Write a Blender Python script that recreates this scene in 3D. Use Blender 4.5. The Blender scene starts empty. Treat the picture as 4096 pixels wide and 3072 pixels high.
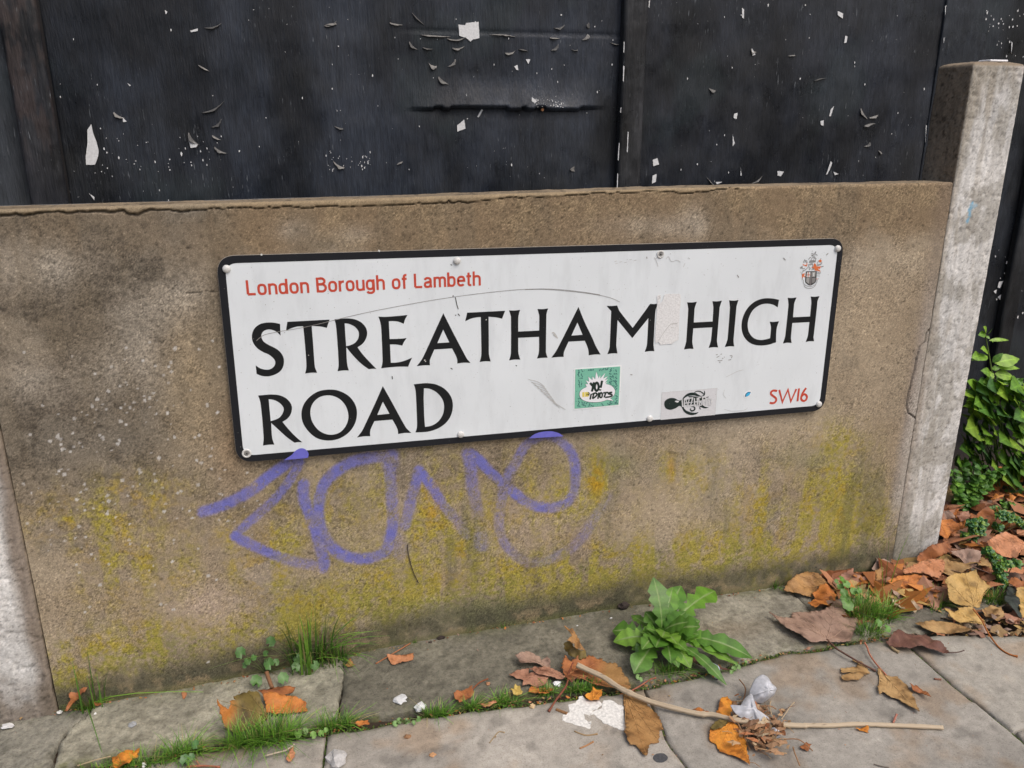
import bpy, bmesh, math, random
import numpy as np
from mathutils import Vector, Matrix
scn = bpy.context.scene
col = bpy.context.collection

# ------------------------------------------------------------------ camera
FPX = 3270.0                       # focal length in pixels of a 4096 px wide frame
PITCH, YAW, ROLL = 0.3146, 0.2471, 0.0017
CAM = np.array([0.0, -1.4536, 1.0434])
def _axes(a, b, c):
    f = np.array([math.sin(b)*math.cos(a), math.cos(b)*math.cos(a), -math.sin(a)])
    r = np.array([math.cos(b), -math.sin(b), 0.0]); u = np.cross(r, f)
    return r*math.cos(c)+u*math.sin(c), -r*math.sin(c)+u*math.cos(c), f
RT, UP, FW = _axes(PITCH, YAW, ROLL)
cd = bpy.data.cameras.new('camera'); cam = bpy.data.objects.new('camera', cd); col.objects.link(cam)
cd.sensor_width = 36.0; cd.sensor_fit = 'HORIZONTAL'; cd.lens = FPX/4096*36.0
cd.clip_start = 0.01; cd.clip_end = 500
cam.matrix_world = Matrix(((RT[0], UP[0], -FW[0], CAM[0]), (RT[1], UP[1], -FW[1], CAM[1]), (RT[2], UP[2], -FW[2], CAM[2]), (0, 0, 0, 1)))
scn.camera = cam
cd.dof.use_dof = True; cd.dof.focus_distance = 1.62; cd.dof.aperture_fstop = 9.0

# ------------------------------------------------------------------ world, sun, exposure
SUN_DIR = Vector((0.38, -0.62, 1.05)).normalized()       # towards the sun
elev = math.asin(SUN_DIR.z); azim = math.atan2(SUN_DIR.x, SUN_DIR.y)
w = bpy.data.worlds.new('World'); scn.world = w; w.use_nodes = True
nt = w.node_tree; nt.nodes.clear()
sky = nt.nodes.new('ShaderNodeTexSky'); sky.sky_type = 'NISHITA'; sky.sun_disc = False
sky.sun_elevation = elev; sky.sun_rotation = azim
sky.air_density = 1.0; sky.dust_density = 6.0; sky.ozone_density = 1.0
bg = nt.nodes.new('ShaderNodeBackground'); bg.inputs[1].default_value = 0.15
ow = nt.nodes.new('ShaderNodeOutputWorld')
nt.links.new(sky.outputs[0], bg.inputs[0]); nt.links.new(bg.outputs[0], ow.inputs[0])
sl = bpy.data.lights.new('sun', 'SUN'); sl.energy = 1.3; sl.angle = math.radians(40); sl.color = (1.0, 0.985, 0.96)
so = bpy.data.objects.new('sun', sl); col.objects.link(so)
so.rotation_euler = SUN_DIR.to_track_quat('Z', 'Y').to_euler()
scn.view_settings.view_transform = 'Standard'; scn.view_settings.look = 'None'
scn.view_settings.exposure = 0.0; scn.view_settings.gamma = 1.0; scn.view_settings.use_curve_mapping = False

# ------------------------------------------------------------------ measuring helpers
def ray(x, y): return FW + RT*((x-2048)/FPX) - UP*((y-1536)/FPX)
def project(P):
    d = np.asarray(P, float) - CAM
    k = d @ FW
    return 2048+FPX*(d @ RT)/k, 1536-FPX*(d @ UP)/k
def onplane(x, y, p0, n):
    d = ray(x, y); t = np.dot(np.asarray(p0)-CAM, n)/np.dot(d, n)
    return CAM+d*t
def on_y(x, y, Y=0.0): return onplane(x, y, (0, Y, 0), np.array((0, 1., 0)))
GX = [-6, -1.0, -0.52, -0.30, 0.07, 0.28, 0.6, 0.96, 1.31, 2.2, 8]
GZ = [-0.06, -0.04, -0.028, -0.022, 0.004, 0.012, 0.018, 0.012, 0.019, 0.02, 0.02]
def gz(x): return float(np.interp(x, GX, GZ))
def on_g(x, y, h=0.0):
    z = 0.0
    for _ in range(6):
        p = onplane(x, y, (0, 0, z+h), np.array((0, 0, 1.))); z = gz(p[0])
    return p
# pieces of the survey (origin and scale of each measured area)
REG = {'1': (0, 0, .6329), '2': (1300, 0, .6329), '3': (2700, 0, .6328), '4': (0, 1000, .6329), '5': (2700, 1000, .6328),
       'a': (0, 2022, .6329), 'b': (1300, 2022, .6329), 'c': (2400, 2200, .5257), 'd': (3000, 1900, .4955), 'e': (3500, 1900, .3617),
       'f': (2000, 2450, .3749), 'g': (3200, 2400, .40506), 'h': (0, 2700, .6329),
       'S1': (980, 1230, .22604), 'S2': (1400, 1200, .22604), 'S3': (1000, 1480, .22604), 'S4': (1400, 1480, .22604),
       'S5': (1820, 1170, .22604), 'S6': (2280, 1140, .22604), 'S7': (2700, 1120, .27125),
       'K1': (2270, 1440, .13565), 'K2': (2600, 1520, .31646), 'K3': (3150, 990, .10848), 'K4': (950, 1060, .45208),
       'G1': (780, 1700, .42202), 'G2': (1600, 1680, .42202), 'N5': (800, 900, .72333), 'N6': (2100, 900, .63291), 'P': (3650, 1200, .42195)}
def px(r, pts):
    ox, oy, s = REG[r]; return [(ox+x*s, oy+y*s) for x, y in pts]

# ------------------------------------------------------------------ noise on arrays
_T = {}
def vnoise(X, Y, seed):
    if seed not in _T: _T[seed] = np.random.RandomState(seed).rand(256, 256)
    T = _T[seed]
    xi = np.floor(X).astype(int); yi = np.floor(Y).astype(int); fx = X-xi; fy = Y-yi
    fx = fx*fx*(3-2*fx); fy = fy*fy*(3-2*fy)
    a = T[xi % 256, yi % 256]; b = T[(xi+1) % 256, yi % 256]; c = T[xi % 256, (yi+1) % 256]; d = T[(xi+1) % 256, (yi+1) % 256]
    return a*(1-fx)*(1-fy)+b*fx*(1-fy)+c*(1-fx)*fy+d*fx*fy
def fbm(X, Y, f, octv, seed, gain=0.55):
    s = 0; a = 1; t = 0
    X = np.asarray(X, float)+37.3; Y = np.asarray(Y, float)+11.7
    for k in range(octv):
        s = s+a*vnoise(X*f, Y*f, seed+k); t += a; a *= gain; f *= 2.03
    return s/t
def sstep(a, b, x): t = np.clip((x-a)/(b-a), 0, 1); return t*t*(3-2*t)
def blob(U, V, cx, cy, rx, ry, rot=0):
    dx = U-cx; dy = V-cy; c, s = math.cos(rot), math.sin(rot)
    return np.exp(-(((dx*c+dy*s)/rx)**2+((-dx*s+dy*c)/ry)**2))
def dseg(U, V, pts):
    best = np.full(np.shape(U), 1e9); tt = np.zeros(np.shape(U)); L = 0
    for (x0, y0), (x1, y1) in zip(pts[:-1], pts[1:]):
        dx, dy = x1-x0, y1-y0; l2 = dx*dx+dy*dy+1e-9
        t = np.clip(((U-x0)*dx+(V-y0)*dy)/l2, 0, 1)
        d = np.hypot(U-x0-t*dx, V-y0-t*dy); m = d < best
        best = np.where(m, d, best); tt = np.where(m, L+t*math.sqrt(l2), tt); L += math.sqrt(l2)
    return best, tt/max(L, 1e-9)

# ------------------------------------------------------------------ materials
def newmat(name):
    m = bpy.data.materials.new(name); m.use_nodes = True
    n = m.node_tree; b = n.nodes['Principled BSDF']; return m, n, b
def node(n, t, **k):
    o = n.nodes.new(t)
    for a, v in k.items():
        if a.startswith('i_'):
            o.inputs[int(a[2:])].default_value = v
        else: setattr(o, a, v)
    return o
def ramp(n, src, stops):
    r = n.nodes.new('ShaderNodeValToRGB'); e = r.color_ramp.elements
    e[0].position, e[0].color = stops[0][0], tuple(stops[0][1])+(1,)
    e[1].position, e[1].color = stops[-1][0], tuple(stops[-1][1])+(1,)
    for p, c in stops[1:-1]:
        q = e.new(p); q.color = tuple(c)+(1,)
    n.links.new(src, r.inputs[0]); return r.outputs[0]
def mix(n, a, b, fac, mode='MIX'):
    m = n.nodes.new('ShaderNodeMix'); m.data_type = 'RGBA'; m.blend_type = mode
    for sock, v in ((m.inputs[0], fac), (m.inputs[6], a), (m.inputs[7], b)):
        if hasattr(v, 'is_linked') or hasattr(v, 'links'): n.links.new(v, sock)
        else: sock.default_value = v if not isinstance(v, tuple) else (tuple(v)+(1,))[:4]
    return m.outputs[2]
def coords(n, scale=(1, 1, 1)):
    tc = n.nodes.new('ShaderNodeTexCoord'); mp = n.nodes.new('ShaderNodeMapping'); mp.inputs['Scale'].default_value = scale
    n.links.new(tc.outputs['Object'], mp.inputs[0]); return mp.outputs[0]
def noise(n, vec, scale, detail=4, rough=0.55):
    o = n.nodes.new('ShaderNodeTexNoise'); o.inputs['Scale'].default_value = scale; o.inputs['Detail'].default_value = detail
    o.inputs['Roughness'].default_value = rough; n.links.new(vec, o.inputs['Vector']); return o.outputs['Fac']
def bump(n, b, h, strength=0.5, dist=0.001):
    o = n.nodes.new('ShaderNodeBump'); o.inputs['Strength'].default_value = strength; o.inputs['Distance'].default_value = dist
    n.links.new(h, o.inputs['Height']); n.links.new(o.outputs[0], b.inputs['Normal'])
def simple(name, c, rough=0.6, var=0.0, scale=60, spec=0.5, metal=0, bmp=0):
    m, n, b = newmat(name)
    b.inputs['Roughness'].default_value = rough; b.inputs['Specular IOR Level'].default_value = spec; b.inputs['Metallic'].default_value = metal
    if var:
        v = coords(n); f = noise(n, v, scale, 5)
        c2 = ramp(n, f, [(0.3, [x*(1-var) for x in c]), (0.7, [min(1, x*(1+var)) for x in c])])
        n.links.new(c2, b.inputs['Base Color'])
        if bmp: bump(n, b, f, bmp, 0.001)
    else: b.inputs['Base Color'].default_value = (*c, 1)
    return m
def attrmat(name, rough=0.85, fine=500, famt=0.35, bscale=450, bstr=0.5, bdist=0.001, spec=0.3, pits=0.0, transl=0.0):
    """surface whose own colour is stored per vertex, with fine grain on top"""
    m, n, b = newmat(name); b.inputs['Roughness'].default_value = rough; b.inputs['Specular IOR Level'].default_value = spec
    a = n.nodes.new('ShaderNodeAttribute'); a.attribute_name = 'col'
    v = coords(n); f = noise(n, v, fine, 3, 0.7)
    g = ramp(n, f, [(0.25, [1-famt]*3), (0.5, [1, 1, 1]), (0.78, [1+famt*.8]*3)])
    c = mix(n, a.outputs['Color'], g, 1.0, 'MULTIPLY')
    n.links.new(c, b.inputs['Base Color'])
    f2 = noise(n, v, bscale, 4, 0.6); bump(n, b, f2, bstr, bdist)
    if transl:
        b.inputs['Transmission Weight'].default_value = 0
        tr = n.nodes.new('ShaderNodeBsdfTranslucent'); n.links.new(c, tr.inputs[0])
        ms = n.nodes.new('ShaderNodeMixShader'); ms.inputs[0].default_value = transl
        out = n.nodes['Material Output']
        n.links.new(b.outputs[0], ms.inputs[1]); n.links.new(tr.outputs[0], ms.inputs[2]); n.links.new(ms.outputs[0], out.inputs[0])
    return m
def srgb(r, g, b):
    def f(c):
        c /= 255.0
        return c/12.92 if c <= .04045 else ((c+.055)/1.055)**2.4
    return (f(r), f(g), f(b))
MAT = {}
MAT['concrete'] = attrmat('weathered_concrete', 0.9, 620, 0.42, 420, 0.7, 0.0014)
MAT['postconcrete'] = attrmat('cast_concrete', 0.9, 420, 0.22, 300, 0.6, 0.0015)
def stonemat(name, lo, hi, f1, f2, bs, bd):
    m, n, b = newmat(name); b.inputs['Roughness'].default_value = .88; b.inputs['Specular IOR Level'].default_value = .25
    a = node(n, 'ShaderNodeAttribute', attribute_name='col'); v = coords(n); g1 = noise(n, v, f1, 5, .65); g2 = noise(n, v, f2, 2, .6)
    c = mix(n, a.outputs['Color'], ramp(n, g1, [(.28, [lo]*3), (.5, (1, 1, 1)), (.74, [hi]*3)]), 1.0, 'MULTIPLY')
    c = mix(n, c, ramp(n, g2, [(.30, (.62, .60, .57)), (.45, (1, 1, 1)), (.62, (1, 1, 1)), (.78, (1.5, 1.48, 1.42))]), .8, 'MULTIPLY')
    n.links.new(c, b.inputs['Base Color'])
    h = n.nodes.new('ShaderNodeMath'); h.operation = 'ADD'; n.links.new(g1, h.inputs[0]); n.links.new(g2, h.inputs[1]); bump(n, b, h.outputs[0], bs, bd); return m
MAT['slab'] = stonemat('paving_concrete', .80, 1.18, 70, 420, .45, .001)
MAT['kerb'] = stonemat('rough_kerb_concrete', .62, 1.40, 85, 300, .8, .0025)
MAT['leaf'] = attrmat('dead_leaf', 0.6, 260, 0.22, 160, 0.5, 0.001, 0.35, transl=0.15)
MAT['green'] = attrmat('living_leaf', 0.42, 200, 0.18, 180, 0.4, 0.001, 0.5, transl=0.28)

# ------------------------------------------------------------------ object helpers
def tag(o, label=None, cat=None, group=None, kind=None):
    if label: o['label'] = label
    if cat: o['category'] = cat
    if group: o['group'] = group
    if kind: o['kind'] = kind
    return o
def empty(name, loc=(0, 0, 0)):
    o = bpy.data.objects.new(name, None); o.empty_display_size = 0.02; col.objects.link(o); o.location = loc; return o
def link(name, me, mat, parent=None, smooth=False):
    o = bpy.data.objects.new(name, me); col.objects.link(o)
    if mat is not None and not me.materials: me.materials.append(mat)
    if smooth: me.shade_smooth()
    if parent is not None:
        o.parent = parent; w0 = Vector(parent.location); q = parent.parent
        while q is not None: w0 = w0+q.location; q = q.parent
        o.location = -w0
    return o
def mesh(name, V, F, mat, parent=None, colr=None, smooth=False):
    me = bpy.data.meshes.new(name)
    V = np.asarray(V, dtype=np.float32)
    if isinstance(F, np.ndarray):
        nf, k = F.shape
        me.vertices.add(len(V)); me.vertices.foreach_set('co', V.ravel())
        me.loops.add(nf*k); me.loops.foreach_set('vertex_index', F.astype(np.int32).ravel())
        me.polygons.add(nf); me.polygons.foreach_set('loop_start', np.arange(0, nf*k, k, dtype=np.int32))
        me.update(calc_edges=True)
    else:
        me.from_pydata([tuple(map(float, v)) for v in V], [], [tuple(int(i) for i in f) for f in F]); me.update()
    if colr is not None:
        c = np.ones((len(V), 4), np.float32); c[:, :3] = np.clip(np.asarray(colr), 0, 1)
        a = me.color_attributes.new('col', 'FLOAT_COLOR', 'POINT'); a.data.foreach_set('color', c.ravel())
    return link(name, me, mat, parent, smooth)
def solid(o, t, off=-1):
    m = o.modifiers.new('thick', 'SOLIDIFY'); m.thickness = t; m.offset = off; return o
def gridfaces(nu, nv):
    i = np.arange(nu*nv).reshape(nv, nu)
    return np.stack([i[:-1, :-1].ravel(), i[:-1, 1:].ravel(), i[1:, 1:].ravel(), i[1:, :-1].ravel()], 1)
def box_vf(x0, x1, y0, y1, z0, z1):
    V = [(x0, y0, z0), (x1, y0, z0), (x1, y1, z0), (x0, y1, z0), (x0, y0, z1), (x1, y0, z1), (x1, y1, z1), (x0, y1, z1)]
    return V, [(0, 3, 2, 1), (4, 5, 6, 7), (0, 1, 5, 4), (1, 2, 6, 5), (2, 3, 7, 6), (3, 0, 4, 7)]
def bevelled(name, V, F, mat, parent, w=0.003, seg=2, colr=None):
    o = mesh(name, V, F, mat, parent, colr); m = o.modifiers.new('bevel', 'BEVEL'); m.width = w; m.segments = seg; return o
def tube_vf(pts, rad, ns=8):
    pts = [np.asarray(p, float) for p in pts]; V = []; F = []
    n = len(pts); rad = rad if hasattr(rad, '__len__') else [rad]*n
    up = np.array((0.13, 0.2, 1.0))
    for i, p in enumerate(pts):
        t = pts[min(i+1, n-1)]-pts[max(i-1, 0)]; t = t/(np.linalg.norm(t)+1e-9)
        a = np.cross(t, up); a /= np.linalg.norm(a)+1e-9; b = np.cross(a, t)
        for k in range(ns):
            q = 2*math.pi*k/ns; V.append(p+(a*math.cos(q)+b*math.sin(q))*rad[i])
    for i in range(n-1):
        for k in range(ns):
            F.append((i*ns+k, i*ns+(k+1) % ns, (i+1)*ns+(k+1) % ns, (i+1)*ns+k))
    F.append(tuple(range(ns))[::-1]); F.append(tuple(range((n-1)*ns, n*ns)))
    return V, F
class MB:
    def __init__(s): s.V = []; s.F = []; s.C = []
    def add(s, V, F, c=(1, 1, 1)):
        k = len(s.V); s.V += [tuple(v) for v in V]; s.F += [tuple(i+k for i in f) for f in F]
        s.C += [tuple(c)]*len(V) if not hasattr(c[0], '__len__') else [tuple(q) for q in c]
    def build(s, name, mat, parent=None, smooth=False): return mesh(name, s.V, s.F, mat, parent, s.C, smooth)
def catmull(pts, n=6, closed=False):
    pts = [np.asarray(p, float) for p in pts]; N = len(pts); out = []
    rng = range(N if closed else N-1)
    for i in rng:
        if closed: p0, p1, p2, p3 = pts[i-1], pts[i], pts[(i+1) % N], pts[(i+2) % N]
        else: p0, p1, p2, p3 = pts[max(i-1, 0)], pts[i], pts[i+1], pts[min(i+2, N-1)]
        for k in range(n):
            t = k/n; out.append(.5*((2*p1)+(-p0+p2)*t+(2*p0-5*p1+4*p2-p3)*t*t+(-p0+3*p1-3*p2+p3)*t**3))
    if not closed: out.append(pts[-1])
    return out
def outline(spec, n=6):
    """spec: list of corner points and, between them, lists of soft points: 'c' items are (x,y), soft ones are (x,y,1)"""
    N = len(spec); start = next((i for i, p in enumerate(spec) if len(p) == 2), None)
    if start is None: return catmull([p[:2] for p in spec], n, True)
    sp = spec[start:]+spec[:start]; sp = sp+[sp[0]]; out = []; run = [sp[0][:2]]
    for p in sp[1:]:
        run.append(p[:2])
        if len(p) == 2:
            seg = catmull(run, n) if len(run) > 2 else [np.array(run[0], float), np.array(run[1], float)]
            out += seg[:-1]; run = [p[:2]]
    return out
def fill_mesh(loops, thick, place):
    """loops of 2-D points, filled with holes and given thickness; place(u, v, w) -> world"""
    cu = bpy.data.curves.new('tmp', 'CURVE'); cu.dimensions = '2D'; cu.fill_mode = 'BOTH'; cu.extrude = thick/2
    for lp in loops:
        s = cu.splines.new('POLY'); s.points.add(len(lp)-1)
        for i, p in enumerate(lp): s.points[i].co = (p[0], p[1], 0, 1)
        s.use_cyclic_u = True
    o = bpy.data.objects.new('tmp', cu); col.objects.link(o)
    me = bpy.data.meshes.new_from_object(o); bpy.data.objects.remove(o); bpy.data.curves.remove(cu)
    for v in me.vertices: v.co = place(*v.co)
    me.materials.clear(); me.update(); return me
# ================================================================== SETTING: ground and paving
XJL, XJR, XPE = -0.519, 1.3044, 1.4279          # panel joints and right edge of the right post
FY = 0.40                                       # face of the timber fence
def soil():
    nx, ny = 140, 70
    xs = np.concatenate([[-30, -12, -5, -2], np.linspace(-1, 2.8, nx), [4, 8, 16, 30]]); ys = np.concatenate([[-30, -12, -4, -1.2], np.linspace(-0.7, 0.6, ny), [1.5, 4, 12, 30]])
    X, Y = np.meshgrid(xs, ys); Z = np.interp(X, GX, GZ)-0.016+0.008*(fbm(X, Y, 30, 4, 5)-.5)
    Z = Z+0.02*sstep(0.1, 0.35, Y)*sstep(1.3, 1.5, X)
    C = np.stack([Z*0+.045, Z*0+.032, Z*0+.022], -1)*(0.6+0.8*fbm(X, Y, 60, 3, 8))[..., None]
    o = mesh('ground', np.stack([X, Y, Z], -1).reshape(-1, 3), gridfaces(len(xs), len(ys)), MAT['slab'], None, C.reshape(-1, 3), True)
    tag(o, kind='structure')
soil()
pavement = tag(empty('pavement'), kind='structure')
def wobble(pts, amp, step=0.006, f=60, seed=1):
    out = []
    for i in range(len(pts)):
        a = np.array(pts[i][:2], float); b = np.array(pts[(i+1) % len(pts)][:2], float); L = np.linalg.norm(b-a); n = max(1, int(L/step))
        t = (b-a)/(L+1e-9); nn = np.array((-t[1], t[0]))
        for k in range(n):
            p = a+(b-a)*k/n
            d = (fbm(p[0:1], p[1:2], f, 3, seed)[0]-.5)*2*amp
            out.append(p+nn*d)
    return out
def slab(name, pts, colf, top=0.0, amp=0.0015, rough=0.0006, parent=pavement, bev=0.004, seed=1, depth=0.045, cell=0.008, tilt=(0, 0)):
    """a stone whose top is a dense sheet clipped to the outline, with worn edges"""
    P = wobble(pts, amp, seed=seed); bm = bmesh.new()
    vs = [bm.verts.new((p[0], p[1], 0)) for p in P]; bm.faces.new(vs)
    x0 = max(min(p[0] for p in P), -0.9); x1 = min(max(p[0] for p in P), 2.6); y0 = max(min(p[1] for p in P), -0.75); y1 = max(p[1] for p in P)
    for k in range(1, int((x1-x0)/cell)+1):
        bmesh.ops.bisect_plane(bm, geom=bm.verts[:]+bm.edges[:]+bm.faces[:], plane_co=(x0+k*cell, 0, 0), plane_no=(1, 0, 0))
    for k in range(1, int((y1-y0)/cell)+1):
        bmesh.ops.bisect_plane(bm, geom=bm.verts[:]+bm.edges[:]+bm.faces[:], plane_co=(0, y0+k*cell, 0), plane_no=(0, 1, 0))
    bound = [e for e in bm.edges if e.is_boundary]
    bm.verts.ensure_lookup_table(); bset = set(v for e in bound for v in e.verts)
    ex = bmesh.ops.extrude_edge_only(bm, edges=bound)
    for v in ex['geom']:
        if isinstance(v, bmesh.types.BMVert): v.co.z = -depth
    for v in bset: v.co.z = -bev
    me = bpy.data.meshes.new(name); bm.normal_update(); bm.to_mesh(me); bm.free()
    N = len(me.vertices); co = np.empty(N*3, np.float32); me.vertices.foreach_get('co', co); co = co.reshape(-1, 3).astype(float)
    X, Y = co[:, 0], co[:, 1]
    co[:, 2] += np.interp(X, GX, GZ)+top+rough*2*(fbm(X, Y, 70, 4, seed+9)-.5)+tilt[0]*(X-X.mean())+tilt[1]*(Y-Y.mean())
    me.vertices.foreach_set('co', co.astype(np.float32).ravel())
    c = np.ones((N, 4), np.float32); c[:, :3] = np.clip(colf(X, Y, co[:, 2]), 0, 1)
    a = me.color_attributes.new('col', 'FLOAT_COLOR', 'POINT'); a.data.foreach_set('color', c.ravel())
    if sum(p.normal.z for p in me.polygons) < 0: me.flip_normals()
    me.update(); me.shade_smooth()
    return link(name, me, MAT['kerb' if name == 'kerb_stone' else 'slab'], parent)
def G2(r, pts, h=0): return [tuple(on_g(x, y, h)[:2]) for x, y in px(r, pts)]
def Gp(pts, h=0): return [tuple(on_g(x, y, h)[:2]) for x, y in pts]
# lines surveyed along the foot of the wall
foot = Gp([(60, 2835), (426, 2790), (728, 2759), (1490, 2595), (1882, 2528), (2458, 2433), (3047, 2363), (3570, 2267)])
stripfront = Gp([(180, 3070), (330, 3050), (741, 2975), (1037, 2925), (1345, 2878), (1509, 2865), (1680, 2835), (1933, 2795), (2123, 2775), (2260, 2760), (2420, 2745), (2600, 2728), (2742, 2700), (2978, 2643), (3136, 2602), (3299, 2588), (3347, 2568), (3545, 2545), (3760, 2515)])
slabback = Gp([(426, 3085), (741, 3018), (1037, 2972), (1290, 2940), (1509, 2912), (1680, 2876), (1933, 2842), (2123, 2822), (2260, 2804), (2450, 2780), (2610, 2750), (2742, 2720), (2978, 2660), (3136, 2617), (3299, 2602), (3347, 2582), (3545, 2560), (3760, 2540), (4091, 2545)])
def interp_line(line, x): return float(np.interp(x, [p[0] for p in line], [p[1] for p in line]))
def stripcol(base, dark, green=0.5):
    def f(X, Y, Z):
        n = fbm(X, Y, 18, 5, 21); n2 = fbm(X, Y, 120, 4, 33)
        c = np.array(base)[None]*(0.55+0.9*n)[:, None]
        n2 = fbm(X, Y, 45, 3, 33); c = c*(1-0.5*sstep(.56, .72, n2)[:, None])+np.array(dark)[None]*(0.5*sstep(.56, .72, n2))[:, None]
        yb = np.interp(X, [p[0] for p in foot], [p[1] for p in foot]); g = green*np.exp(-np.abs(Y-yb)/0.018)*sstep(.3, .6, fbm(X, Y, 40, 3, 55))
        yf = np.interp(X, [p[0] for p in stripfront], [p[1] for p in stripfront]); g = np.maximum(g, 0.7*np.exp(-np.abs(Y-yf)/0.010)*sstep(.35, .65, fbm(X, Y, 50, 3, 56)))
        return c*(1-g)[:, None]+np.array((.10, .105, .03))[None]*g[:, None]
    return f
def seg(line, xa, xb):
    xs = [p for p in line if xa < p[0] < xb]; return [(xa, interp_line(line, xa))]+xs+[(xb, interp_line(line, xb))]
crk = Gp([(345, 2862), (310, 2882), (262, 2920), (228, 2985), (205, 3072), (180, 3160)])
cut1 = Gp([(1383, 2690), (1368, 2760), (1352, 2868)])
back = 0.05
xc = cut1[0][0]
# small broken piece at the left end, pale block, darker block, and the long piece behind the dandelion
pA = [(-1.4, .05)]+[(crk[0][0]-.004, .05)]+[(x-.004, y) for x, y in crk]+[(-1.4, crk[-1][1])]
slab('kerb_stone', pA, stripcol((.21, .20, .165), (.09, .085, .065)), top=-0.004, amp=.004, rough=.003, seed=3, bev=.006)
pB = [(crk[0][0]+.002, .05), (xc-.003, .05), (cut1[0][0]-.003, cut1[0][1]), (cut1[1][0]-.003, cut1[1][1])]+[(cut1[2][0]-.003, cut1[2][1])]
pB += [p for p in stripfront if crk[-2][0]+.01 < p[0] < cut1[2][0]-.01][::-1]+[(crk[-2][0]+.004, crk[-2][1])]+[(x+.002, y) for x, y in crk[:-2]][::-1]
slab('kerb_stone', pB, stripcol((.30, .285, .225), (.13, .12, .09)), top=0.001, amp=.004, rough=.0035, seed=5, bev=.006)
xm = 1.02
pC = [(cut1[0][0]+.001, .05), (xm, .05), (xm, interp_line(stripfront, xm))]+[p for p in stripfront if cut1[2][0]+.01 < p[0] < xm-.01][::-1]+[(cut1[2][0]+.001, cut1[2][1]), (cut1[1][0]+.001, cut1[1][1])]
def darkstrip(X, Y, Z):
    c = stripcol((.165, .155, .122), (.08, .076, .058))(X, Y, Z); w_ = sstep(.55, .8, X)[:, None]
    c2 = stripcol((.25, .235, .19), (.12, .11, .085))(X, Y, Z)
    rust = blob(X, Y, 0.80, -0.13, .09, .03)[:, None]
    return (c*(1-w_)+c2*w_)*(1-.35*rust)+np.array((.16, .10, .05))[None]*.35*rust
slab('kerb_stone', pC, darkstrip, top=0.0, amp=.002, rough=.002, seed=7)
pD = [(xm+.004, .05), (1.5, .05), (1.5, -.10), (1.42, interp_line(stripfront, 1.40)+.02)]+[p for p in stripfront if xm+.01 < p[0] < 1.38][::-1]+[(xm+.004, interp_line(stripfront, xm+.004))]
slab('kerb_stone', pD, stripcol((.22, .205, .165), (.11, .10, .08)), top=-.001, amp=.002, rough=.002, seed=8)
def slabcol(base, seed):
    def f(X, Y, Z):
        n = fbm(X, Y, 9, 5, seed); n2 = fbm(X, Y, 50, 3, seed+2)
        c = (np.array(base)*np.array((.99, .96, .915)))[None]*(0.66+0.68*n)[:, None]*(0.86+.28*n2)[:, None]
        br = 0.65*sstep(.50, .72, fbm(X, Y, 14, 4, seed+5))[:, None]; c = c*(1-br)+c*np.array((.92, .74, .58))[None]*br
        dk = .55*sstep(.64, .78, fbm(X, Y, 26, 3, seed+6))[:, None]; c = c*(1-dk*.5)
        yf = np.interp(X, [p[0] for p in slabback], [p[1] for p in slabback]); g = 0.45*np.exp(-np.abs(Y-yf)/0.012)
        return c*(1-g)[:, None]+np.array((.085, .085, .04))[None]*g[:, None]
    return f
J1 = Gp([(1308, 2945), (1300, 3000), (1291, 3072), (1270, 3300)])
J2 = Gp([(2580, 2762), (2652, 2915), (2667, 2963), (2750, 3072), (2900, 3270)])
J3 = Gp([(3610, 2562), (3650, 2594), (3808, 2736), (4050, 2926), (4096, 2968), (4350, 3170)])
def far(line, y): (x0, y0), (x1, y1) = line[-2], line[-1]; t = (y-y0)/(y1-y0); return (x0+(x1-x0)*t, y)
YF = -1.6
sq = 0.0022
def between(L, R, base, seed, **k):
    xa = L[0][0] if L else -2.2; xb = R[0][0] if R else 3.2
    bk = [p for p in slabback if xa+.012 < p[0] < xb-.012]
    if not R: bk = bk+[(2.4, slabback[-1][1]), (3.2, slabback[-1][1])]
    pts = ([(xa+sq, interp_line(slabback, xa))] if L else [(-2.2, slabback[0][1]-.02)])+bk+([(xb-sq, interp_line(slabback, xb))] if R else [])
    pts += [(x-sq, y) for x, y in R[1:]]+[(far(R, YF)[0]-sq, YF)] if R else [(3.2, YF)]
    pts += [(far(L, YF)[0]+sq, YF)]+[(x+sq, y) for x, y in L[1:][::-1]] if L else [(-2.2, YF)]
    return slab('paving_slab', pts, slabcol(base, seed), seed=seed, amp=.0011, rough=.0007, bev=.003, **k)
between([], J1, (.30, .285, .26), 60, top=-.001)
between(J1, J2, (.335, .32, .295), 70, top=.001)
between(J2, J3, (.30, .29, .27), 80, top=.0)
# two slabs beyond the last joint, split by the cross joint that runs to the right
J4 = Gp([(4058, 2924), (4096, 2912), (4300, 2848)])
e = (J4[-1][1]-J4[0][1])/(J4[-1][0]-J4[0][0]); r_end = (3.2, J4[-1][1]+e*(3.2-J4[-1][0]))
bk = [p for p in slabback if p[0] > J3[0][0]+.012]+[(2.4, slabback[-1][1]), (3.2, slabback[-1][1])]
up = [(J3[0][0]+sq, interp_line(slabback, J3[0][0]))]+bk+[(3.2, r_end[1]+sq)]+[(x, y+sq) for x, y in J4[::-1]]+[(x+sq, y) for x, y in J3[1:3][::-1]]
slab('paving_slab', up, slabcol((.32, .31, .285), 90), seed=90, amp=.0011, bev=.003, top=.001)
lo = [(J4[0][0]+.003, J4[0][1]-sq)]+[(x, y-sq) for x, y in J4[1:]]+[(3.2, r_end[1]-sq), (3.2, YF), (far(J3, YF)[0]+sq, YF)]+[(x+sq, y) for x, y in J3[4:][::-1]]
slab('paving_slab', lo, slabcol((.31, .295, .27), 95), seed=95, amp=.0011, bev=.003, top=-.001)

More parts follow.
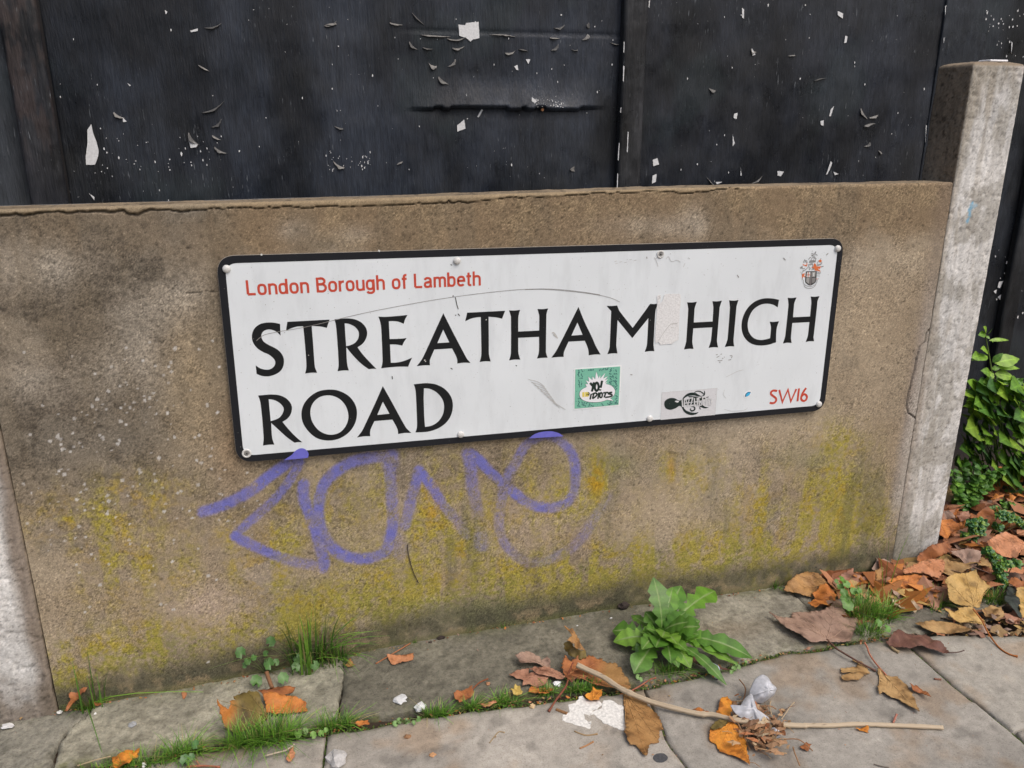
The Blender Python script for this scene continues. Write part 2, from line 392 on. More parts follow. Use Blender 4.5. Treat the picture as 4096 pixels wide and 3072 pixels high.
# ================================================================== timber fence behind
def fence_mat():
    m, n, b = newmat('black_painted_timber')
    a = node(n, 'ShaderNodeAttribute', attribute_name='col')
    v = coords(n, (1, 1, 0.07)); f = noise(n, v, 420, 3, 0.7)       # grain runs up the boards
    v2 = coords(n, (1, 1, 0.10)); s = noise(n, v2, 330, 2, 0.6)
    v3 = coords(n); pat = noise(n, v3, 9, 4, 0.6); sp = noise(n, v3, 240, 2, 0.5)
    g = ramp(n, f, [(0.3, (.72, .72, .72)), (0.7, (1.35, 1.35, 1.35))])
    c = mix(n, a.outputs['Color'], g, 1.0, 'MULTIPLY')
    scr = ramp(n, s, [(0.675, (0, 0, 0)), (0.73, (1, 1, 1))]); pm = ramp(n, pat, [(0.50, (.04, .04, .04)), (0.64, (1, 1, 1))])
    c = mix(n, c, (.15, .165, .18), mix(n, scr, pm, 1.0, 'MULTIPLY'))
    spk = ramp(n, sp, [(0.76, (0, 0, 0)), (0.79, (1, 1, 1))])
    c = mix(n, c, (.45, .46, .47), mix(n, spk, pm, .8, 'MULTIPLY'))
    n.links.new(c, b.inputs['Base Color'])
    rr = ramp(n, noise(n, v3, 14, 4), [(0.35, (.26, .26, .26)), (0.65, (.60, .60, .60))]); n.links.new(rr, b.inputs['Roughness'])
    b.inputs['Specular IOR Level'].default_value = 0.35
    hb = noise(n, coords(n, (1, 1, 0.12)), 260, 4, 0.65); bump(n, b, hb, 0.8, 0.0022)
    return m
MAT['fence'] = fence_mat()
MAT['bare'] = simple('bare_undercoat', (.66, .67, .68), .7, .12, 300)
MAT['paintflake'] = simple('curled_black_paint', (.075, .074, .072), .5, .35, 200)
MAT['peelgrey'] = simple('peeling_paint_back', (.155, .150, .142), .6, .4, 150)
timber_fence = tag(empty('timber_fence', (0.5, FY, 0)), 'black painted timber fence with flaking paint behind the low concrete wall', 'fence')
def board(x0, x1, z0, z1, front, step, colf, dispf=None, name='board', thick=0.012):
    nx = max(3, int((x1-x0)/step)); nz = max(3, int((z1-z0)/step))
    X, Z = np.meshgrid(np.linspace(x0, x1, nx), np.linspace(z0, z1, nz)); Y = np.full(X.shape, front)
    if dispf is not None: Y = Y-dispf(X, Z)
    V = np.stack([X, Y, Z], -1).reshape(-1, 3); F = gridfaces(nx, nz); C = colf(X, Z).reshape(-1, 3)
    # back and edges
    k = len(V); bv = np.array([(x0, front+thick, z0), (x1, front+thick, z0), (x1, front+thick, z1), (x0, front+thick, z1)])
    V2 = np.vstack([V, bv]); o = mesh(name, V2, F, MAT['fence'], timber_fence, np.vstack([C, np.full((4, 3), .02)]))
    me = o.data; bm = bmesh.new(); bm.from_mesh(me); bm.verts.ensure_lookup_table(); b = [bm.verts[k+i] for i in range(4)]
    idx = np.arange(nx*nz).reshape(nz, nx)
    bm.faces.new(b[::-1])
    bm.faces.new([bm.verts[i] for i in idx[0, :][::-1]]+[b[0], b[1]][::1]); bm.faces.new([bm.verts[i] for i in idx[-1, :]]+[b[2], b[3]])
    bm.faces.new([bm.verts[i] for i in idx[:, 0]]+[b[3], b[0]]); bm.faces.new([bm.verts[i] for i in idx[:, -1][::-1]]+[b[1], b[2]])
    bm.to_mesh(me); bm.free()
    for p in me.polygons[:len(F)]: p.use_smooth = True
    return o
def fcol(base, seed, brown=0):
    def f(X, Z):
        n = fbm(X, Z*.5, 10, 5, seed)[..., None]; g = fbm(X*6, Z*.5, 60, 3, seed+3)[..., None]; n = sstep(.25, .75, n)
        c = np.array(base)[None, None]*(.45+1.1*n)*(.65+.7*g)
        br = .22*sstep(.5, .72, fbm(X, Z, 6, 4, seed+7))[..., None]; c = c*(1-br)+np.array((.024, .024, .021))*br
        tl = sstep(.60, .72, fbm(X, Z, 5, 4, seed+11))[..., None]*.4; c = c*(1-tl)+np.array((.022, .032, .036))*tl
        if brown:
            k = (brown*sstep(.42, .58, fbm(X*3, Z*.6, 26, 4, seed+5))*sstep(.93, 1.06, Z))[..., None]; c = c*(1-k)+np.array((.068, .050, .045))*k
        return c
    return f
PB = [(x, z) for x, _, z in [on_y(*q, FY) for q in px('2', [(480, 690), (1790, 678)])]]
zl = (PB[0][1]+PB[1][1])/2; xl0, xl1 = PB[0][0], PB[1][0]
def disp_mid(X, Z):
    d = .0035*(fbm(X, Z, 7, 3, 301)-.5)*2+.0008*(fbm(X*5, Z*.6, 40, 3, 302)-.5)*2
    zz = zl+.004*(fbm(X, X*0, 18, 3, 303)-.5)*2
    t = np.clip((Z-zz)/0.075, 0, 1); side = sstep(xl0, xl0+.10, X)*(1-sstep(xl1-.09, xl1, X))
    lip = np.where(Z >= zz, (1-t)**2*0.016, 0)*side
    hole = np.where(Z < zz, -0.006*np.exp(-(zz-Z)/0.02), 0)*side
    seam = -.003*np.exp(-((Z-(zl+.155))/.0025)**2)*sstep(.2, .3, X)
    return d+lip+hole+seam
def disp_gen(seed, a=.003):
    return lambda X, Z: a*(fbm(X, Z, 8, 3, seed)-.5)*2+.0008*(fbm(X*5, Z*.6, 40, 3, seed+1)-.5)*2
def fx(U, V=400): return on_y(U, V, FY)[0]
xb0, xb1 = fx(2480, 100), fx(2575, 100)              # central batten
xa0, xa1 = fx(50, 300), fx(205, 300)                 # left batten
xe = fx(3766, 120); zt, zb_ = 1.95, 0.02
fb = on_y(4000, 1620, FY)[2]
board(-2.6, xa1-.004, fb, zt, FY-.004, .02, fcol((.030, .034, .040), 310), disp_gen(311))  # left board: base colour raised, painting in the pale sky reflection
board(xa1-.002, xb0+.02, fb, zt, FY, .0045, fcol((.0175, .0215, .030), 320), disp_mid)
board(xb0+.022, xe, fb, zt, FY+.002, .006, fcol((.016, .019, .026), 330), disp_gen(331))
board(xe+.003, fx(4030, 1300), fb, zt, FY+.001, .006, fcol((.0155, .0185, .024), 340), disp_gen(341))
board(fx(4036, 1300), 4.5, fb, zt, FY+.003, .02, fcol((.016, .019, .024), 350), disp_gen(351))
def batten(x0, x1, d, cf, seed):
    def dd(X, Z): return .0016*(fbm(X*4, Z*.5, 50, 4, seed)-.5)*2+.002*(fbm(X, Z, 20, 3, seed+1)-.5)-.006*np.exp(-np.minimum(X-x0, x1-X)/.0025)
    return board(x0, x1, fb, zt, FY-d, .0035, cf, dd, 'batten', d-.003)
batten(xa0, xa1, .030, fcol((.020, .021, .025), 360, .5), 361)
batten(xb0, xb1, .026, fcol((.027, .028, .031), 370), 371)
batten(fx(4030, 700)+.05, fx(4030, 700)+.10, .024, fcol((.017, .019, .022), 380), 381)

def surfy(x, z):
    X_, Z_ = np.array([[x]]), np.array([[z]])
    if x < xb0: return FY-disp_mid(X_, Z_)[0, 0]
    if x < xe: return FY+.002-disp_gen(331)(X_, Z_)[0, 0]
    return FY+.001-disp_gen(341)(X_, Z_)[0, 0]-.002
# bare patches, scratches and curled flakes on the boards
patch_id = [0]
def bare(r, pts, name='bare_patch', lift=.0015, mat='bare'):
    P = [on_y(x, y, FY)[[0, 2]] for x, y in px(r, pts)]
    P = wobble(P, .0007, .004, 200, 11+patch_id[0]); patch_id[0] += 1
    cx_ = sum(p[0] for p in P)/len(P); cz_ = sum(p[1] for p in P)/len(P); Yc = min(surfy(p[0], p[1]) for p in P[::6]+[(cx_, cz_)])-.0012
    if xb0-.006 < cx_ < xb1 or xa0 < cx_ < xa1: Yc = min(Yc, FY-.032)
    me = fill_mesh([P], .0006, lambda u, v, w_: (u, Yc-w_, v)); link(name, me, MAT[mat], timber_fence)
bare('1', [(578, 785), (592, 850), (612, 900), (625, 960), (617, 1000), (602, 1040), (545, 1042), (543, 985), (553, 900), (553, 820)])
bare('2', [(843, 155), (885, 160), (892, 145), (970, 138), (976, 240), (935, 250), (920, 262), (890, 240), (848, 225)])
bare('2', [(835, 792), (880, 755), (888, 812), (836, 832)]); bare('2', [(962, 740), (990, 690), (1000, 695), (972, 742)])
bare('2', [(1298, 615), (1330, 640), (1318, 652), (1296, 640)]); bare('2', [(1268, 375), (1296, 375), (1284, 405)])
bare('2', [(1195, 420), (1215, 410), (1222, 445), (1208, 440)]); bare('1', [(1188, 870), (1250, 915), (1240, 930), (1205, 935)])
bare('1', [(1203, 195), (1250, 180), (1250, 195), (1208, 205)]); bare('1', [(775, 740), (803, 768), (780, 772)])
bare('1', [(563, 1220), (600, 1245), (598, 1265), (575, 1235)]); bare('1', [(805, 525), (828, 540), (820, 545)]); bare('1', [(1042, 63), (1058, 75), (1050, 92)])
bare('3', [(1030, 70), (1062, 85), (1060, 118), (1028, 95)]); bare('3', [(1078, 225), (1092, 230), (1085, 270), (1070, 272)])
bare('3', [(375, 720), (396, 712), (390, 752), (370, 745)]); bare('3', [(985, 690), (1005, 672), (985, 735), (975, 735)])
bare('3', [(365, 850), (378, 905), (365, 925)]); bare('3', [(955, 1105), (985, 1020), (995, 1030), (965, 1100)]); bare('3', [(1000, 1085), (1035, 1100), (1010, 1108)])
bare('3', [(425, 50), (438, 60), (436, 118), (425, 110)]); bare('3', [(487, 305), (510, 345), (492, 352)]); bare('3', [(415, 1060), (422, 1110), (415, 1110)])
bare('3', [(920, 765), (940, 760), (938, 795), (922, 790)]); bare('3', [(650, 1080), (690, 1085), (670, 1115), (650, 1110)]); bare('3', [(258, 1150), (300, 1150), (265, 1165)])
bare('2', [(2070, 1110), (2095, 1100), (2090, 1150), (2065, 1160)]); bare('2', [(2070, 1010), (2100, 1000), (2110, 1040), (2075, 1050)])
for q in [((1880, 830), (1890, 832), (1880, 960), (1872, 955)), ((1855, 270), (1862, 275), (1858, 340), (1850, 335)), ((1850, 420), (1862, 425), (1856, 520), (1848, 515)), ((1826, 900), (1834, 900), (1822, 1010), (1815, 1005)), ((1815, 1090), (1825, 1095), (1818, 1180), (1810, 1178)), ((1835, 680), (1845, 680), (1838, 712), (1830, 712)), ((2045, 5), (2060, 2), (2050, 50), (2040, 45))]:
    m0 = sum(t[0] for t in q)/len(q); bare('2', [(m0+(x-m0)*.55, y) for x, y in q])
for q in [((1700, 40), (1710, 35), (1700, 110)), ((1690, 240), (1697, 238), (1690, 275)), ((1582, 790), (1590, 795), (1575, 905)), ((1960, 80), (1978, 70), (1965, 95)), ((2120, 262), (2130, 270), (2118, 340))]:
    m0 = sum(t[0] for t in q)/len(q); bare('3', [(m0+(x-m0)*.6, y) for x, y in q])
bare('5', [(2105, 425), (2128, 420), (2118, 470), (2100, 470)]); bare('5', [(2045, 200), (2070, 195), (2050, 240), (2035, 235)]); bare('5', [(2010, 260), (2030, 250), (2025, 275)]); bare('5', [(2035, 295), (2058, 280), (2052, 315)])
bare('P', [(905, 160), (935, 150), (925, 235), (900, 230)])
rf = random.Random(5)
mbs = MB()
def scatter(n, r, x0, x1, y0, y1, s0, s1):
    for _ in range(n):
        x, y = px(r, [(rf.uniform(x0, x1), rf.uniform(y0, y1))])[0]; p = on_y(x, y, FY); s = rf.uniform(s0, s1)*rf.uniform(.4, 1)
        k = rf.randint(4, 6); a0 = rf.uniform(0, 6); h = rf.uniform(.8, 2.6); sy = surfy(p[0], p[2])-.0012
        if xb0-.006 < p[0] < xb1: sy = FY-.0275
        V = [(p[0]+s*math.cos(a0+6.283*i/k)*rf.uniform(.5, 1.1), sy, p[2]+s*h*math.sin(a0+6.283*i/k)*rf.uniform(.5, 1.1)) for i in range(k)]
        mbs.add(V, [tuple(range(k))])
scatter(30, '1', 380, 2200, 20, 1280, .0007, .0022); scatter(45, '1', 600, 1400, 840, 1100, .0008, .0026); scatter(60, '2', 0, 1850, 30, 1200, .0007, .0022)
scatter(40, '2', 1300, 1500, 620, 680, .0008, .002); scatter(40, '2', 0, 300, 950, 1080, .0008, .0022); scatter(40, '3', 0, 1640, 20, 1150, .0008, .0024); scatter(35, '3', 1950, 2200, 60, 380, .001, .003)
scatter(30, '5', 2020, 2200, 0, 650, .0012, .004)
o = mbs.build('bare_speck', MAT['bare'], timber_fence); tag(o, kind='stuff')
FLK = [0]
def flake(r, c, w_, h_, ang, curl=.0045, mat=None):
    """a crescent of paint, still attached along its inner edge and curling away along the outer one"""
    FLK[0] += 1; rs = random.Random(FLK[0]*13+int(c[0])); p = on_y(*px(r, [c])[0], FY); s = REG[r][2]*.00053; W, H = w_*s*1.15, h_*s*.75; V = []; n, m_ = 9, 4
    bow = rs.uniform(-.25, .35); pk = rs.uniform(-.2, .2); mat = mat or ('peelgrey' if rs.random() < .55 else 'paintflake')
    for i in range(n):
        a = i/(n-1)-.5; tp = max(.04, 1-abs((a-pk)/(.5+abs(pk)))**1.3)*(.75+.5*rs.random())
        for j in range(m_):
            b = j/(m_-1); xx = a*W; zz = -H*.5*tp*b+bow*W*(a*a*4-.5)*.4
            xr = xx*math.cos(ang-math.pi)-zz*math.sin(ang-math.pi); zr = xx*math.sin(ang-math.pi)+zz*math.cos(ang-math.pi)
            V.append((p[0]+xr, surfy(p[0]+xr, p[2]+zr)-.0006-curl*tp*b**1.6, p[2]+zr))
    o = mesh('paint_flake', V, gridfaces(m_, n), MAT[mat], timber_fence, smooth=True); solid(o, .0004, 0)
for c, w_, h_, a in [((700, 225), 170, 26, 3.1), ((840, 240), 120, 26, 3.3), ((1120, 222), 150, 22, 3.1), ((560, 290), 60, 40, 2.4), ((650, 305), 60, 22, 3.0), ((845, 300), 70, 30, 3.3), ((590, 120), 90, 20, 2.4), ((450, 150), 70, 30, 3.0),
                     ((680, 410), 50, 60, 2.8), ((800, 400), 60, 40, 3.9), ((750, 510), 70, 60, 2.5), ((1480, 170), 70, 34, 3.4), ((1640, 235), 50, 60, 4.0), ((1670, 160), 30, 80, 1.8), ((1450, 300), 60, 50, 3.8), ((1250, 315), 60, 20, 3.0),
                     ((1450, 240), 60, 24, 3.1), ((1170, 330), 60, 40, 3.3), ((1575, 1070), 30, 110, 1.7), ((1575, 315), 40, 16, 3.1), ((35, 150), 60, 34, 3.3), ((1830, 275), 60, 18, 3.0), ((470, 1030), 40, 30, 3.6)]:
    flake('2', c, w_, h_, a)
for c, w_, h_, a in [((1345, 165), 90, 26, 3.4), ((2090, 150), 70, 30, 3.5), ((1350, 680), 130, 30, 3.6), ((1370, 780), 70, 40, 3.8), ((1395, 950), 70, 46, 2.6), ((1225, 880), 80, 60, 2.2), ((1290, 430), 60, 26, 2.6), ((755, 730), 60, 40, 2.6), ((1370, 870), 50, 30, 2.6), ((2140, 805), 50, 26, 2.9), ((2140, 1040), 70, 50, 2.6)]:
    flake('1', c, w_, h_, a)
for c, w_, h_, a in [((1200, 720), 90, 60, 2.3), ((1260, 735), 70, 50, 3.4), ((1235, 785), 90, 50, 3.3), ((1215, 915), 50, 40, 3.7), ((240, 565), 50, 60, 2.9), ((1300, 960), 40, 40, 2.6), ((500, 320), 40, 70, 2.7), ((735, 350), 50, 24, 3.3), ((230, 1150), 90, 20, 2.4), ((520, 1140), 80, 20, 3.7), ((920, 500), 90, 14, 3.3)]:
    flake('3', c, w_, h_, a)
nb = on_y(*px('2', [(1366, 694)])[0], FY)
V, F = tube_vf([(nb[0], FY-.004, nb[2]), (nb[0], FY-.012, nb[2])], .0032, 10)
mesh('nail_head', V, F, simple('rusty_nail', (.22, .10, .04), .8), timber_fence)

# ================================================================== the low concrete wall
TOPX = [on_y(*q)[[0, 2]] for q in [(0, 837), (1300, 801), (2700, 752), (3815, 729)]]
def ztop(x):
    xs = [t[0] for t in TOPX]; zs = [t[1] for t in TOPX]
    return np.interp(x, xs, zs)
TH = 0.055
crack_top = px('1', [(0, 1360), (200, 1358), (280, 1340), (500, 1342), (700, 1335), (780, 1325), (800, 1345), (870, 1352), (950, 1330), (1050, 1328), (1140, 1337), (1250, 1320), (1400, 1315), (1700, 1312), (2050, 1310)])+px('2', [(20, 1306), (250, 1300), (330, 1302), (500, 1293), (770, 1285), (780, 1268), (800, 1282), (1000, 1272), (1150, 1250), (1400, 1247), (1600, 1232), (1800, 1218), (1900, 1221), (2100, 1210)])+px('3', [(20, 1214), (150, 1213), (250, 1200), (400, 1194)])
crack_r = px('5', [(1612, 500), (1590, 525), (1580, 590), (1552, 605), (1530, 680), (1515, 740), (1500, 800), (1475, 900), (1462, 1000), (1472, 1030), (1515, 1060)])
crack_l = px('4', [(1180, 272), (1260, 266), (1355, 263)]); crack_l2 = px('4', [(1090, 240), (1120, 290), (1150, 320)])
GRAF = [  # strokes of the purple tag: (points, width, strength start, end)
    ('G1', [(70, 825), (200, 785), (400, 700), (550, 610), (700, 490), (850, 380), (960, 290), (1010, 240)], 78, 1.0, 1.0),
    ('G1', [(1000, 330), (940, 460), (860, 580), (760, 700), (620, 830), (480, 950), (380, 1050)], 66, 1.0, .75),
    ('G1', [(380, 1055), (500, 1120), (650, 1190), (800, 1250), (950, 1300), (1100, 1325), (1210, 1350)], 74, 1.1, .55),
    ('G1', [(1025, 570), (1030, 680), (1085, 850), (1145, 1000), (1185, 1150), (1220, 1300), (1215, 1350)], 84, 1.0, .8),
    ('G1', [(1870, 300), (1700, 300), (1500, 345), (1350, 430), (1240, 540), (1180, 680), (1170, 850), (1200, 1000), (1260, 1110), (1360, 1210), (1500, 1262), (1650, 1262), (1800, 1200), (1850, 1080), (1875, 900), (1862, 700), (1850, 500), (1855, 330)], 82, .95, .85),
    ('G1', [(1880, 1090), (1950, 1180)], 150, .5, .35),
    ('G1', [(1850, 290), (1850, 380)], 110, 1.0, .7),
    ('G2', [(180, 480), (140, 620), (100, 770), (70, 900), (45, 1000)], 78, 1.0, .6),
    ('G2', [(180, 480), (250, 560), (330, 680), (400, 790), (470, 880), (560, 980), (620, 1090)], 74, 1.0, .4),
    ('G2', [(645, 320), (670, 440), (680, 600), (710, 750), (740, 900), (760, 1000)], 86, 1.0, .22),
    ('G2', [(770, 1120), (775, 1180)], 110, .45, .5),
    ('G2', [(660, 310), (740, 370), (850, 490), (960, 590), (1060, 670), (1180, 765), (1300, 822), (1450, 832), (1580, 785), (1650, 680), (1665, 500), (1640, 350), (1560, 230), (1420, 150), (1300, 170), (1180, 260), (1100, 400), (1020, 540), (975, 680), (950, 850), (940, 1000), (970, 1120), (1040, 1230), (1160, 1330), (1240, 1352), (1400, 1330), (1560, 1260), (1700, 1150), (1800, 1010), (1880, 880), (1960, 720)], 72, 1.0, .35)]
def graffiti(U, V):
    g = np.zeros(U.shape); soft = fbm(U, V, .02, 4, 401)
    for r, pts, w_, s0, s1 in GRAF:
        P = px(r, pts); P = [tuple(p) for p in catmull(P, 4)]
        xs = [p[0] for p in P]; ys = [p[1] for p in P]; m = (U > min(xs)-60) & (U < max(xs)+60) & (V > min(ys)-60) & (V < max(ys)+60)
        if not m.any(): continue
        d, t = dseg(U[m], V[m], P); hw = w_*REG[r][2]*.94
        k = 1-sstep(hw*.42, hw*1.05, d); g[m] = np.maximum(g[m], k*(s0+(s1-s0)*t))
    return g*(0.36+.86*soft)
def wallcolour(X, Z):
    Pp = np.stack([X, X*0, Z], -1); U, V = project(Pp); u, v = U/1.8517, V/1.8517
    hb = Z-np.interp(X, GX, GZ)
    n1 = fbm(X, Z, 6, 5, 501); n2 = fbm(X, Z, 22, 5, 511); n3 = fbm(X, Z, 90, 4, 521); n4 = fbm(X*1.0, Z*.28, 14, 4, 531)
    tan = np.array((.36, .295, .210)); brown = np.array((.225, .165, .102)); grey = np.array((.185, .160, .125)); pale = np.array((.40, .355, .29)); dark = np.array((.095, .080, .060))
    n5 = sstep(.30, .70, fbm(X, Z, 3.2, 4, 505)); n6 = sstep(.35, .65, fbm(X, Z*.5, 9, 5, 506))
    c = np.ones(X.shape+(3,))*tan
    def lay(col_, m): nonlocal c; m = np.clip(m, 0, 1)[..., None]; c = c*(1-m)+np.array(col_)*m
    top = sstep(.19, .02, ztop(X)-Z)
    lay((.42, .355, .265), .6*n5); lay((.245, .195, .135), .55*n6*(1-n5*.5)); lay((.20, .175, .135), .5*sstep(.52, .70, fbm(X, Z*.7, 15, 5, 507)))
    lay(brown, (.45+.75*top)*sstep(.25, .6, n1+.25*top))
    lay((.285, .215, .13), .6*sstep(.45, .62, n2)*top)
    left = sstep(560, 380, u)*sstep(1180, 900, v)
    lay(grey, left*(.6+.5*sstep(.4, .6, n1)))
    lay((.155, .120, .082), .5*sstep(420, 120, u)*sstep(1000, 700, v)*sstep(.4, .6, fbm(X, Z, 12, 4, 536)))
    lay((.135, .11, .082), left*.75*sstep(.5, .62, n2))
    for a, b, rx, ry, s in [(90, 575, 90, 60, .8), (230, 800, 75, 70, .6), (330, 660, 90, 40, .4), (60, 820, 60, 50, .55), (390, 630, 60, 50, .55), (30, 560, 60, 40, .4), (300, 760, 60, 80, .5), (1440, 490, 130, 26, .5), (640, 500, 36, 26, .6), (770, 505, 40, 22, .35), (1500, 480, 30, 40, .5), (1850, 560, 60, 30, .4), (1650, 930, 160, 60, .35)]:
        lay(pale, s*blob(u, v, a, b, rx, ry)*(.5+.9*n2))
    lay((.43, .335, .21), .8*blob(u, v, 420, 860, 70, 150)*(.5+n2))
    lay((.43, .345, .24), .7*blob(u, v, 1700, 960, 200, 60)*(.4+n2)+.7*blob(u, v, 1440, 1110, 110, 90)+.5*blob(u, v, 1880, 700, 60, 120))
    lay((.42, .33, .26), .85*blob(u, v, 445, 1315, 95, 55)*(.7+.6*n2)+.5*blob(u, v, 620, 1240, 60, 30)+.5*blob(u, v, 1180, 1130, 90, 60))
    for a, b, rx, ry, s in [(330, 590, 80, 30, .6), (90, 700, 70, 60, .7), (190, 640, 60, 30, .6), (50, 950, 90, 80, .5), (150, 1000, 120, 60, .4), (270, 480, 200, 18, .5), (560, 1080, 100, 60, .45), (760, 1010, 160, 60, .5), (300, 920, 100, 60, .35), (700, 530, 40, 16, .5), (1060, 1010, 120, 60, .5), (1640, 990, 160, 40, .3), (1780, 1050, 120, 50, .35), (1150, 1260, 26, 70, .8)]:
        lay(dark, s*blob(u, v, a, b, rx, ry)*sstep(.35, .65, n2)*1.2)
    lay((.30, .19, .10), .5*blob(u, v, 500, 950, 40, 90)+.25*sstep(.6, .75, n4)*top)
    # rain streaks
    lay((.16, .13, .09), .65*sstep(.50, .70, n4)*sstep(.30, .62, Z*1.0)*.8)
    # damp band and green-yellow growth near the foot
    lf = fbm(X*1.0, Z*.6, 11, 5, 541); lf2 = fbm(X, Z, 60, 4, 551); lf3 = fbm(X, Z, 160, 3, 561)
    am = np.zeros(X.shape)
    for a, b, rx, ry, s in [(200, 1120, 130, 50, .75), (290, 1075, 90, 40, .7), (260, 1200, 90, 90, .75), (390, 1250, 40, 90, .6), (560, 1240, 60, 60, .8), (690, 1090, 90, 60, .55), (520, 1160, 60, 40, .6), (610, 1170, 40, 40, .9), (860, 1060, 60, 70, .7), (940, 1100, 70, 90, .9), (1000, 1180, 70, 80, .85), (880, 1230, 140, 60, .6), (1290, 1040, 22, 60, 1.3), (1240, 1090, 90, 60, .7), (1330, 1010, 30, 16, .6), (1450, 1010, 26, 30, .6), (1500, 1030, 60, 50, .4), (1640, 1100, 60, 90, .6), (1690, 1190, 130, 60, 1.25), (1790, 1170, 90, 90, 1.3), (1600, 1200, 90, 40, .8), (1810, 960, 60, 40, .6), (1800, 1130, 70, 120, 1.1), (1880, 1150, 60, 70, .8), (1560, 1010, 160, 40, .3), (1120, 1080, 140, 90, .45)]:
        am = np.maximum(am, s*blob(u, v, a, b, rx*1.15, ry*1.15))
    band = np.exp(-((hb-.105)/.062)**2)*(.75+.75*n1)
    am = np.maximum(am, band*.95); am = am*(1-.8*blob(u, v, 445, 1315, 100, 60))*(1-.5*blob(u, v, 1150, 1260, 30, 60))
    stk = sstep(.38, .62, fbm(X, Z*.16, 34, 4, 543)); ye = am*sstep(.34, .60, lf*.5+lf2*.4+.12*stk)*(.5+.75*sstep(.38, .62, lf3))*(.70+.45*stk)
    lay((.325, .275, .045), np.clip(ye*1.2, 0, .9))
    lay((.20, .20, .05), .6*am*sstep(.45, .6, fbm(X, Z, 17, 4, 571))*sstep(.40, .6, lf3)*np.exp(-((hb-.07)/.09)**2))
    lay((.37, .245, .022), .75*np.clip(am*1.15*sstep(.50, .62, fbm(X, Z, 34, 4, 581)), 0, 1)*(.35+.5*sstep(.5, .6, lf3))*sstep(.08, .18, hb))
    lay((.42, .24, .015), .85*blob(u, v, 1290, 1035, 15, 34)*sstep(.3, .5, lf2)+.6*blob(u, v, 1450, 1010, 8, 24)+.6*blob(u, v, 935, 1100, 22, 40)*sstep(.4, .6, lf2))
    grn = blob(u, v, 1560, 1300, 190, 42)+blob(u, v, 1120, 1330, 260, 30)+blob(u, v, 1330, 1000, 50, 26)*.5+blob(u, v, 1740, 990, 60, 30)*.5
    lay((.15, .165, .065), .75*grn*(.5+n2))
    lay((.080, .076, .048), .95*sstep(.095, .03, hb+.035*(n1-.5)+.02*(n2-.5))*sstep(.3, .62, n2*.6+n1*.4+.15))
    lay((.26, .20, .12), .7*sstep(.05, .015, hb)*sstep(.54, .66, fbm(X, Z, 28, 4, 591)))
    lay((.115, .115, .06), .45*sstep(.50, .68, fbm(X, Z*.14, 26, 4, 593))*sstep(.42, .25, hb)*sstep(-.2, .3, X))
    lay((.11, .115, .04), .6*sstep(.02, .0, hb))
    # darker edge where the cement meets the right-hand post
    lay((.22, .175, .15), .5*blob(X, Z, 1.285, .45, .012, .25)+.25*sstep(1.24, 1.30, X))
    lay((.42, .39, .35), .7*sstep(1.262, 1.30, X+.03*(n1-.5)+.015*(n2-.5))*sstep(.8, .5, Z)*sstep(.1, .2, Z))
    # pores
    rg = np.random.RandomState(5).rand(*X.shape); rg2 = np.random.RandomState(6).rand(*X.shape); grit = sstep(.30, .62, n2*.6+n1*.4)
    c = c*(.84+.32*fbm(X, Z, 200, 3, 601))[..., None]*(1+(.12+.30*grit)*(rg-.5)*2)[..., None]
    c = c*(1-.55*(rg2 > .965)*(.4+.6*grit))[..., None]; c = c*(1+.5*(rg2 < .022))[..., None]
    # grey-white crusts, mostly in the lower half
    rs = np.random.RandomState(77); dots = np.zeros(X.shape)
    def dotfield(N, a, b, rx, ry, s0, s1):
        nonlocal dots
        for _ in range(N):
            cx, cy = rs.normal(a, rx), rs.normal(b, ry); p = on_y(cx*1.8517, cy*1.8517)
            sx = rs.uniform(s0, s1); ix = int((p[0]-X[0, 0])/(X[0, 1]-X[0, 0])); iz = int((p[2]-Z[0, 0])/(Z[1, 0]-Z[0, 0])); q = 4
            if ix < q or iz < q or ix >= X.shape[1]-q or iz >= X.shape[0]-q: continue
            sl = (slice(iz-q, iz+q+1), slice(ix-q, ix+q+1))
            dots[sl] = np.maximum(dots[sl], (((X[sl]-p[0])**2+(Z[sl]-p[2])**2*rs.uniform(.5, 1.6)) < sx*sx)*rs.uniform(.5, 1))
    dotfield(150, 250, 1080, 130, 130, .0012, .0034); dotfield(80, 640, 1080, 120, 70, .001, .003); dotfield(50, 300, 850, 90, 60, .001, .0028)
    dotfield(90, 950, 1080, 160, 110, .001, .0026); dotfield(150, 1650, 1010, 150, 80, .0016, .0034); dotfield(40, 1760, 940, 60, 40, .0018, .0036); dotfield(60, 1300, 1200, 260, 80, .001, .002)
    lay((.58, .56, .53), dots*.9)
    # small air holes
    px_ = rs.uniform(X[0, 0], X[0, -1], 5200); pz_ = rs.uniform(0, .92, 5200); pr_ = rs.uniform(.0008, .0024, 5200)**1.0*rs.uniform(.5, 1, 5200); pd_ = rs.uniform(.25, .75, 5200)
    dx_ = X[0, 1]-X[0, 0]; pits = np.zeros(X.shape)
    for a_, b_, r_, d_ in zip(px_, pz_, pr_, pd_):
        ix = int((a_-X[0, 0])/dx_); iz = int((b_-Z[0, ix])/(Z[1, ix]-Z[0, ix]))
        if ix < 3 or iz < 3 or ix >= X.shape[1]-3 or iz >= X.shape[0]-3: continue
        if n2[iz, ix] < .42 and d_ < .6: continue
        sl = (slice(iz-2, iz+3), slice(ix-2, ix+3)); dd = np.hypot(X[sl]-a_, Z[sl]-b_)
        pits[sl] = np.maximum(pits[sl], d_*np.clip(1.5-dd/(r_+.0004), 0, 1))
    c = c*(1-.72*np.clip(pits, 0, 1))[..., None]
    global PITS; PITS = pits
    rs3 = np.random.RandomState(91)      # larger dark blemishes, thick on the left and under the sign
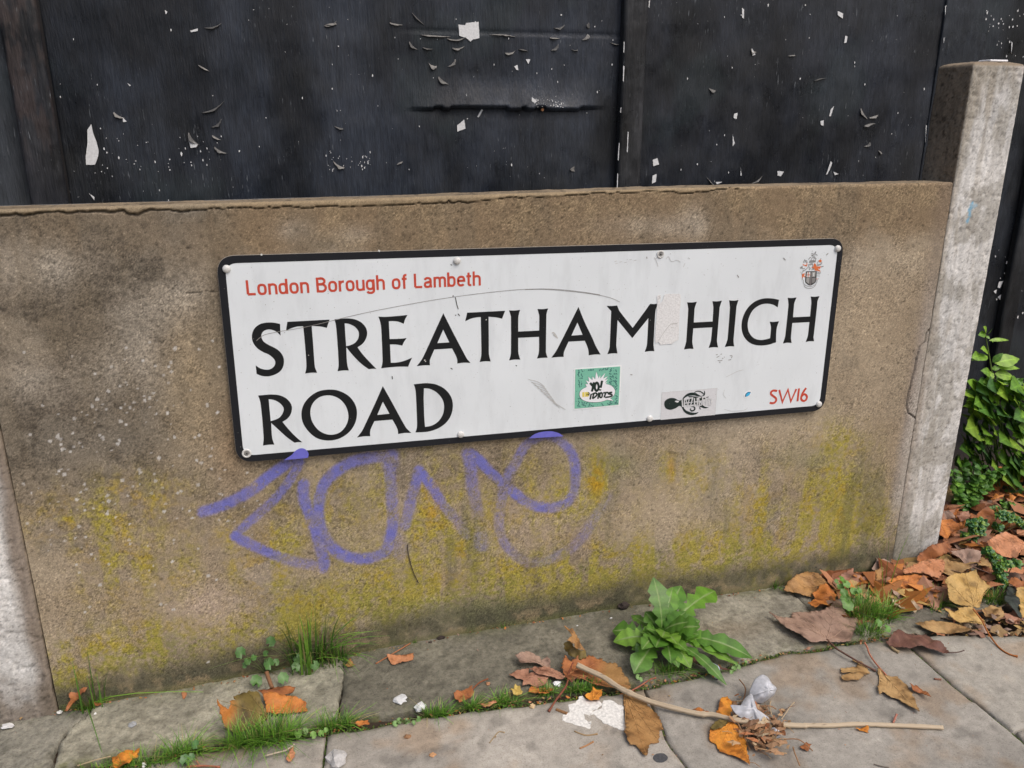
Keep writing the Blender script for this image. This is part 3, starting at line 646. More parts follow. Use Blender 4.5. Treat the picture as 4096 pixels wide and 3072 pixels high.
    for _ in range(900):
        if rs3.rand() < .6: cx, cy = rs3.uniform(0, 470), rs3.uniform(450, 1150)
        else: cx, cy = rs3.uniform(500, 1950), rs3.uniform(930, 1150) if rs3.rand() < .6 else rs3.uniform(410, 520)
        p = on_y(cx*1.8517, cy*1.8517); r_ = rs3.uniform(.0016, .0048); ix = int((p[0]-X[0, 0])/dx_)
        if ix < 6 or ix >= X.shape[1]-6: continue
        iz = int((p[2]-Z[0, ix])/(Z[1, ix]-Z[0, ix]))
        if iz < 6 or iz >= X.shape[0]-6: continue
        sl = (slice(iz-4, iz+5), slice(ix-4, ix+5)); dd = np.hypot(X[sl]-p[0], Z[sl]-p[2])/r_
        c[sl] = c[sl]*(1-rs3.uniform(.15, .45)*np.clip(1.35-dd, 0, 1)*(.5+.8*rg[sl]))[..., None]
    # spray paint
    g = graffiti(U, V); holes = sstep(.66, .74, n3); keep = np.clip(sstep(.34, .66, lf3*.50+rg*.34+.36*g-.02)+.14, 0, 1)
    lay((.15, .155, .47), np.clip(g*1.05, 0, .95)*keep*(1-.55*holes)*(1-.35*sstep(.45, .6, n2)*(1-np.clip(g, 0, 1))))
    return c, U, V
def build_wall():
    st = .0021
    nx = int((XJR-XJL)/st); nz = int(.97/st)
    xs = np.linspace(XJL+.0012, XJR-.0012, nx); zz = np.linspace(0, 1, nz)
    X = np.repeat(xs[None], nz, 0); zt_ = ztop(xs); zb = np.interp(xs, GX, GZ)-.03
    Z = zb[None]+(zt_-zb)[None]*zz[:, None]
    C, U, V = wallcolour(X, Z)
    Y = np.zeros(X.shape)+.0022*(fbm(X, Z, 5, 3, 701)-.5)*2+.0009*(fbm(X, Z, 60, 4, 702)-.5)*2+.0016*PITS
    e = zt_[None]-Z; Y = Y+.004*np.clip(1-e/.005, 0, 1)**2
    # the crack below the top edge: a recessed ragged line, with spalled mortar above it at the left
    for line, w_, dep in ((crack_top, 2.3, .006), (crack_r, 2.2, .006), (crack_l, 1.6, .0025), (crack_l2, 1.3, .0015)):
        L = np.array(line); m = (U > L[:, 0].min()-40) & (U < L[:, 0].max()+40) & (V > L[:, 1].min()-40) & (V < L[:, 1].max()+40)
        P = []
        rr = random.Random(3)
        for a, b in zip(line[:-1], line[1:]):
            n = max(1, int(math.dist(a, b)/26))
            for k in range(n): P.append((a[0]+(b[0]-a[0])*k/n+rr.uniform(-2, 2), a[1]+(b[1]-a[1])*k/n+rr.uniform(-4.5, 4.5)))
        P.append(line[-1])
        d, t = dseg(U[m], V[m], P); ww = w_*(.45+1.3*fbm(U[m], V[m]*0, .011, 3, 711))
        if line is crack_top: ww = ww*np.where(U[m] < 760, 1.75, np.where((U[m] > 1450) & (U[m] < 1900), 1.0, .62))
        k = 1-sstep(ww*.55, ww*1.3, d); Y[m] += dep*k
        if line is crack_top:    # mortar nosing above the crack stands slightly proud and lighter
            pl = np.interp(U[m], [p[0] for p in P], [p[1] for p in P]); ab = (V[m] < pl)
            Y[m] -= .0018*ab*(1-k)
            C[m] = np.where(ab[:, None], C[m]*.55+np.array((.30, .235, .145))*.5, C[m])
        C[m] = C[m]*(1-.35*k)[:, None]
    wall = tag(empty('concrete_wall', (0.4, 0, 0)), 'low weathered concrete wall panel with purple spray-paint scrawl and yellow lichen', 'wall')
    V_ = np.stack([X, Y, Z], -1).reshape(-1, 3); F = gridfaces(nx, nz)
    # top
    nt = 26; T = np.linspace(0, 1, nt); Xt = np.repeat(xs[None], nt, 0); Yt = Y[-1][None]*(1-T[:, None])+T[:, None]*TH
    Zt = zt_[None]+.0015*(fbm(Xt, Yt, 40, 4, 721)-.5)*2*np.minimum(T*8, 1)[:, None]
    n = fbm(Xt, Yt, 14, 4, 731)[..., None]; Ct = np.array((.235, .185, .125))*(.55+.8*n)*(1-.5*sstep(.60, .75, fbm(Xt, Yt, 90, 3, 732)))[..., None]
    V2 = np.stack([Xt, Yt, Zt], -1).reshape(-1, 3); k = len(V_)
    A = np.vstack([V_, V2]); FF = np.vstack([F, gridfaces(nx, nt)+k])
    AC = np.vstack([C.reshape(-1, 3), Ct.reshape(-1, 3)])
    # back and ends
    b = np.array([(XJL, TH, -.08), (XJR, TH, -.08), (XJR, TH, zt_[-1]), (XJL, TH, zt_[0]), (XJL, 0.003, -.08), (XJR, .003, -.08), (XJR, .006, zt_[-1]-.002), (XJL, .006, zt_[0]-.002)]); k = len(A)
    A = np.vstack([A, b]); AC = np.vstack([AC, np.full((8, 3), .2)])
    FF = np.vstack([FF, np.array([(k, k+3, k+2, k+1), (k+4, k+7, k+3, k), (k+5, k+1, k+2, k+6)])])
    o = mesh('panel', A, FF, MAT['concrete'], wall, AC, True)
build_wall()

# ================================================================== posts
def post(x0, x1, ytop, y0, y1, label, seed, dark_left, dome=0.010):
    """square cast post with worn arrises; colour per vertex"""
    st = .003
    ring = []
    ch = .0025 if dark_left else .006
    def edge(a, b):
        n = max(2, int(math.dist(a, b)/st)); return [(a[0]+(b[0]-a[0])*i/n, a[1]+(b[1]-a[1])*i/n) for i in range(n)]
    cs = [(x0+ch, y0), (x1-ch, y0), (x1, y0+ch), (x1, y1), (x0, y1), (x0, y0+ch)]
    for i in range(6): ring += edge(cs[i], cs[(i+1) % 6])
    R = np.array(ring); nr = len(R); zs = np.arange(-.10, ytop, st); nz = len(zs)
    X = np.repeat(R[None, :, 0], nz, 0); Y = np.repeat(R[None, :, 1], nz, 0); Z = np.repeat(zs[:, None], nr, 1)
    cx, cy = (x0+x1)/2, (y0+y1)/2
    dn = .0011*(fbm(X*1.3+Y, Z, 60, 4, seed)-.5)*2+.0014*(fbm(X+Y, Z, 9, 3, seed+1)-.5)*2
    dn = dn-.0018*sstep(.70, .76, fbm(X+Y*1.7, Z, 90, 2, seed+2))
    nxx = np.where(np.abs(X-x0) < 1e-4, -1, np.where(np.abs(X-x1) < 1e-4, 1, 0)); nyy = np.where(np.abs(Y-y0) < 1e-4, -1, np.where(np.abs(Y-y1) < 1e-4, 1, 0))
    X2 = X+dn*nxx; Y2 = Y+dn*nyy
    pitr = np.random.RandomState(seed).rand(*X.shape)
    n1 = fbm(X+Y, Z, 8, 4, seed+3); n2 = fbm((X+Y)*1.0, Z*.12, 70, 4, seed+4); n3 = fbm(X+Y, Z, 110, 3, seed+5)
    light = np.array((.64, .63, .61)); brown = np.array((.25, .20, .145)); pit = np.array((.13, .11, .09))
    C = np.ones(X.shape+(3,))*light*(.74+.42*n1)[..., None]
    def lay(c_, m): nonlocal C; m = np.clip(m, 0, 1)[..., None]; C = C*(1-m)+np.array(c_)*m
    f = np.clip((X-x0)/(x1-x0), 0, 1)
    if dark_left:
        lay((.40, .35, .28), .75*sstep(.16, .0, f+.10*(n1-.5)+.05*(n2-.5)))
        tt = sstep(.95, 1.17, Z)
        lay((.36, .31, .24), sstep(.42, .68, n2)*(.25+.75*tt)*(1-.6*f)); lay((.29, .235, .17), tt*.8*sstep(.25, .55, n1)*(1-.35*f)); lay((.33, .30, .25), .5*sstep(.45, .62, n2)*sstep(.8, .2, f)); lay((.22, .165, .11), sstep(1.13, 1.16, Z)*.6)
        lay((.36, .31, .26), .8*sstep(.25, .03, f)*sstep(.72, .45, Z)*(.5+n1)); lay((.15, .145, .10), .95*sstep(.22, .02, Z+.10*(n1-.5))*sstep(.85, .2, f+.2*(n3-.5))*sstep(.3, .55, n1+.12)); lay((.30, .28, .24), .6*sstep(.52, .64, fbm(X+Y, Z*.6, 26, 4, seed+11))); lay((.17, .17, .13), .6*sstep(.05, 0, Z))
        lay((.25, .245, .20), sstep(.30, .0, Z)*.35*sstep(.4, .6, n2))
    else:
        lay((.20, .155, .115), .9*sstep(.70, .93, f+.16*(n1-.5)+.05*(n2-.5))*sstep(.25, -.1, -Z)); lay((.17, .135, .10), .85*sstep(.42, .7, n1+.25*sstep(.12, 0, Z))*sstep(.25, .02, Z)); lay((.24, .19, .14), .95*sstep(.45, .60, Z+.1*(n1-.5)))
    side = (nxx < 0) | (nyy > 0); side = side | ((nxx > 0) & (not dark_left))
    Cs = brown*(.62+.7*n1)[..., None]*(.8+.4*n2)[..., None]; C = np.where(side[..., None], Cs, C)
    C = C*(1-.55*sstep(.66, .74, n3)*(.5+.5*side))[..., None]*(1+.16*(pitr-.5)*2)[..., None]*(1-.5*(pitr > .955))[..., None]*(.80+.4*fbm((X+Y)*1.0, Z*.10, 160, 3, seed+8))[..., None]
    if dark_left:   # pale blue scuff
        U, V = project(np.stack([X, Y, Z], -1)); d, t = dseg(U, V, px('3', [(1880, 1280), (1858, 1330), (1860, 1370), (1845, 1400)])); d2, t2 = dseg(U, V, px('3', [(1900, 1300), (1880, 1315)]))
        k = .8*np.maximum((1-sstep(3, 8, d)), .5*(1-sstep(4, 12, d2)))*sstep(.35, .5, n3); lay((.16, .42, .62), np.where(nyy < 0, k, 0))
        d, t = dseg(U, V, px('e', [(775, 105), (765, 160), (785, 210), (765, 255)])); lay((.72, .72, .72), np.where(nyy < 0, .9*(1-sstep(8, 13, d))*sstep(.35, .45, n3), 0))
    V_ = np.stack([X2, Y2, Z], -1).reshape(-1, 3); i = np.arange(nr*nz).reshape(nz, nr); j = np.roll(i, -1, 1)
    F = np.stack([i[:-1].ravel(), j[:-1].ravel(), j[1:].ravel(), i[1:].ravel()], 1).tolist()
    VV = V_.tolist(); CC = C.reshape(-1, 3).tolist(); prev = i[-1]
    for s_, dz in ((.96, .25), (.88, .5), (.7, .75), (.45, .93), (.2, 1.0)):
        k = len(VV); z = ytop+dome*dz
        for q in range(nr):
            x, y = cx+(R[q, 0]-cx)*s_, cy+(R[q, 1]-cy)*s_
            VV.append((x, y, z+.0015*(vnoise(np.array([x*90]), np.array([y*90]), seed)[0]-.5))); CC.append((.24, .19, .135))
        cur = np.arange(k, k+nr)
        for q in range(nr): F.append((prev[q], prev[(q+1) % nr], cur[(q+1) % nr], cur[q]))
        prev = cur
    F.append(tuple(int(q) for q in prev))
    o = mesh('concrete_post', VV, F, MAT['postconcrete'], None, CC, True)
    return tag(o, label, 'post')
yb = onplane(3757, 262, (XJR, 0, 0), np.array((1., 0, 0)))[1]; yb2 = onplane(3684, 715, (XJR, 0, 0), np.array((1., 0, 0)))[1]
print('post depth', yb, yb2)
ptop = on_y(3940, 262)[2]
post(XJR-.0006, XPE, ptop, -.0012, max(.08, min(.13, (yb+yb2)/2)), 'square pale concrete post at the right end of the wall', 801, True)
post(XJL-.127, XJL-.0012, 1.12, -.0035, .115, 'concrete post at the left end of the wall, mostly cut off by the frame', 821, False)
# ================================================================== the street name sign
SY = -0.0105                                     # front face of the plate
def w2(r, pts): return [tuple(on_y(x, y, SY)[[0, 2]]) for x, y in px(r, pts)]
def signmat(name, c, rough=.35, dirt=True):
    m, n, b = newmat(name); v = coords(n); b.inputs['Roughness'].default_value = rough; b.inputs['Specular IOR Level'].default_value = .4
    f = noise(n, v, 5, 4); f2 = noise(n, v, 420, 2, .5); f3 = noise(n, coords(n, (1, 1, .25)), 26, 4, .65)
    cc = mix(n, tuple(c), tuple(x*.93 for x in c), ramp(n, f, [(.35, (0, 0, 0)), (.7, (1, 1, 1))]))
    if dirt:
        cc = mix(n, cc, tuple(x*.80 for x in c), ramp(n, f3, [(.50, (0, 0, 0)), (.80, (.8, .8, .8))]))
        k = ramp(n, f2, [(.735, (0, 0, 0)), (.77, (.75, .75, .75))]); cc = mix(n, cc, (.22, .20, .18), k)
    n.links.new(cc, b.inputs['Base Color']); bump(n, b, noise(n, v, 30, 3), .12, .001); return m
def blackmat(name, c, amt=.75):
    m, n, b = newmat(name); v = coords(n); b.inputs['Roughness'].default_value = .45; b.inputs['Specular IOR Level'].default_value = .22
    f2 = noise(n, v, 520, 2, .5); f = noise(n, v, 14, 3)
    cc = mix(n, tuple(c), (c[0]*1.5+.004, c[1]*1.5+.004, c[2]*1.5+.004), f)
    cc = mix(n, cc, (.42, .46, .50), ramp(n, f2, [(amt, (0, 0, 0)), (amt+.035, (.8, .8, .8))]))
    n.links.new(cc, b.inputs['Base Color']); return m
M_WHITE = signmat('white_enamel', (.735, .782, .815)); M_BLACK = blackmat('black_enamel', (.010, .011, .014)); M_LET = blackmat('black_lettering', (.008, .009, .010), .76)
M_RED = simple('red_lettering', (.53, .066, .035), .45, .12, 200); M_EDGE = simple('worn_alloy_edge', (.42, .38, .33), .5, .25, 300, metal=.3)
M_PURPLE = simple('purple_spray', (.135, .135, .54), .55, .08, 150)
sign = tag(empty('street_sign', tuple(on_y(2150, 1400, SY))), 'white street name plate with black border reading STREATHAM HIGH ROAD, stickers and scratches', 'sign')
cs = [on_y(*q, SY)[[0, 2]] for q in [(861, 1022), (3379, 951), (3297, 1643), (946, 1854)]]     # unrounded corners
def rounded(cs, rad, inset=0.0, n=10):
    cs = [np.array(c) for c in cs]; N = 4; out = []
    for i in range(N):
        p, a, b = cs[i], cs[i-1], cs[(i+1) % N]
        ua = (a-p)/np.linalg.norm(a-p); ub = (b-p)/np.linalg.norm(b-p); q = p+ua*inset+ub*inset
        r = max(rad-inset*.75, .004); s = q+ua*r; e = q+ub*r
        for k in range(n+1):
            t = k/n; out.append(tuple((1-t)**2*s+2*t*(1-t)*(q*.94+(s+e)*.03)+t*t*e))
    return out
def flat(name, loops, lift, thick, mat, parent=None, **kw):
    Yc = SY-lift
    me = fill_mesh(loops, thick, lambda u, v, w_: (u, Yc-w_, v)); return link(name, me, mat, parent or sign)
O0 = rounded(cs, .030); BW = .0137
O1 = rounded(cs, .030, BW)
flat('plate', [rounded(cs, .030, .0006)], -.0018, .0030, M_EDGE)
flat('face', [O1], .0001, .0006, M_WHITE)
flat('border', [rounded(cs, .030, .0011), rounded(cs, .030, BW)], .00025, .0008, M_BLACK)
LET = {}
def letter(r, loops, ch):
    lp = [w2(r, outline(q)) for q in loops]; o = flat('letter', lp, .0004, .0005, M_LET); return o
S = 1
letter('S1', [[(620, 290), (630, 495), (560, 430, S), (500, 400, S), (420, 385, S), (340, 410, S), (298, 460, S), (292, 520, S), (320, 590, S), (400, 650, S), (500, 700, S), (590, 755, S), (655, 830, S), (688, 920, S), (680, 1030, S), (630, 1120, S), (540, 1180, S), (420, 1215, S), (300, 1208, S), (206, 1172), (190, 1025), (280, 1080, S), (380, 1100, S), (460, 1085, S), (520, 1030, S), (535, 960, S), (505, 900, S), (420, 830, S), (320, 785, S), (220, 720, S), (150, 630, S), (122, 530, S), (140, 420, S), (200, 335, S), (300, 280, S), (420, 264, S), (530, 270, S)]], 'S')
letter('S1', [[(750, 252), (1497, 213), (1448, 357), (1330, 334, S), (1180, 325), (1205, 640, S), (1232, 1010, S), (1250, 1090, S), (1277, 1152), (1170, 1152, S), (1062, 1166), (1082, 1090, S), (1085, 980, S), (1062, 660, S), (1030, 330), (930, 334, S), (830, 362, S), (725, 410)]], 'T')
R1 = [(1583, 208), (1700, 198, S), (1820, 192, S), (1950, 210, S), (2060, 265, S), (2135, 350, S), (2162, 450, S), (2140, 550, S), (2080, 640, S), (1990, 702), (2060, 800, S), (2150, 905, S), (2260, 1020, S), (2325, 1085), (2255, 1082, S), (2190, 1090), (2090, 1020, S), (1990, 930, S), (1880, 810, S), (1800, 708), (1792, 712), (1800, 900, S), (1812, 1020, S), (1838, 1112), (1740, 1112, S), (1638, 1126), (1655, 1040, S), (1655, 940, S), (1640, 680, S), (1612, 340, S)]
letter('S1', [R1, [(1762, 278), (1850, 292, S), (1950, 345, S), (2010, 430, S), (2008, 530, S), (1960, 610, S), (1880, 660, S), (1790, 684)]], 'R')
letter('S2', [[(503, 292), (640, 296, S), (860, 280, S), (1017, 265), (975, 340, S), (950, 420), (860, 384, S), (770, 372, S), (687, 374), (702, 690), (860, 686, S), (1001, 673), (955, 740, S), (925, 806), (820, 786, S), (707, 784), (722, 1110), (830, 1104, S), (960, 1076, S), (1100, 1017), (1055, 1110, S), (1030, 1178), (860, 1178, S), (700, 1190, S), (550, 1208), (572, 1120, S), (575, 1000, S), (562, 700, S), (545, 440, S)]], 'E')
def A(pts_out, tri, r): letter(r, [pts_out, tri], 'A')
A([(1650, 232), (1800, 530, S), (1930, 780, S), (2020, 950, S), (2070, 1040, S), (2130, 1110), (2010, 1108, S), (1896, 1122), (1898, 1060, S), (1870, 980, S), (1805, 855), (1492, 874), (1420, 1040, S), (1412, 1090, S), (1415, 1152), (1300, 1155, S), (1183, 1167), (1270, 1050, S), (1350, 890, S), (1500, 560, S)], [(1648, 522), (1545, 762), (1756, 748)], 'S2')
letter('S5', [[(215, 356), (886, 322), (832, 462), (720, 438, S), (593, 428), (597, 800, S), (598, 1060, S), (605, 1120, S), (629, 1218), (530, 1215, S), (434, 1229), (460, 1140, S), (466, 1040, S), (460, 700, S), (456, 433), (370, 440, S), (280, 462, S), (179, 508)]], 'T')
letter('S5', [[(955, 315), (1050, 318, S), (1150, 306), (1125, 400, S), (1118, 480, S), (1118, 690), (1488, 672), (1490, 460, S), (1485, 390, S), (1458, 291), (1550, 293, S), (1647, 281), (1620, 370, S), (1615, 480, S), (1608, 1000, S), (1615, 1080, S), (1638, 1153), (1540, 1155, S), (1448, 1167), (1478, 1080, S), (1486, 980, S), (1486, 783), (1118, 800), (1118, 1000, S), (1125, 1090, S), (1153, 1186), (1050, 1186, S), (956, 1199), (982, 1110, S), (990, 1000, S), (990, 480, S), (985, 410, S)]], 'H')
# second A of the first word is measured in two overlapping areas
def s6(p): return tuple(((p[0]*.22604+2280)-1820)/.22604 if i == 0 else ((p[1]*.22604+1140)-1170)/.22604 for i in (0, 1))+tuple(p[2:])
A([s6((148, 386)), s6((260, 660, S)), s6((390, 930, S)), s6((455, 1080, S)), s6((540, 1228)), s6((440, 1228, S)), s6((329, 1243)), s6((325, 1160, S)), s6((300, 1075, S)), s6((260, 984)), (2008, 868), (1935, 1030, S), (1922, 1080, S), (1922, 1137), (1815, 1140, S), (1705, 1152), (1790, 1030, S), (1880, 860, S), (2040, 540, S)], [s6((130, 662)), (2058, 762), s6((221, 880))], 'S5')
letter('S6', [[(645, 367), (740, 370, S), (833, 361), (860, 430, S), (900, 495, S), (1108, 757), (1340, 440, S), (1385, 375, S), (1418, 333), (1480, 336, S), (1540, 329), (1534, 380), (1512, 450, S), (1500, 600, S), (1478, 1010, S), (1480, 1090, S), (1492, 1170), (1410, 1168, S), (1320, 1182), (1352, 1090, S), (1365, 990, S), (1385, 585), (1100, 938), (840, 618), (820, 1000, S), (820, 1090, S), (838, 1208), (750, 1208, S), (659, 1222), (695, 1120, S), (705, 1010, S), (728, 460), (690, 420, S)]], 'M')
def s7H(x0, y0): pass
letter('S7', [[(178, 328), (250, 330, S), (320, 320), (290, 410, S), (284, 470, S), (275, 625), (553, 611), (562, 450, S), (562, 390, S), (551, 311), (620, 314, S), (690, 303), (660, 390, S), (652, 460, S), (620, 850, S), (618, 910, S), (633, 992), (560, 990, S), (493, 1001), (525, 910, S), (535, 830, S), (548, 697), (268, 711), (256, 860, S), (254, 920, S), (271, 1015), (200, 1013, S), (130, 1024), (158, 930, S), (168, 850, S), (192, 470, S), (190, 400, S)]], 'H')
letter('S7', [[(796, 298), (870, 304, S), (935, 293), (908, 380, S), (900, 450, S), (866, 830, S), (862, 900, S), (871, 978), (800, 976, S), (733, 988), (765, 900, S), (778, 820, S), (806, 450, S), (806, 380, S)]], 'I')
letter('S7', [[(1532, 291), (1512, 403), (1440, 362, S), (1350, 348, S), (1250, 368, S), (1150, 440, S), (1090, 550, S), (1070, 660, S), (1090, 770, S), (1160, 855, S), (1270, 884, S), (1400, 858), (1412, 740, S), (1412, 680, S), (1394, 614), (1460, 617, S), (1531, 607), (1500, 700, S), (1490, 800, S), (1488, 917), (1380, 952, S), (1250, 965, S), (1130, 940, S), (1040, 870, S), (990, 770, S), (980, 650, S), (1010, 520, S), (1080, 400, S), (1180, 315, S), (1300, 273, S), (1420, 270, S)]], 'G')
letter('S7', [[(1660, 261), (1720, 265, S), (1790, 256), (1758, 340, S), (1750, 410, S), (1738, 549), (1990, 537), (2006, 370, S), (2008, 310, S), (2000, 243), (2060, 246, S), (2128, 237), (2100, 310, S), (2092, 390, S), (2048, 780, S), (2040, 840, S), (2049, 902), (1980, 902, S), (1924, 914), (1955, 830, S), (1965, 760, S), (1980, 619), (1728, 633), (1712, 790, S), (1708, 860, S), (1718, 926), (1650, 924, S), (1589, 936), (1618, 850, S), (1630, 770, S), (1668, 410, S), (1670, 340, S)]], 'H')
R2 = [(145, 450), (260, 440, S), (380, 432, S), (520, 446, S), (640, 500, S), (720, 590, S), (743, 680, S), (720, 780, S), (660, 860, S), (574, 915), (650, 1010, S), (750, 1120, S), (850, 1215, S), (927, 1276), (850, 1274, S), (790, 1284), (690, 1215, S), (590, 1130, S), (480, 1030, S), (376, 935), (382, 1080, S), (395, 1210, S), (431, 1318), (330, 1320, S), (229, 1335), (240, 1240, S), (238, 1130, S), (215, 850, S), (185, 580, S)]
letter('S3', [R2, [(329, 514), (430, 530, S), (530, 585, S), (595, 670, S), (580, 760, S), (520, 840, S), (440, 880, S), (367, 903)]], 'R')
letter('S3', [[(1450, 345, S), (1620, 385, S), (1770, 480, S), (1870, 630, S), (1892, 790, S), (1850, 960, S), (1740, 1110, S), (1580, 1210, S), (1390, 1246, S), (1200, 1210, S), (1050, 1100, S), (940, 940, S), (910, 770, S), (950, 610, S), (1060, 470, S), (1230, 370, S)], [(1390, 446, S), (1250, 470, S), (1140, 550, S), (1080, 660, S), (1070, 790, S), (1110, 930, S), (1210, 1060, S), (1340, 1130, S), (1470, 1142, S), (1600, 1095, S), (1700, 980, S), (1742, 830, S), (1710, 670, S), (1630, 550, S), (1520, 475, S)]], 'O')
A([(580, 283), (720, 530, S), (850, 770, S), (950, 950, S), (1000, 1030, S), (1083, 1110), (960, 1112, S), (848, 1131), (848, 1080, S), (820, 1000, S), (750, 876), (433, 901), (372, 1030, S), (355, 1100, S), (358, 1169), (240, 1172, S), (123, 1192), (210, 1080, S), (280, 940, S), (430, 620, S)], [(581, 560), (482, 794), (698, 772)], 'S4')
letter('S4', [[(1129, 252), (1240, 238, S), (1370, 232, S), (1520, 254, S), (1670, 330, S), (1780, 460, S), (1820, 620, S), (1790, 790, S), (1700, 930, S), (1560, 1030, S), (1400, 1085, S), (1280, 1098, S), (1156, 1102), (1180, 1030, S), (1186, 940, S), (1178, 700, S), (1165, 420, S), (1150, 320, S)], [(1308, 321), (1420, 334, S), (1540, 400, S), (1630, 510, S), (1665, 640, S), (1640, 790, S), (1560, 910, S), (1450, 980, S), (1328, 1006), (1312, 800, S), (1304, 500, S)]], 'D')

def ribbon(P, wid, closed=False):
    """mitred strip of constant width around a 2-D path, as one polygon strip"""
    P = [np.asarray(p, float) for p in P]; n = len(P); L = []; R_ = []
    for i in range(n):
        if closed: a, b = P[i-1], P[(i+1) % n]
        else: a, b = P[max(i-1, 0)], P[min(i+1, n-1)]
        p = P[i]; t1 = p-a if not np.allclose(p, a) else b-p; t2 = b-p if not np.allclose(p, b) else p-a
        t1 = t1/(np.linalg.norm(t1)+1e-12); t2 = t2/(np.linalg.norm(t2)+1e-12); n1 = np.array((-t1[1], t1[0])); n2 = np.array((-t2[1], t2[0]))
        m = n1+n2; m = m/(np.linalg.norm(m)+1e-12); k = wid/2/max(.45, abs(m@n1)); w_ = k if not hasattr(wid, '__len__') else k
        L.append(p+m*w_); R_.append(p-m*w_)
    V = L+R_; F = []
    for i in range(n if closed else n-1): j = (i+1) % n; F.append((i, j, n+j, n+i))
    return V, F
class Ink:
    """flat printed strokes: every stroke lies a hair above the last, so none share a plane"""
    def __init__(s, lift): s.mb = MB(); s.l = lift; s.k = 0
    def stroke(s, P, wid, closed=False, taper=False):
        V, F = ribbon(P, wid, closed)
        if taper:
            n = len(P); c = [(V[i]+V[n+i])/2 for i in range(n)]
            for i in range(n):
                t = i/(n-1); f = max(.12, math.sin(math.pi*min(1, t*1.0+.02))**.7); V[i] = c[i]+(V[i]-c[i])*f; V[n+i] = c[i]+(V[n+i]-c[i])*f
        y = SY-s.l-s.k*.000006; s.k += 1
        s.mb.add([(v[0], y, v[1]) for v in V], F)
    def build(s, name, mat, parent=None): return s.mb.build(name, mat, parent or sign)
# --- "London Borough of Lambeth": condensed grotesque built from strokes, in a box of x 0..W, y 0..1 (cap height)
def arc(cx, cy, rx, ry, a0, a1, n=10): return [(cx+rx*math.cos(math.radians(a0+(a1-a0)*i/n)), cy+ry*math.sin(math.radians(a0+(a1-a0)*i/n))) for i in range(n+1)]
sw = .155; h = sw/2; xh = .73
def superarc(cx, cy, rx, ry, a0, a1, n=14, e=.74):
    o = []
    for i in range(n+1):
        a = math.radians(a0+(a1-a0)*i/n); c, s_ = math.cos(a), math.sin(a)
        o.append((cx+rx*math.copysign(abs(c)**e, c), cy+ry*math.copysign(abs(s_)**e, s_)))
    return o
bw = .215
GL = {
 'L': (.60, [[(h, 1), (h, h-.0), ], [(h, h), (.55, h)]]),
 'B': (.68, [[(h, 0), (h, 1)], [(h, 1-h), (.34, 1-h)]+arc(.34, .745, .20, .185, 90, -90, 8)+[(h, .545)], [(h, .535), (.36, .535)]+arc(.36, .302, .235, .235, 90, -90, 8)+[(h, h)]]),
 'o': (.60, [superarc(.29, xh/2, bw, xh/2-h+.01, 0, 360, 26)]),
 'n': (.58, [[(h, 0), (h, xh)], [(h, .42)]+superarc(.285, .44, .205, .225, 170, 0, 10)+[(.49, 0)]]),
 'd': (.60, [superarc(.27, xh/2, bw-.01, xh/2-h+.01, 0, 360, 26), [(.50, 0), (.50, 1)]]),
 'b': (.60, [superarc(.30, xh/2, bw-.01, xh/2-h+.01, 0, 360, 26), [(h, 0), (h, 1)]]),
 'r': (.38, [[(h, 0), (h, xh)], [(h, .40)]+arc(.30, .42, .22, .245, 180, 95, 6)+[(.36, .665)]]),
 'u': (.58, [[(.49, 0), (.49, xh)], [(h, xh), (h, .29)]+superarc(.28, .28, .205, .225, 180, 355, 10)]),
 'g': (.60, [superarc(.27, xh/2+.01, bw-.01, xh/2-h, 0, 360, 26), [(.50, xh), (.50, -.02)]+arc(.28, -.03, .22, .15, 0, -165, 8)]),
 'h': (.58, [[(h, 0), (h, 1)], [(h, .42)]+superarc(.285, .44, .205, .225, 170, 0, 10)+[(.49, 0)]]),
 'f': (.36, [[(.15, 0), (.15, .80)]+arc(.27, .82, .12, .115, 180, 85, 5)+[(.33, .935)], [(.0, xh-.05), (.33, xh-.05)]]),
 'a': (.58, [[(.065, .55)]+arc(.26, .55, .185, .12, 170, 10, 8)+[(.455, .5), (.455, .10), (.54, .05)], [(.455, .42), (.27, .385)]+superarc(.235, .215, .165, .155, 80, 300, 10)+[(.40, .10), (.455, .20)]]),
 'm': (.86, [[(h, 0), (h, xh)], [(h, .42)]+superarc(.255, .46, .175, .205, 170, 0, 9)+[(.43, 0)], [(.43, .42)]+superarc(.605, .46, .175, .205, 170, 0, 9)+[(.78, 0)]]),
 'e': (.58, [[(.075, .385), (.50, .385)]+superarc(.285, xh/2, bw, xh/2-h+.01, 8, 318, 22)]),
 't': (.36, [[(.15, .93), (.15, .18)]+arc(.27, .17, .12, .11, 180, 270, 5)+[(.34, .065)], [(0, xh-.05), (.33, xh-.05)]]),
 ' ': (.30, [])}
bl0, bl1 = np.array(w2('K4', [(84, 270)])[0]), np.array(w2('K4', [(2143, 181)])[0]); tl = np.array(w2('K4', [(70, 135)])[0])
txt = 'London Borough of Lambeth'; gap = .075; W = sum(GL[c][0]+gap for c in txt)-gap-.09
ex = (bl1-bl0)/W; ey = tl-bl0
ink = None; x = 0
for c in txt:
    if c != ' ':
        ink = Ink(.0007)
        for s_ in GL[c][1]:
            cl = len(s_) > 20 and math.dist(s_[0], s_[-1]) < .02
            if cl: s_ = s_[:-1]
            V, F = ribbon([np.array((x+p[0], p[1])) for p in s_], sw, cl); y = SY-.0007-ink.k*.000006; ink.k += 1
            V = [bl0+ex*v[0]+ey*v[1] for v in V]; ink.mb.add([(v[0], y, v[1]) for v in V], F)
        ink.build('small_letter', M_RED)
    x += GL[c][0]+gap
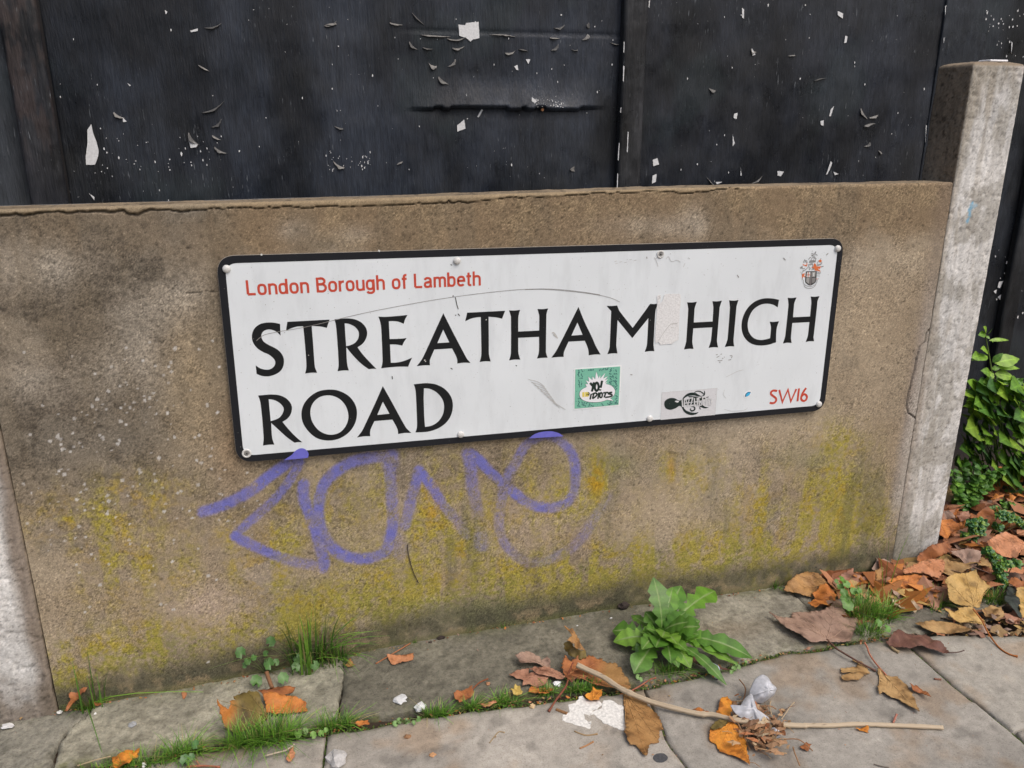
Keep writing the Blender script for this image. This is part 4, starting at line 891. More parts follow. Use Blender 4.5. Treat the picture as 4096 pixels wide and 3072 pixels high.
# --- postcode
def strokes(name, r, list_, wid, mat, lift=.0007, sm=True, parent=None):
    ink = Ink(lift)
    for s_ in list_:
        cl = isinstance(s_[0], str) and s_[0] == 'c'; ww = wid; P = s_[1:] if isinstance(s_[0], str) else s_
        soft = not (isinstance(s_[0], str) and s_[0] == 'l')
        P = w2(r, catmull(P, 6, cl) if soft and sm and len(P) > 2 else P); ink.stroke(P, ww, cl)
    o = ink.build(name, mat, parent)
    if name in ('scratch', 'scuff'): o['kind'] = 'stuff'
    return o
pc = .0047
strokes('small_letter', 'K2', [[(1605, 138), (1560, 132), (1530, 150), (1530, 180), (1560, 205), (1590, 232), (1590, 265), (1560, 290), (1510, 288)]], pc, M_RED)
strokes('small_letter', 'K2', [['l', (1632, 124), (1672, 278), (1742, 120), (1778, 270), (1848, 112)]], pc*.9, M_RED)
strokes('small_letter', 'K2', [['l', (1882, 104), (1862, 268)]], pc, M_RED)
strokes('small_letter', 'K2', [['c', (1950, 178), (1980, 205), (1972, 245), (1940, 264), (1912, 245), (1912, 210)], [(1972, 100), (1930, 160), (1908, 215)]], pc, M_RED)
# --- fixings
def cap(r, c, screw=False, rad=.0068):
    p = on_y(*px(r, [c])[0], SY); V = []; F = []
    prof = [(1.0, 0), (1.0, .0012), (.93, .0028), (.75, .0042), (.45, .0050), (0.0, .0053)] if not screw else [(1.12, 0), (1.12, .0012), (1.0, .0020), (.72, .0020), (.68, .0009), (0, .0009)]
    n = 24
    for s_, d in prof:
        for k in range(n): V.append((p[0]+rad*s_*math.cos(6.2832*k/n), SY-.0005-d, p[2]+rad*s_*math.sin(6.2832*k/n)))
    for i in range(len(prof)-1):
        for k in range(n): F.append((i*n+k, i*n+(k+1) % n, (i+1)*n+(k+1) % n, (i+1)*n+k))
    o = mesh('screw_cap', V, F, M_CAP, sign, smooth=True)
    if screw:
        V, F = [], []
        for k in range(6): V.append((p[0]+rad*.6*math.cos(1.047*k), SY-.0022, p[2]+rad*.6*math.sin(1.047*k)))
        V += [(p[0]+rad*.6*math.cos(1.047*k), SY-.0012, p[2]+rad*.6*math.sin(1.047*k)) for k in range(6)]
        F = [tuple(range(6))]+[(k, (k+1) % 6, 6+(k+1) % 6, 6+k) for k in range(6)]
        mesh('screw_head', V, F, M_STEEL, sign)
        bx = box_vf(p[0]-.0012, p[0]+.0012, SY-.0027, SY-.0021, p[2]-.0012, p[2]+.0012); mesh('screw_socket', *bx, M_DARK, sign)
M_CAP = simple('white_plastic_cap', (.60, .60, .585), .35, .06, 200); M_STEEL = simple('dull_steel', (.42, .42, .42), .4, .2, 500, metal=.8); M_DARK = simple('dark_socket', (.03, .03, .03), .6)
cap('N5', (147, 242)); cap('N5', (1420, 197)); cap('N6', (855, 184), True); cap('N6', (1974, 148)); cap('N6', (1855, 1131)); cap('N6', (786, 1222)); cap('N5', (1441, 1157)); cap('N5', (258, 1262), True, .0075)
# --- spray on the sign edge
flat('spray_paint', [w2('S3', outline([(600, 1590), (670, 1545, S), (740, 1497, S), (790, 1440, S), (850, 1398, S), (905, 1382, S), (965, 1392, S), (1012, 1430, S), (1036, 1480, S), (1032, 1520, S), (1025, 1550)]))], .0010, .0004, M_PURPLE)
flat('spray_paint', [w2('G2', outline([(1222, 172), (1270, 135, S), (1340, 112, S), (1430, 106, S), (1500, 122, S), (1548, 152)]))], .0010, .0004, M_PURPLE)
# --- torn label residue
M_RES = simple('torn_label_paper', (.70, .705, .71), .7, .14, 320, bmp=.6)
def wob2(r, pts, a, s=8): return wobble(w2(r, pts), a, .0025, 260, s)
flat('torn_label', [wob2('S6', [(1660, 185), (1672, 155), (1930, 148), (1958, 180), (1955, 300), (1935, 420), (1930, 700), (1915, 965), (1790, 1040), (1600, 1052), (1560, 1000), (1500, 1030), (1505, 760), (1530, 500), (1535, 380), (1570, 350), (1610, 300), (1640, 260)], .0012)], .0012, .0004, M_RES)
flat('torn_label', [wob2('S6', [(1537, 380), (1538, 200), (1560, 168), (1600, 172), (1605, 240), (1580, 330)], .0008, 9)], .0012, .0004, M_RES)
M_SCR = simple('scratch_grime', (.27, .26, .25), .7, .3, 300); M_SCR2 = simple('dark_scuff', (.06, .06, .055), .7, .3, 300); M_FAINT = simple('faint_scuff', (.50, .50, .49), .6, .15, 300)
strokes('scratch', 'S6', [[(1545, 1010), (1600, 920), (1690, 790), (1780, 690), (1900, 670)], [(1780, 750), (1830, 740)], [(1560, 200), (1590, 220), (1550, 250)], [(1800, 690), (1890, 682)]], .0011, M_FAINT, .0017)
# long curved scratch, scuffs and specks
strokes('scratch', 'N5', [[(312, 640), (350, 610), (420, 592), (600, 560), (900, 488), (1200, 430), (1420, 395), (1640, 368), (1800, 355), (1950, 354), (2100, 368), (2212, 385)]], .00085, M_SCR, .0009)
strokes('scratch', 'N6', [[(0, 408), (120, 406), (300, 420), (450, 440), (540, 460), (598, 486)]], .0008, M_SCR, .0009)
strokes('scratch', 'N6', [[(1270, 960), (1340, 925), (1378, 915)]], .0008, M_FAINT, .0009)
strokes('scuff', 'N5', [[(1412, 400), (1420, 440), (1428, 465)], [(1385, 218), (1394, 222)], [(1062, 835), (1064, 852)], [(1385, 790), (1396, 797)], [(1410, 497), (1416, 500)], [(1426, 490), (1436, 502)], [(1400, 388), (1398, 396)], [(1745, 775), (1752, 779)]], .0016, M_SCR2, .0009)
strokes('scuff', 'N6', [[(1632, 208), (1645, 222)], [(665, 945), (678, 946)], [(1340, 315), (1350, 332)], [(1902, 190), (1915, 178)], [(768, 200), (770, 212)]], .0018, M_SCR, .0009)
strokes('scuff', 'S5', [[(1715, 720), (1740, 705), (1775, 745), (1815, 810)], [(1735, 740), (1790, 790)], [(1745, 710), (1800, 800)]], .0022, M_FAINT, .0009)
strokes('scuff', 'N5', [[(1815+i*17, 853+i*16), (1870+i*14, 868+i*17), (1905+i*10, 893+i*15)] for i in range(9)]+[[(1840, 870), (1900, 925), (1960, 980), (2020, 1020)]], .0011, M_FAINT, .0009)
strokes('scuff', 'N6', [[(565+i*31, 232-i*4+(i % 3)*7), (580+i*31, 226-i*3+(i % 3)*7)] for i in range(5)]+[[(815, 205), (830, 230), (840, 262)], [(820, 215), (835, 205)], [(890, 215), (905, 200), (925, 230), (960, 222), (980, 235)], [(1000, 265), (1010, 240)], [(1030, 205), (1040, 215)], [(570, 245), (585, 240)]], .0009, M_FAINT, .0009)
strokes('scuff', 'S7', [[(600, 1102), (628, 1096)], [(668, 1096), (690, 1088)], [(610, 1142), (652, 1118)], [(690, 1150), (710, 1158)], [(720, 1130), (728, 1140)], [(625, 1185), (665, 1190), (695, 1180)], [(650, 1210), (665, 1218)], [(805, 1115), (838, 1115), (830, 1150)], [(785, 1178), (825, 1172)]], .0013, M_SCR, .0009)
strokes('scuff', 'K2', [[(940, 120), (925, 180), (960, 230)], [(940, 370), (1040, 392), (1180, 380), (1230, 350)]], .0006, M_FAINT, .0009)
rf = random.Random(9); ink = Ink(.0009)
for _ in range(150):
    t, s_ = rf.random(), rf.random(); c0 = cs[0]*(1-t)+cs[1]*t; c1 = cs[3]*(1-t)+cs[2]*t; p = c0*(1-s_*.92-.04)+c1*(s_*.92+.04); p = p+(np.array((cs[1]-cs[0]))*0)
    a = rf.uniform(0, 3.1); l = rf.uniform(.0005, .0016); ink.stroke([p, p+np.array((math.cos(a), math.sin(a)))*l], rf.uniform(.0005, .0011))
tag(ink.build('grime_speck', M_SCR), kind='stuff')
ink = Ink(.0009)
for c in [(1245, 752), (1240, 745), (1580, 522), (598, 718), (505, 675), (480, 700)]:
    p = np.array(w2('N5', [c])[0]); ink.stroke([p, p+np.array((.0013, -.001))], .0022 if c[0] > 1000 else .0012)
for c in [(990, 712), (820, 765), (790, 600)]:
    p = np.array(w2('N6', [c])[0]); ink.stroke([p, p+np.array((.0006, -.0005))], .0012)
for a, b in (((335, 165), (345, 162)), ((985, 140), (995, 145))):
    p = np.array(w2('N5', [a])[0]); ink.stroke([p, np.array(w2('N5', [b])[0])], .003)
tag(ink.build('chip', simple('chipped_enamel', (.62, .62, .60), .6)), kind='stuff')

# --- green square sticker
def mk(n, c, r=.4, v=.05): return simple(n, c, r, v, 300)
st = tag(flat('green_sticker', [w2('K1', [(195, 243), (1592, 143), (1575, 560), (1530, 1350), (172, 1472)])], .0007, .0003, mk('sticker_white', (.80, .81, .83))), 'square green patterned sticker with a white speech bubble')
flat('sticker_print', [w2('K1', [(228, 275), (1548, 185), (1532, 640), (1500, 1312), (203, 1432)])], .0011, .0003, mk('sticker_green', (.19, .50, .37)), st)
rf = random.Random(21); ink = Ink(.0014); Mteal = mk('sticker_teal', (.045, .15, .15))
def insticker(x, y):
    t = (x-215)/(1525-215)
    if not (0.02 < t < .97): return False
    if not (285-85*t < y < 1415-115*t): return False
    return not ((((x-865)/545)**2+((y-950)/300)**2 < 1) or (480 < x < 1200 and 320 < y < 820))
gx = 0
for ix in range(17):
    for iy in range(16):
        x = 255+ix*78+rf.uniform(-16, 16); y = 330+iy*74-ix*6+rf.uniform(-16, 16)
        if not insticker(x, y): continue
        a = rf.uniform(0, 3.1); L = rf.choice([14, 34, 46, 46]); k = rf.choice([-1, 1])*L*.5; c, s_ = math.cos(a), math.sin(a)
        P = [(-L, 0), (-L*.5, k), (0, 0), (L*.5, -k), (L, 0)] if L > 20 else [(-L*.6, 0), (L*.6, 0)]
        P = [(x+c*u-s_*v, y+s_*u+c*v) for u, v in P]
        if all(insticker(*q) for q in P): ink.stroke(w2('K1', catmull(P, 4) if len(P) > 2 else P), .0014)
tag(ink.build('sticker_squiggle', Mteal, st), kind='stuff')
bub = [(345, 1010, S), (360, 930, S), (420, 860, S), (560, 785), (515, 700), (600, 705), (530, 590), (630, 635), (605, 480), (725, 590), (730, 475), (805, 565), (838, 335), (910, 535), (955, 430), (955, 540), (1100, 375), (1040, 540), (1180, 470), (1085, 585), (1185, 550), (1090, 665), (1170, 640), (1110, 700), (1240, 730, S), (1340, 800, S), (1390, 900, S), (1370, 1010, S), (1300, 1085, S), (1245, 1118), (1350, 1195), (1160, 1162), (1000, 1215, S), (830, 1235, S), (620, 1225, S), (450, 1170, S), (370, 1090, S)]
flat('bubble_shadow', [w2('K1', [((x-865)*1.022+865, (y-850)*1.022+850) for x, y in [tuple(q) for q in outline(bub)]])], .0016, .0003, mk('sticker_black', (.012, .03, .025)), st)
flat('speech_bubble', [w2('K1', outline(bub))], .0019, .0003, mk('bubble_white', (.80, .80, .84)), st)
Mk = mk('sticker_ink', (.008, .022, .016))
def inkl(r, lst, wid, lift, mat, name, par):
    ink = Ink(lift)
    for s_ in lst:
        cl = isinstance(s_[0], str) and s_[0] == 'c'; P = s_[1:] if isinstance(s_[0], str) else s_
        P = catmull(P, 5, cl) if not (isinstance(s_[0], str) and s_[0] == 'l') and len(P) > 2 else P; ink.stroke(w2(r, P), wid, cl)
    return tag(ink.build(name, mat, par), kind='stuff')
inkl('K1', [['l', (655, 665), (745, 765)], ['l', (770, 645), (710, 920)], ['c', (860, 660), (905, 740), (895, 850), (840, 900), (795, 820), (810, 700)], ['l', (1010, 600), (965, 812)], ['l', (955, 850), (945, 892)]], .0047, .0022, Mk, 'sticker_letter', st)
inkl('K1', [['l', (690, 985), (655, 1155)], ['l', (765, 985), (725, 1135)], [(715, 1000), (800, 965), (855, 985), (835, 1050), (730, 1130)], ['l', (915, 945), (885, 1135)], ['c', (985, 955), (1015, 1000), (1000, 1080), (955, 1095), (940, 1040), (955, 975)], ['l', (1040, 960), (1190, 945)], ['l', (1115, 960), (1070, 1095)], [(1310, 945), (1220, 955), (1200, 985), (1290, 1010), (1280, 1060), (1100, 1095)]], .0034, .0022, Mk, 'sticker_letter', st)
Myel = mk('sticker_yellow', (.72, .60, .13)); flat('yellow_block', [w2('K1', [(425, 940), (492, 936), (488, 1075), (425, 1080)])], .0022, .0003, Myel, st); flat('yellow_block', [w2('K1', [(505, 935), (600, 932), (632, 950), (630, 1045), (590, 1070), (505, 1073)])], .0022, .0003, Myel, st)
inkl('K1', [['l', (565, 975), (562, 1035)], ['l', (590, 940), (632, 965), (620, 1040)], ['l', (600, 985), (606, 1020)]], .0016, .0026, Mk, 'sticker_mark', st)
# --- octopus sticker
st2 = tag(flat('clear_sticker', [w2('K2', [(148, 158), (848, 101), (820, 438), (133, 502)])], .0006, .0002, mk('sticker_clear', (.63, .64, .665))), 'pale rectangular sticker with a black octopus design')
ring_ = w2('K2', [(148, 158), (848, 101), (820, 438), (133, 502)]); ink = Ink(.0008); ink.stroke(ring_, .0005, True); ink.build('sticker_edge', M_FAINT, st2)
Mo = mk('octopus_black', (.008, .02, .018)); Mw = mk('octopus_white', (.70, .71, .73))
flat('octopus_head', [w2('K2', outline([(178, 300, S), (195, 255, S), (250, 227, S), (310, 230, S), (370, 258, S), (420, 240, S), (425, 345, S), (370, 325, S), (320, 355, S), (250, 374, S), (195, 352, S)]))], .0010, .0003, Mo, st2)
flat('octopus_eye', [w2('K2', outline([(310, 268, S), (335, 258, S), (362, 266, S), (345, 282, S)]))], .0014, .0003, Mw, st2)
ink = Ink(.0011)
for P, wd in [([(400, 250), (450, 200), (500, 178), (560, 176), (600, 192), (645, 205)], .0062), ([(550, 175), (575, 145), (620, 140), (660, 160), (680, 190), (650, 205)], .0022), ([(640, 205), (680, 190), (688, 160), (682, 132)], .0024), ([(400, 330), (440, 390), (500, 420), (560, 425), (610, 405)], .0058), ([(500, 330), (555, 340), (560, 370), (530, 388), (505, 370), (520, 352)], .0034), ([(400, 280), (480, 260), (560, 250), (640, 240), (740, 210)], .0075), ([(400, 310), (500, 300), (600, 290), (640, 320), (690, 345), (735, 345)], .0055), ([(640, 330), (625, 350), (640, 370)], .0018), ([(480, 205), (600, 225), (700, 225)], .005)]:
    ink.stroke(w2('K2', catmull(P, 5)), wd, taper=True)
tag(ink.build('octopus_arm', Mo, st2), kind='stuff')
Mg = mk('sticker_lettering', (.60, .61, .62))
inkl('K2', [['l', (400, 232), (408, 330), (428, 330), (432, 228)], ['l', (448, 235), (475, 332), (492, 225)], ['l', (500, 225), (535, 222), (508, 325), (545, 322)], ['l', (556, 225), (560, 325)], ['l', (556, 275), (590, 270)], ['l', (592, 220), (596, 322)], ['l', (640, 215), (610, 222), (620, 318), (650, 312)], ['l', (612, 270), (640, 265)], ['l', (660, 215), (666, 312)], ['l', (660, 220), (690, 212)], ['l', (700, 210), (706, 310)], ['l', (735, 225), (740, 310), (770, 305), (772, 235), (738, 240)]], .0026, .0016, Mg, 'sticker_letter', st2)
# --- small blue remnant
flat('sticker_scrap', [w2('K2', outline([(1195, 228), (1185, 200, S), (1200, 160, S), (1240, 138, S), (1278, 140, S), (1272, 175, S), (1235, 215, S)]))], .0007, .0003, mk('scrap_white', (.82, .83, .84)))
flat('sticker_scrap', [w2('K2', outline([(1198, 215), (1205, 175, S), (1235, 150, S), (1272, 148), (1250, 190, S)]))], .0011, .0003, mk('scrap_blue', (.05, .42, .72)))
ink = Ink(.0015); ink.stroke(w2('K2', [(1200, 212), (1210, 172), (1238, 152), (1270, 150)]), .0013); ink.build('scrap_edge', M_DARK)

# --- coat of arms
crest = flat('crest_shield', [w2('K3', outline([(675, 880), (1075, 865), (1050, 1220, S), (985, 1320, S), (830, 1400, S), (700, 1330, S), (645, 1230, S)]))], .0006, .0002, mk('crest_ink', (.045, .045, .045)))
tag(crest, 'borough coat of arms printed in black, grey and orange')
cw = mk('crest_white', (.66, .67, .66)); cg = mk('crest_grey', (.17, .16, .16)); co = mk('crest_orange', (.66, .17, .06)); cr = mk('crest_red', (.62, .12, .06)); cl_ = mk('crest_line', (.25, .25, .25)); cs2 = mk('crest_silver', (.34, .34, .33))
def cp(pts, l, m, n='crest_field', soft=False): flat(n, [w2('K3', outline([q+(1,) for q in pts]) if soft else pts)], l, .0002, m, crest)
cp([(705, 915), (835, 905), (828, 1090), (695, 1095)], .0007, cw); cp([(900, 905), (1030, 895), (1012, 1080), (890, 1085)], .0007, cs2); cp([(690, 1115), (808, 1110), (790, 1330), (760, 1330), (680, 1260)], .0007, cs2)
cp([(835, 905), (898, 905), (862, 1385), (795, 1370)], .0007, cg); cp([(890, 1120), (1040, 1105), (1020, 1230), (960, 1300), (880, 1320)], .0007, cg)
cp([(755, 912), (772, 912), (758, 1092), (742, 1092)], .0010, cr); cp([(700, 1000), (832, 990), (830, 1012), (700, 1020)], .0010, cr); cp([(935, 940), (985, 920), (975, 1060), (930, 1050)], .0010, cw)
ink = Ink(.0010)
for k in range(7): ink.stroke(w2('K3', [(895, 1135+k*25), (1025-k*8, 1128+k*25)]), .0006)
tag(ink.build('crest_line', cs2, crest), kind='stuff')
cp([(960, 620), (990, 575), (1035, 600), (1060, 690), (1130, 700), (1215, 690), (1240, 700), (1215, 730), (1180, 790), (1110, 770), (1140, 810), (1190, 840), (1215, 905), (1170, 880), (1080, 850), (1000, 850), (985, 790), (900, 760), (870, 735), (950, 700)], .0006, co, 'crest_lion')
cp([(1145, 470), (1215, 440), (1260, 480), (1240, 540), (1190, 555), (1140, 510)], .0006, co, 'crest_lion'); cp([(555, 600), (600, 630), (700, 640), (700, 560), (722, 560), (722, 640), (700, 700), (620, 670), (560, 650)], .0006, co, 'crest_lion')
cp([(520, 985), (600, 950), (655, 960), (600, 1020), (655, 1080), (640, 1105), (570, 1060), (560, 1120), (535, 1130)], .0006, co, 'crest_lion'); cp([(1035, 1165), (1110, 1130), (1070, 1180)], .0006, co, 'crest_lion')
ink = Ink(.0008)
for P, wd in [([(1040, 150), (1000, 220), (960, 260), (900, 280)], .0022), ([(870, 250), (890, 210), (950, 215)], .0010), ([(1020, 230), (1080, 280), (1100, 285)], .0014), ([(870, 280), (930, 315), (1020, 310)], .0014), ([(770, 440), (820, 370), (860, 365)], .0016), ([(890, 380), (1000, 370), (1050, 420)], .0014), ([(880, 390), (860, 470)], .0012), ([(1000, 370), (950, 470)], .0010), ([(1040, 380), (1030, 470)], .0012), ([(800, 500), (920, 485), (1035, 495)], .0024), ([(790, 540), (910, 535), (1030, 525)], .0022), ([(800, 620), (870, 590), (930, 590)], .0012), ([(740, 640), (830, 640), (910, 610), (920, 680)], .0014), ([(790, 700), (800, 830)], .0012), ([(620, 430), (630, 470)], .0012), ([(570, 520), (620, 480), (700, 485), (715, 560)], .0012), ([(570, 560), (640, 520), (700, 540)], .0010), ([(470, 770), (500, 730), (550, 715)], .0034), ([(520, 760), (600, 780), (640, 750)], .0012), ([(550, 850), (640, 830), (700, 780), (780, 680)], .0012), ([(540, 900), (600, 850), (680, 800)], .0012), ([(530, 900), (525, 1000)], .001), ([(1080, 600), (1120, 520), (1140, 480)], .0010), ([(1060, 660), (1150, 660), (1250, 590), (1250, 530)], .0012), ([(1070, 620), (1160, 620), (1230, 590)], .0010), ([(1215, 440), (1228, 395)], .0014), ([(1230, 710), (1320, 690)], .0018), ([(870, 830), (950, 800), (990, 790)], .0010), ([(1090, 880), (1140, 930), (1200, 930)], .0010), ([(1080, 960), (1180, 970), (1210, 900)], .0009), ([(1080, 1040), (1180, 1050)], .0009), ([(540, 1120), (535, 1190)], .0012), ([(1080, 1210), (1150, 1130)], .001), ([(575, 1180), (580, 1290), (640, 1380), (760, 1430), (880, 1430), (1010, 1370), (1070, 1280), (1080, 1200)], .0009), ([(595, 1390), (650, 1460), (780, 1505), (900, 1490), (1010, 1410), (1030, 1370)], .0009), ([(900, 700), (930, 700)], .0022), ([(910, 770), (970, 780)], .0022), ([(820, 720), (850, 800)], .0007)]:
    ink.stroke(w2('K3', catmull(P, 4) if len(P) > 2 else P), wd)
tag(ink.build('crest_line', cl_, crest), kind='stuff')
# ================================================================== fallen leaves
PAL = {'ochre': ((.36, .20, .075), (.24, .12, .04)), 'orange': ((.50, .19, .045), (.36, .12, .03)), 'rust': ((.35, .135, .05), (.22, .078, .03)), 'pink': ((.38, .20, .13), (.26, .12, .075)),
       'mauve': ((.34, .23, .175), (.25, .16, .12)), 'salmon': ((.50, .23, .12), (.40, .165, .07)), 'tan': ((.42, .27, .12), (.30, .175, .07)), 'yellow': ((.46, .30, .105), (.36, .215, .06)),
       'bright': ((.60, .25, .035), (.48, .17, .025)), 'olive': ((.17, .125, .035), (.12, .085, .025)), 'lemon': ((.52, .38, .10), (.40, .28, .08)), 'plum': ((.13, .06, .045), (.20, .10, .07)),
       'slate': ((.045, .055, .045), (.03, .035, .03)), 'straw': ((.46, .36, .25), (.36, .27, .18))}
UPV = np.array((0., 0, 1))
def inpoly(p, P):
    c = False; j = len(P)-1
    for i in range(len(P)):
        if (P[i][1] > p[1]) != (P[j][1] > p[1]) and p[0] < (P[j][0]-P[i][0])*(p[1]-P[i][1])/(P[j][1]-P[i][1])+P[i][0]: c = not c
        j = i
    return c
def polyclip_noise(P, amp, rs, step=.0035):
    out = []
    for i in range(len(P)):
        a, b = P[i], P[(i+1) % len(P)]; L = np.linalg.norm(b-a); n = max(1, int(L/step)); t = (b-a)/(L+1e-9)
        for k in range(n): out.append(a+(b-a)*k/n+np.array((-t[1], t[0]))*(rs.uniform(-amp, amp) if k or True else 0))
    return out
def leaf(r, pts, colr, label, h=.004, n=None, curl=.006, base=None, tips=None, stem=None, name='fallen_leaf', cat='leaf', anchor=None, seed=0, two=None, grp=None, jag=.0016, stem_r=.0011, fold=0.0, stem_col=None, cup=0.0):
    """a dead leaf: its outline lies on a plane through the anchor with normal n; the blade is buckled by curl"""
    rs = random.Random(seed*7+len(pts)+int(pts[0][0])); Q = px(r, pts); cxp = (sum(p[0] for p in Q)/len(Q), sum(p[1] for p in Q)/len(Q))
    nn = np.array(n if n is not None else (0, 0, 1.), float); nn /= np.linalg.norm(nn)
    A = on_g(*(px(r, [anchor])[0] if anchor else cxp), h)
    W3 = [onplane(x, y, A, nn) for x, y in Q]
    e1 = np.cross(nn, (0.3, 1, 0.1)); e1 /= np.linalg.norm(e1); e2 = np.cross(nn, e1)
    P = [np.array(((p-A)@e1, (p-A)@e2)) for p in W3]; P = polyclip_noise(P, jag, rs)
    size = max(np.ptp([p[0] for p in P]), np.ptp([p[1] for p in P])); c0 = sum(P)/len(P)
    s1, s2, s3 = rs.uniform(0, 50), rs.uniform(0, 50), rs.uniform(0, 6.28); fa = rs.uniform(0, 3.14)
    if base is not None:
        bb = onplane(*px(r, [base])[0], A, nn); B = np.array(((bb-A)@e1, (bb-A)@e2))
        dcen = c0-B; fa = math.atan2(dcen[1], dcen[0])+math.pi/2
    else: B = None
    def disp(p):
        x, y = (p-c0)/size
        u = (x*math.cos(fa)+y*math.sin(fa))
        w_ = curl*1.6*(fbm(np.array([x+s1]), np.array([y+s2]), 2.6, 3, 901)[0]-.5)*2+curl*.5*math.sin(6*x+5*y+s3)+(curl*1.1+cup)*(x*x+y*y)*1.6+fold*abs(u)*size
        return w_
    def wp(p, up=0): return A+e1*p[0]+e2*p[1]+nn*(disp(p)+up)
    # interior: scan-fill the outline on a grid
    bm = bmesh.new(); vs = [bm.verts.new((p[0], p[1], 0)) for p in P]
    try: bm.faces.new(vs)
    except Exception: bm.free(); return None
    cell = max(.0035, size/16); geom = lambda: bm.verts[:]+bm.edges[:]+bm.faces[:]
    xs = [p[0] for p in P]; ys = [p[1] for p in P]
    bmesh.ops.triangulate(bm, faces=bm.faces[:])
    for k in range(1, int(np.ptp(xs)/cell)+1): bmesh.ops.bisect_plane(bm, geom=geom(), plane_co=(min(xs)+k*cell, 0, 0), plane_no=(1, 0, 0))
    for k in range(1, int(np.ptp(ys)/cell)+1): bmesh.ops.bisect_plane(bm, geom=geom(), plane_co=(0, min(ys)+k*cell, 0), plane_no=(0, 1, 0))
    bmesh.ops.dissolve_degenerate(bm, edges=bm.edges[:], dist=1e-5)
    c_a, c_b = [np.array(c)*1.18 for c in PAL[colr]]; C = []; Vv = []
    bs = set(v for e in bm.edges if e.is_boundary for v in e.verts)
    q2 = None
    if two: q2 = (np.array(PAL[two[0]][0]), px(r, [two[1]])[0], two[2])
    for v in bm.verts:
        p = np.array((v.co.x, v.co.y)); k = fbm(np.array([p[0]+s1]), np.array([p[1]+s2]), 55, 4, 911)[0]; k2 = fbm(np.array([p[0]+s2]), np.array([p[1]]), 170, 3, 912)[0]
        c = c_a*(1-k)+c_b*k if k < .5 else c_a*(.5)+c_b*.5
        c = (c_a+(c_b-c_a)*np.clip((k-.35)*3.2, 0, 1))*(.78+.45*k2)
        if q2 is not None:
            W_ = wp(p); U, V_ = project(W_); m = 1-min(1, max(0, (math.hypot(U-q2[1][0], V_-q2[1][1])/ (q2[2]*REG[r][2])-.6)/.6)); c = c*(1-m)+q2[0]*m
        if v in bs: c = c*.72
        if k > .66: c = c*.6
        W_ = wp(p)
        if W_[1] < .0 or W_[0] > XPE: W_ = np.array((W_[0], W_[1], max(W_[2], gz(W_[0])+.0022)))
        C.append(c); Vv.append(W_)
    F = [[v.index for v in f.verts] for f in bm.faces] if (bm.verts.index_update() or True) else 0
    bm.free()
    root = tag(empty(name, tuple(A)), label, cat, grp)
    o = mesh('blade', Vv, F, MAT['leaf'], root, C, True); solid(o, .0005, 0)
    if tips and B is not None:
        mb = MB()
        for t in tips:
            tt = onplane(*px(r, [t])[0], A, nn); T = np.array(((tt-A)@e1, (tt-A)@e2)); mid = [B+(T-B)*k/7 for k in range(8)]
            V, F = tube_vf([np.array((q_[0], q_[1], max(q_[2], gz(q_[0])+.0027))) for q_ in [wp(q, .0005) for q in mid]], [.0009*(1-.8*k/7)+.0001 for k in range(8)], 5); mb.add(V, F, c_a*.95+np.array((.05, .03, .015)))
            dv = T-B; Lv = np.linalg.norm(dv); dv = dv/(Lv+1e-9); nv = np.array((-dv[1], dv[0]))
            for tt_ in (.22, .36, .5, .63, .76, .88):
                for sg in (-1, 1):
                    q0 = B+(T-B)*(tt_+rs.uniform(-.02, .02)); q1 = q0+(dv*.75+nv*sg*.66)*Lv*.30*(1.05-tt_)
                    if not inpoly(q1, P): q1 = q0+(q1-q0)*.5
                    if not inpoly(q1, P): continue
                    V, F = tube_vf([np.array((a_[0], a_[1], max(a_[2], gz(a_[0])+.0026))) for a_ in (wp(q0, .0004), wp((q0+q1)/2, .0004), wp(q1, .0003))], [.0005, .00035, .00012], 4); mb.add(V, F, c_a*.86)
        tag(mb.build('vein', MAT['leaf'], root, True), kind='stuff')
    if stem:
        S_ = [wp(B) if (B is not None and False) else None]; pts3 = []
        Sx = px(r, [q[:2] for q in stem])
        for i, (x, y) in enumerate(Sx):
            hh = stem[i][2] if len(stem[i]) > 2 else .003
            pts3.append(on_g(x, y, hh))
        pts3 = catmull(pts3, 5); n_ = len(pts3); sc = np.array(stem_col if stem_col is not None else c_b*.8+np.array((.03, 0, 0)))
        V, F = tube_vf(pts3, [stem_r*(1+.9*max(0, (k/n_-.88)/.12)) for k in range(n_)], 7); mesh('stalk', V, F, MAT['leaf'], root, [sc]*len(V), True)
    return root
TIP = lambda *a: list(a)
leaf('f', [(1310, 860), (1400, 880), (1540, 950), (1620, 1030), (1700, 1110), (1725, 1180), (1752, 1245), (1705, 1255), (1698, 1330), (1700, 1380), (1640, 1390), (1590, 1412), (1585, 1470), (1560, 1545), (1510, 1500), (1450, 1425), (1380, 1420), (1350, 1350), (1322, 1300), (1345, 1230), (1330, 1050), (1315, 950)], 'ochre', 'large pointed ochre leaf lying below the long dry stick, beside the white splash', .004, base=(1345, 880), tips=TIP((1560, 1530), (1745, 1245), (1330, 1295), (1700, 1375)), curl=.004)
leaf('f', [(672, 140), (730, 170), (790, 170), (840, 260), (870, 330), (915, 410), (860, 395), (800, 380), (785, 340), (740, 310), (700, 300), (765, 250), (720, 190)], 'ochre', 'torn brown leaf curling up from the kerb above the stick end', .03, n=(.1, -.75, .6), anchor=(800, 480), curl=.004, seed=2)
leaf('f', [(690, 310), (740, 300), (790, 370), (860, 395), (915, 415), (915, 485), (830, 500), (770, 475), (690, 400), (680, 340)], 'olive', 'dark inner half of the curled leaf standing above the stick end', .012, n=(-.1, -.9, .5), anchor=(820, 495), curl=.006, seed=3)
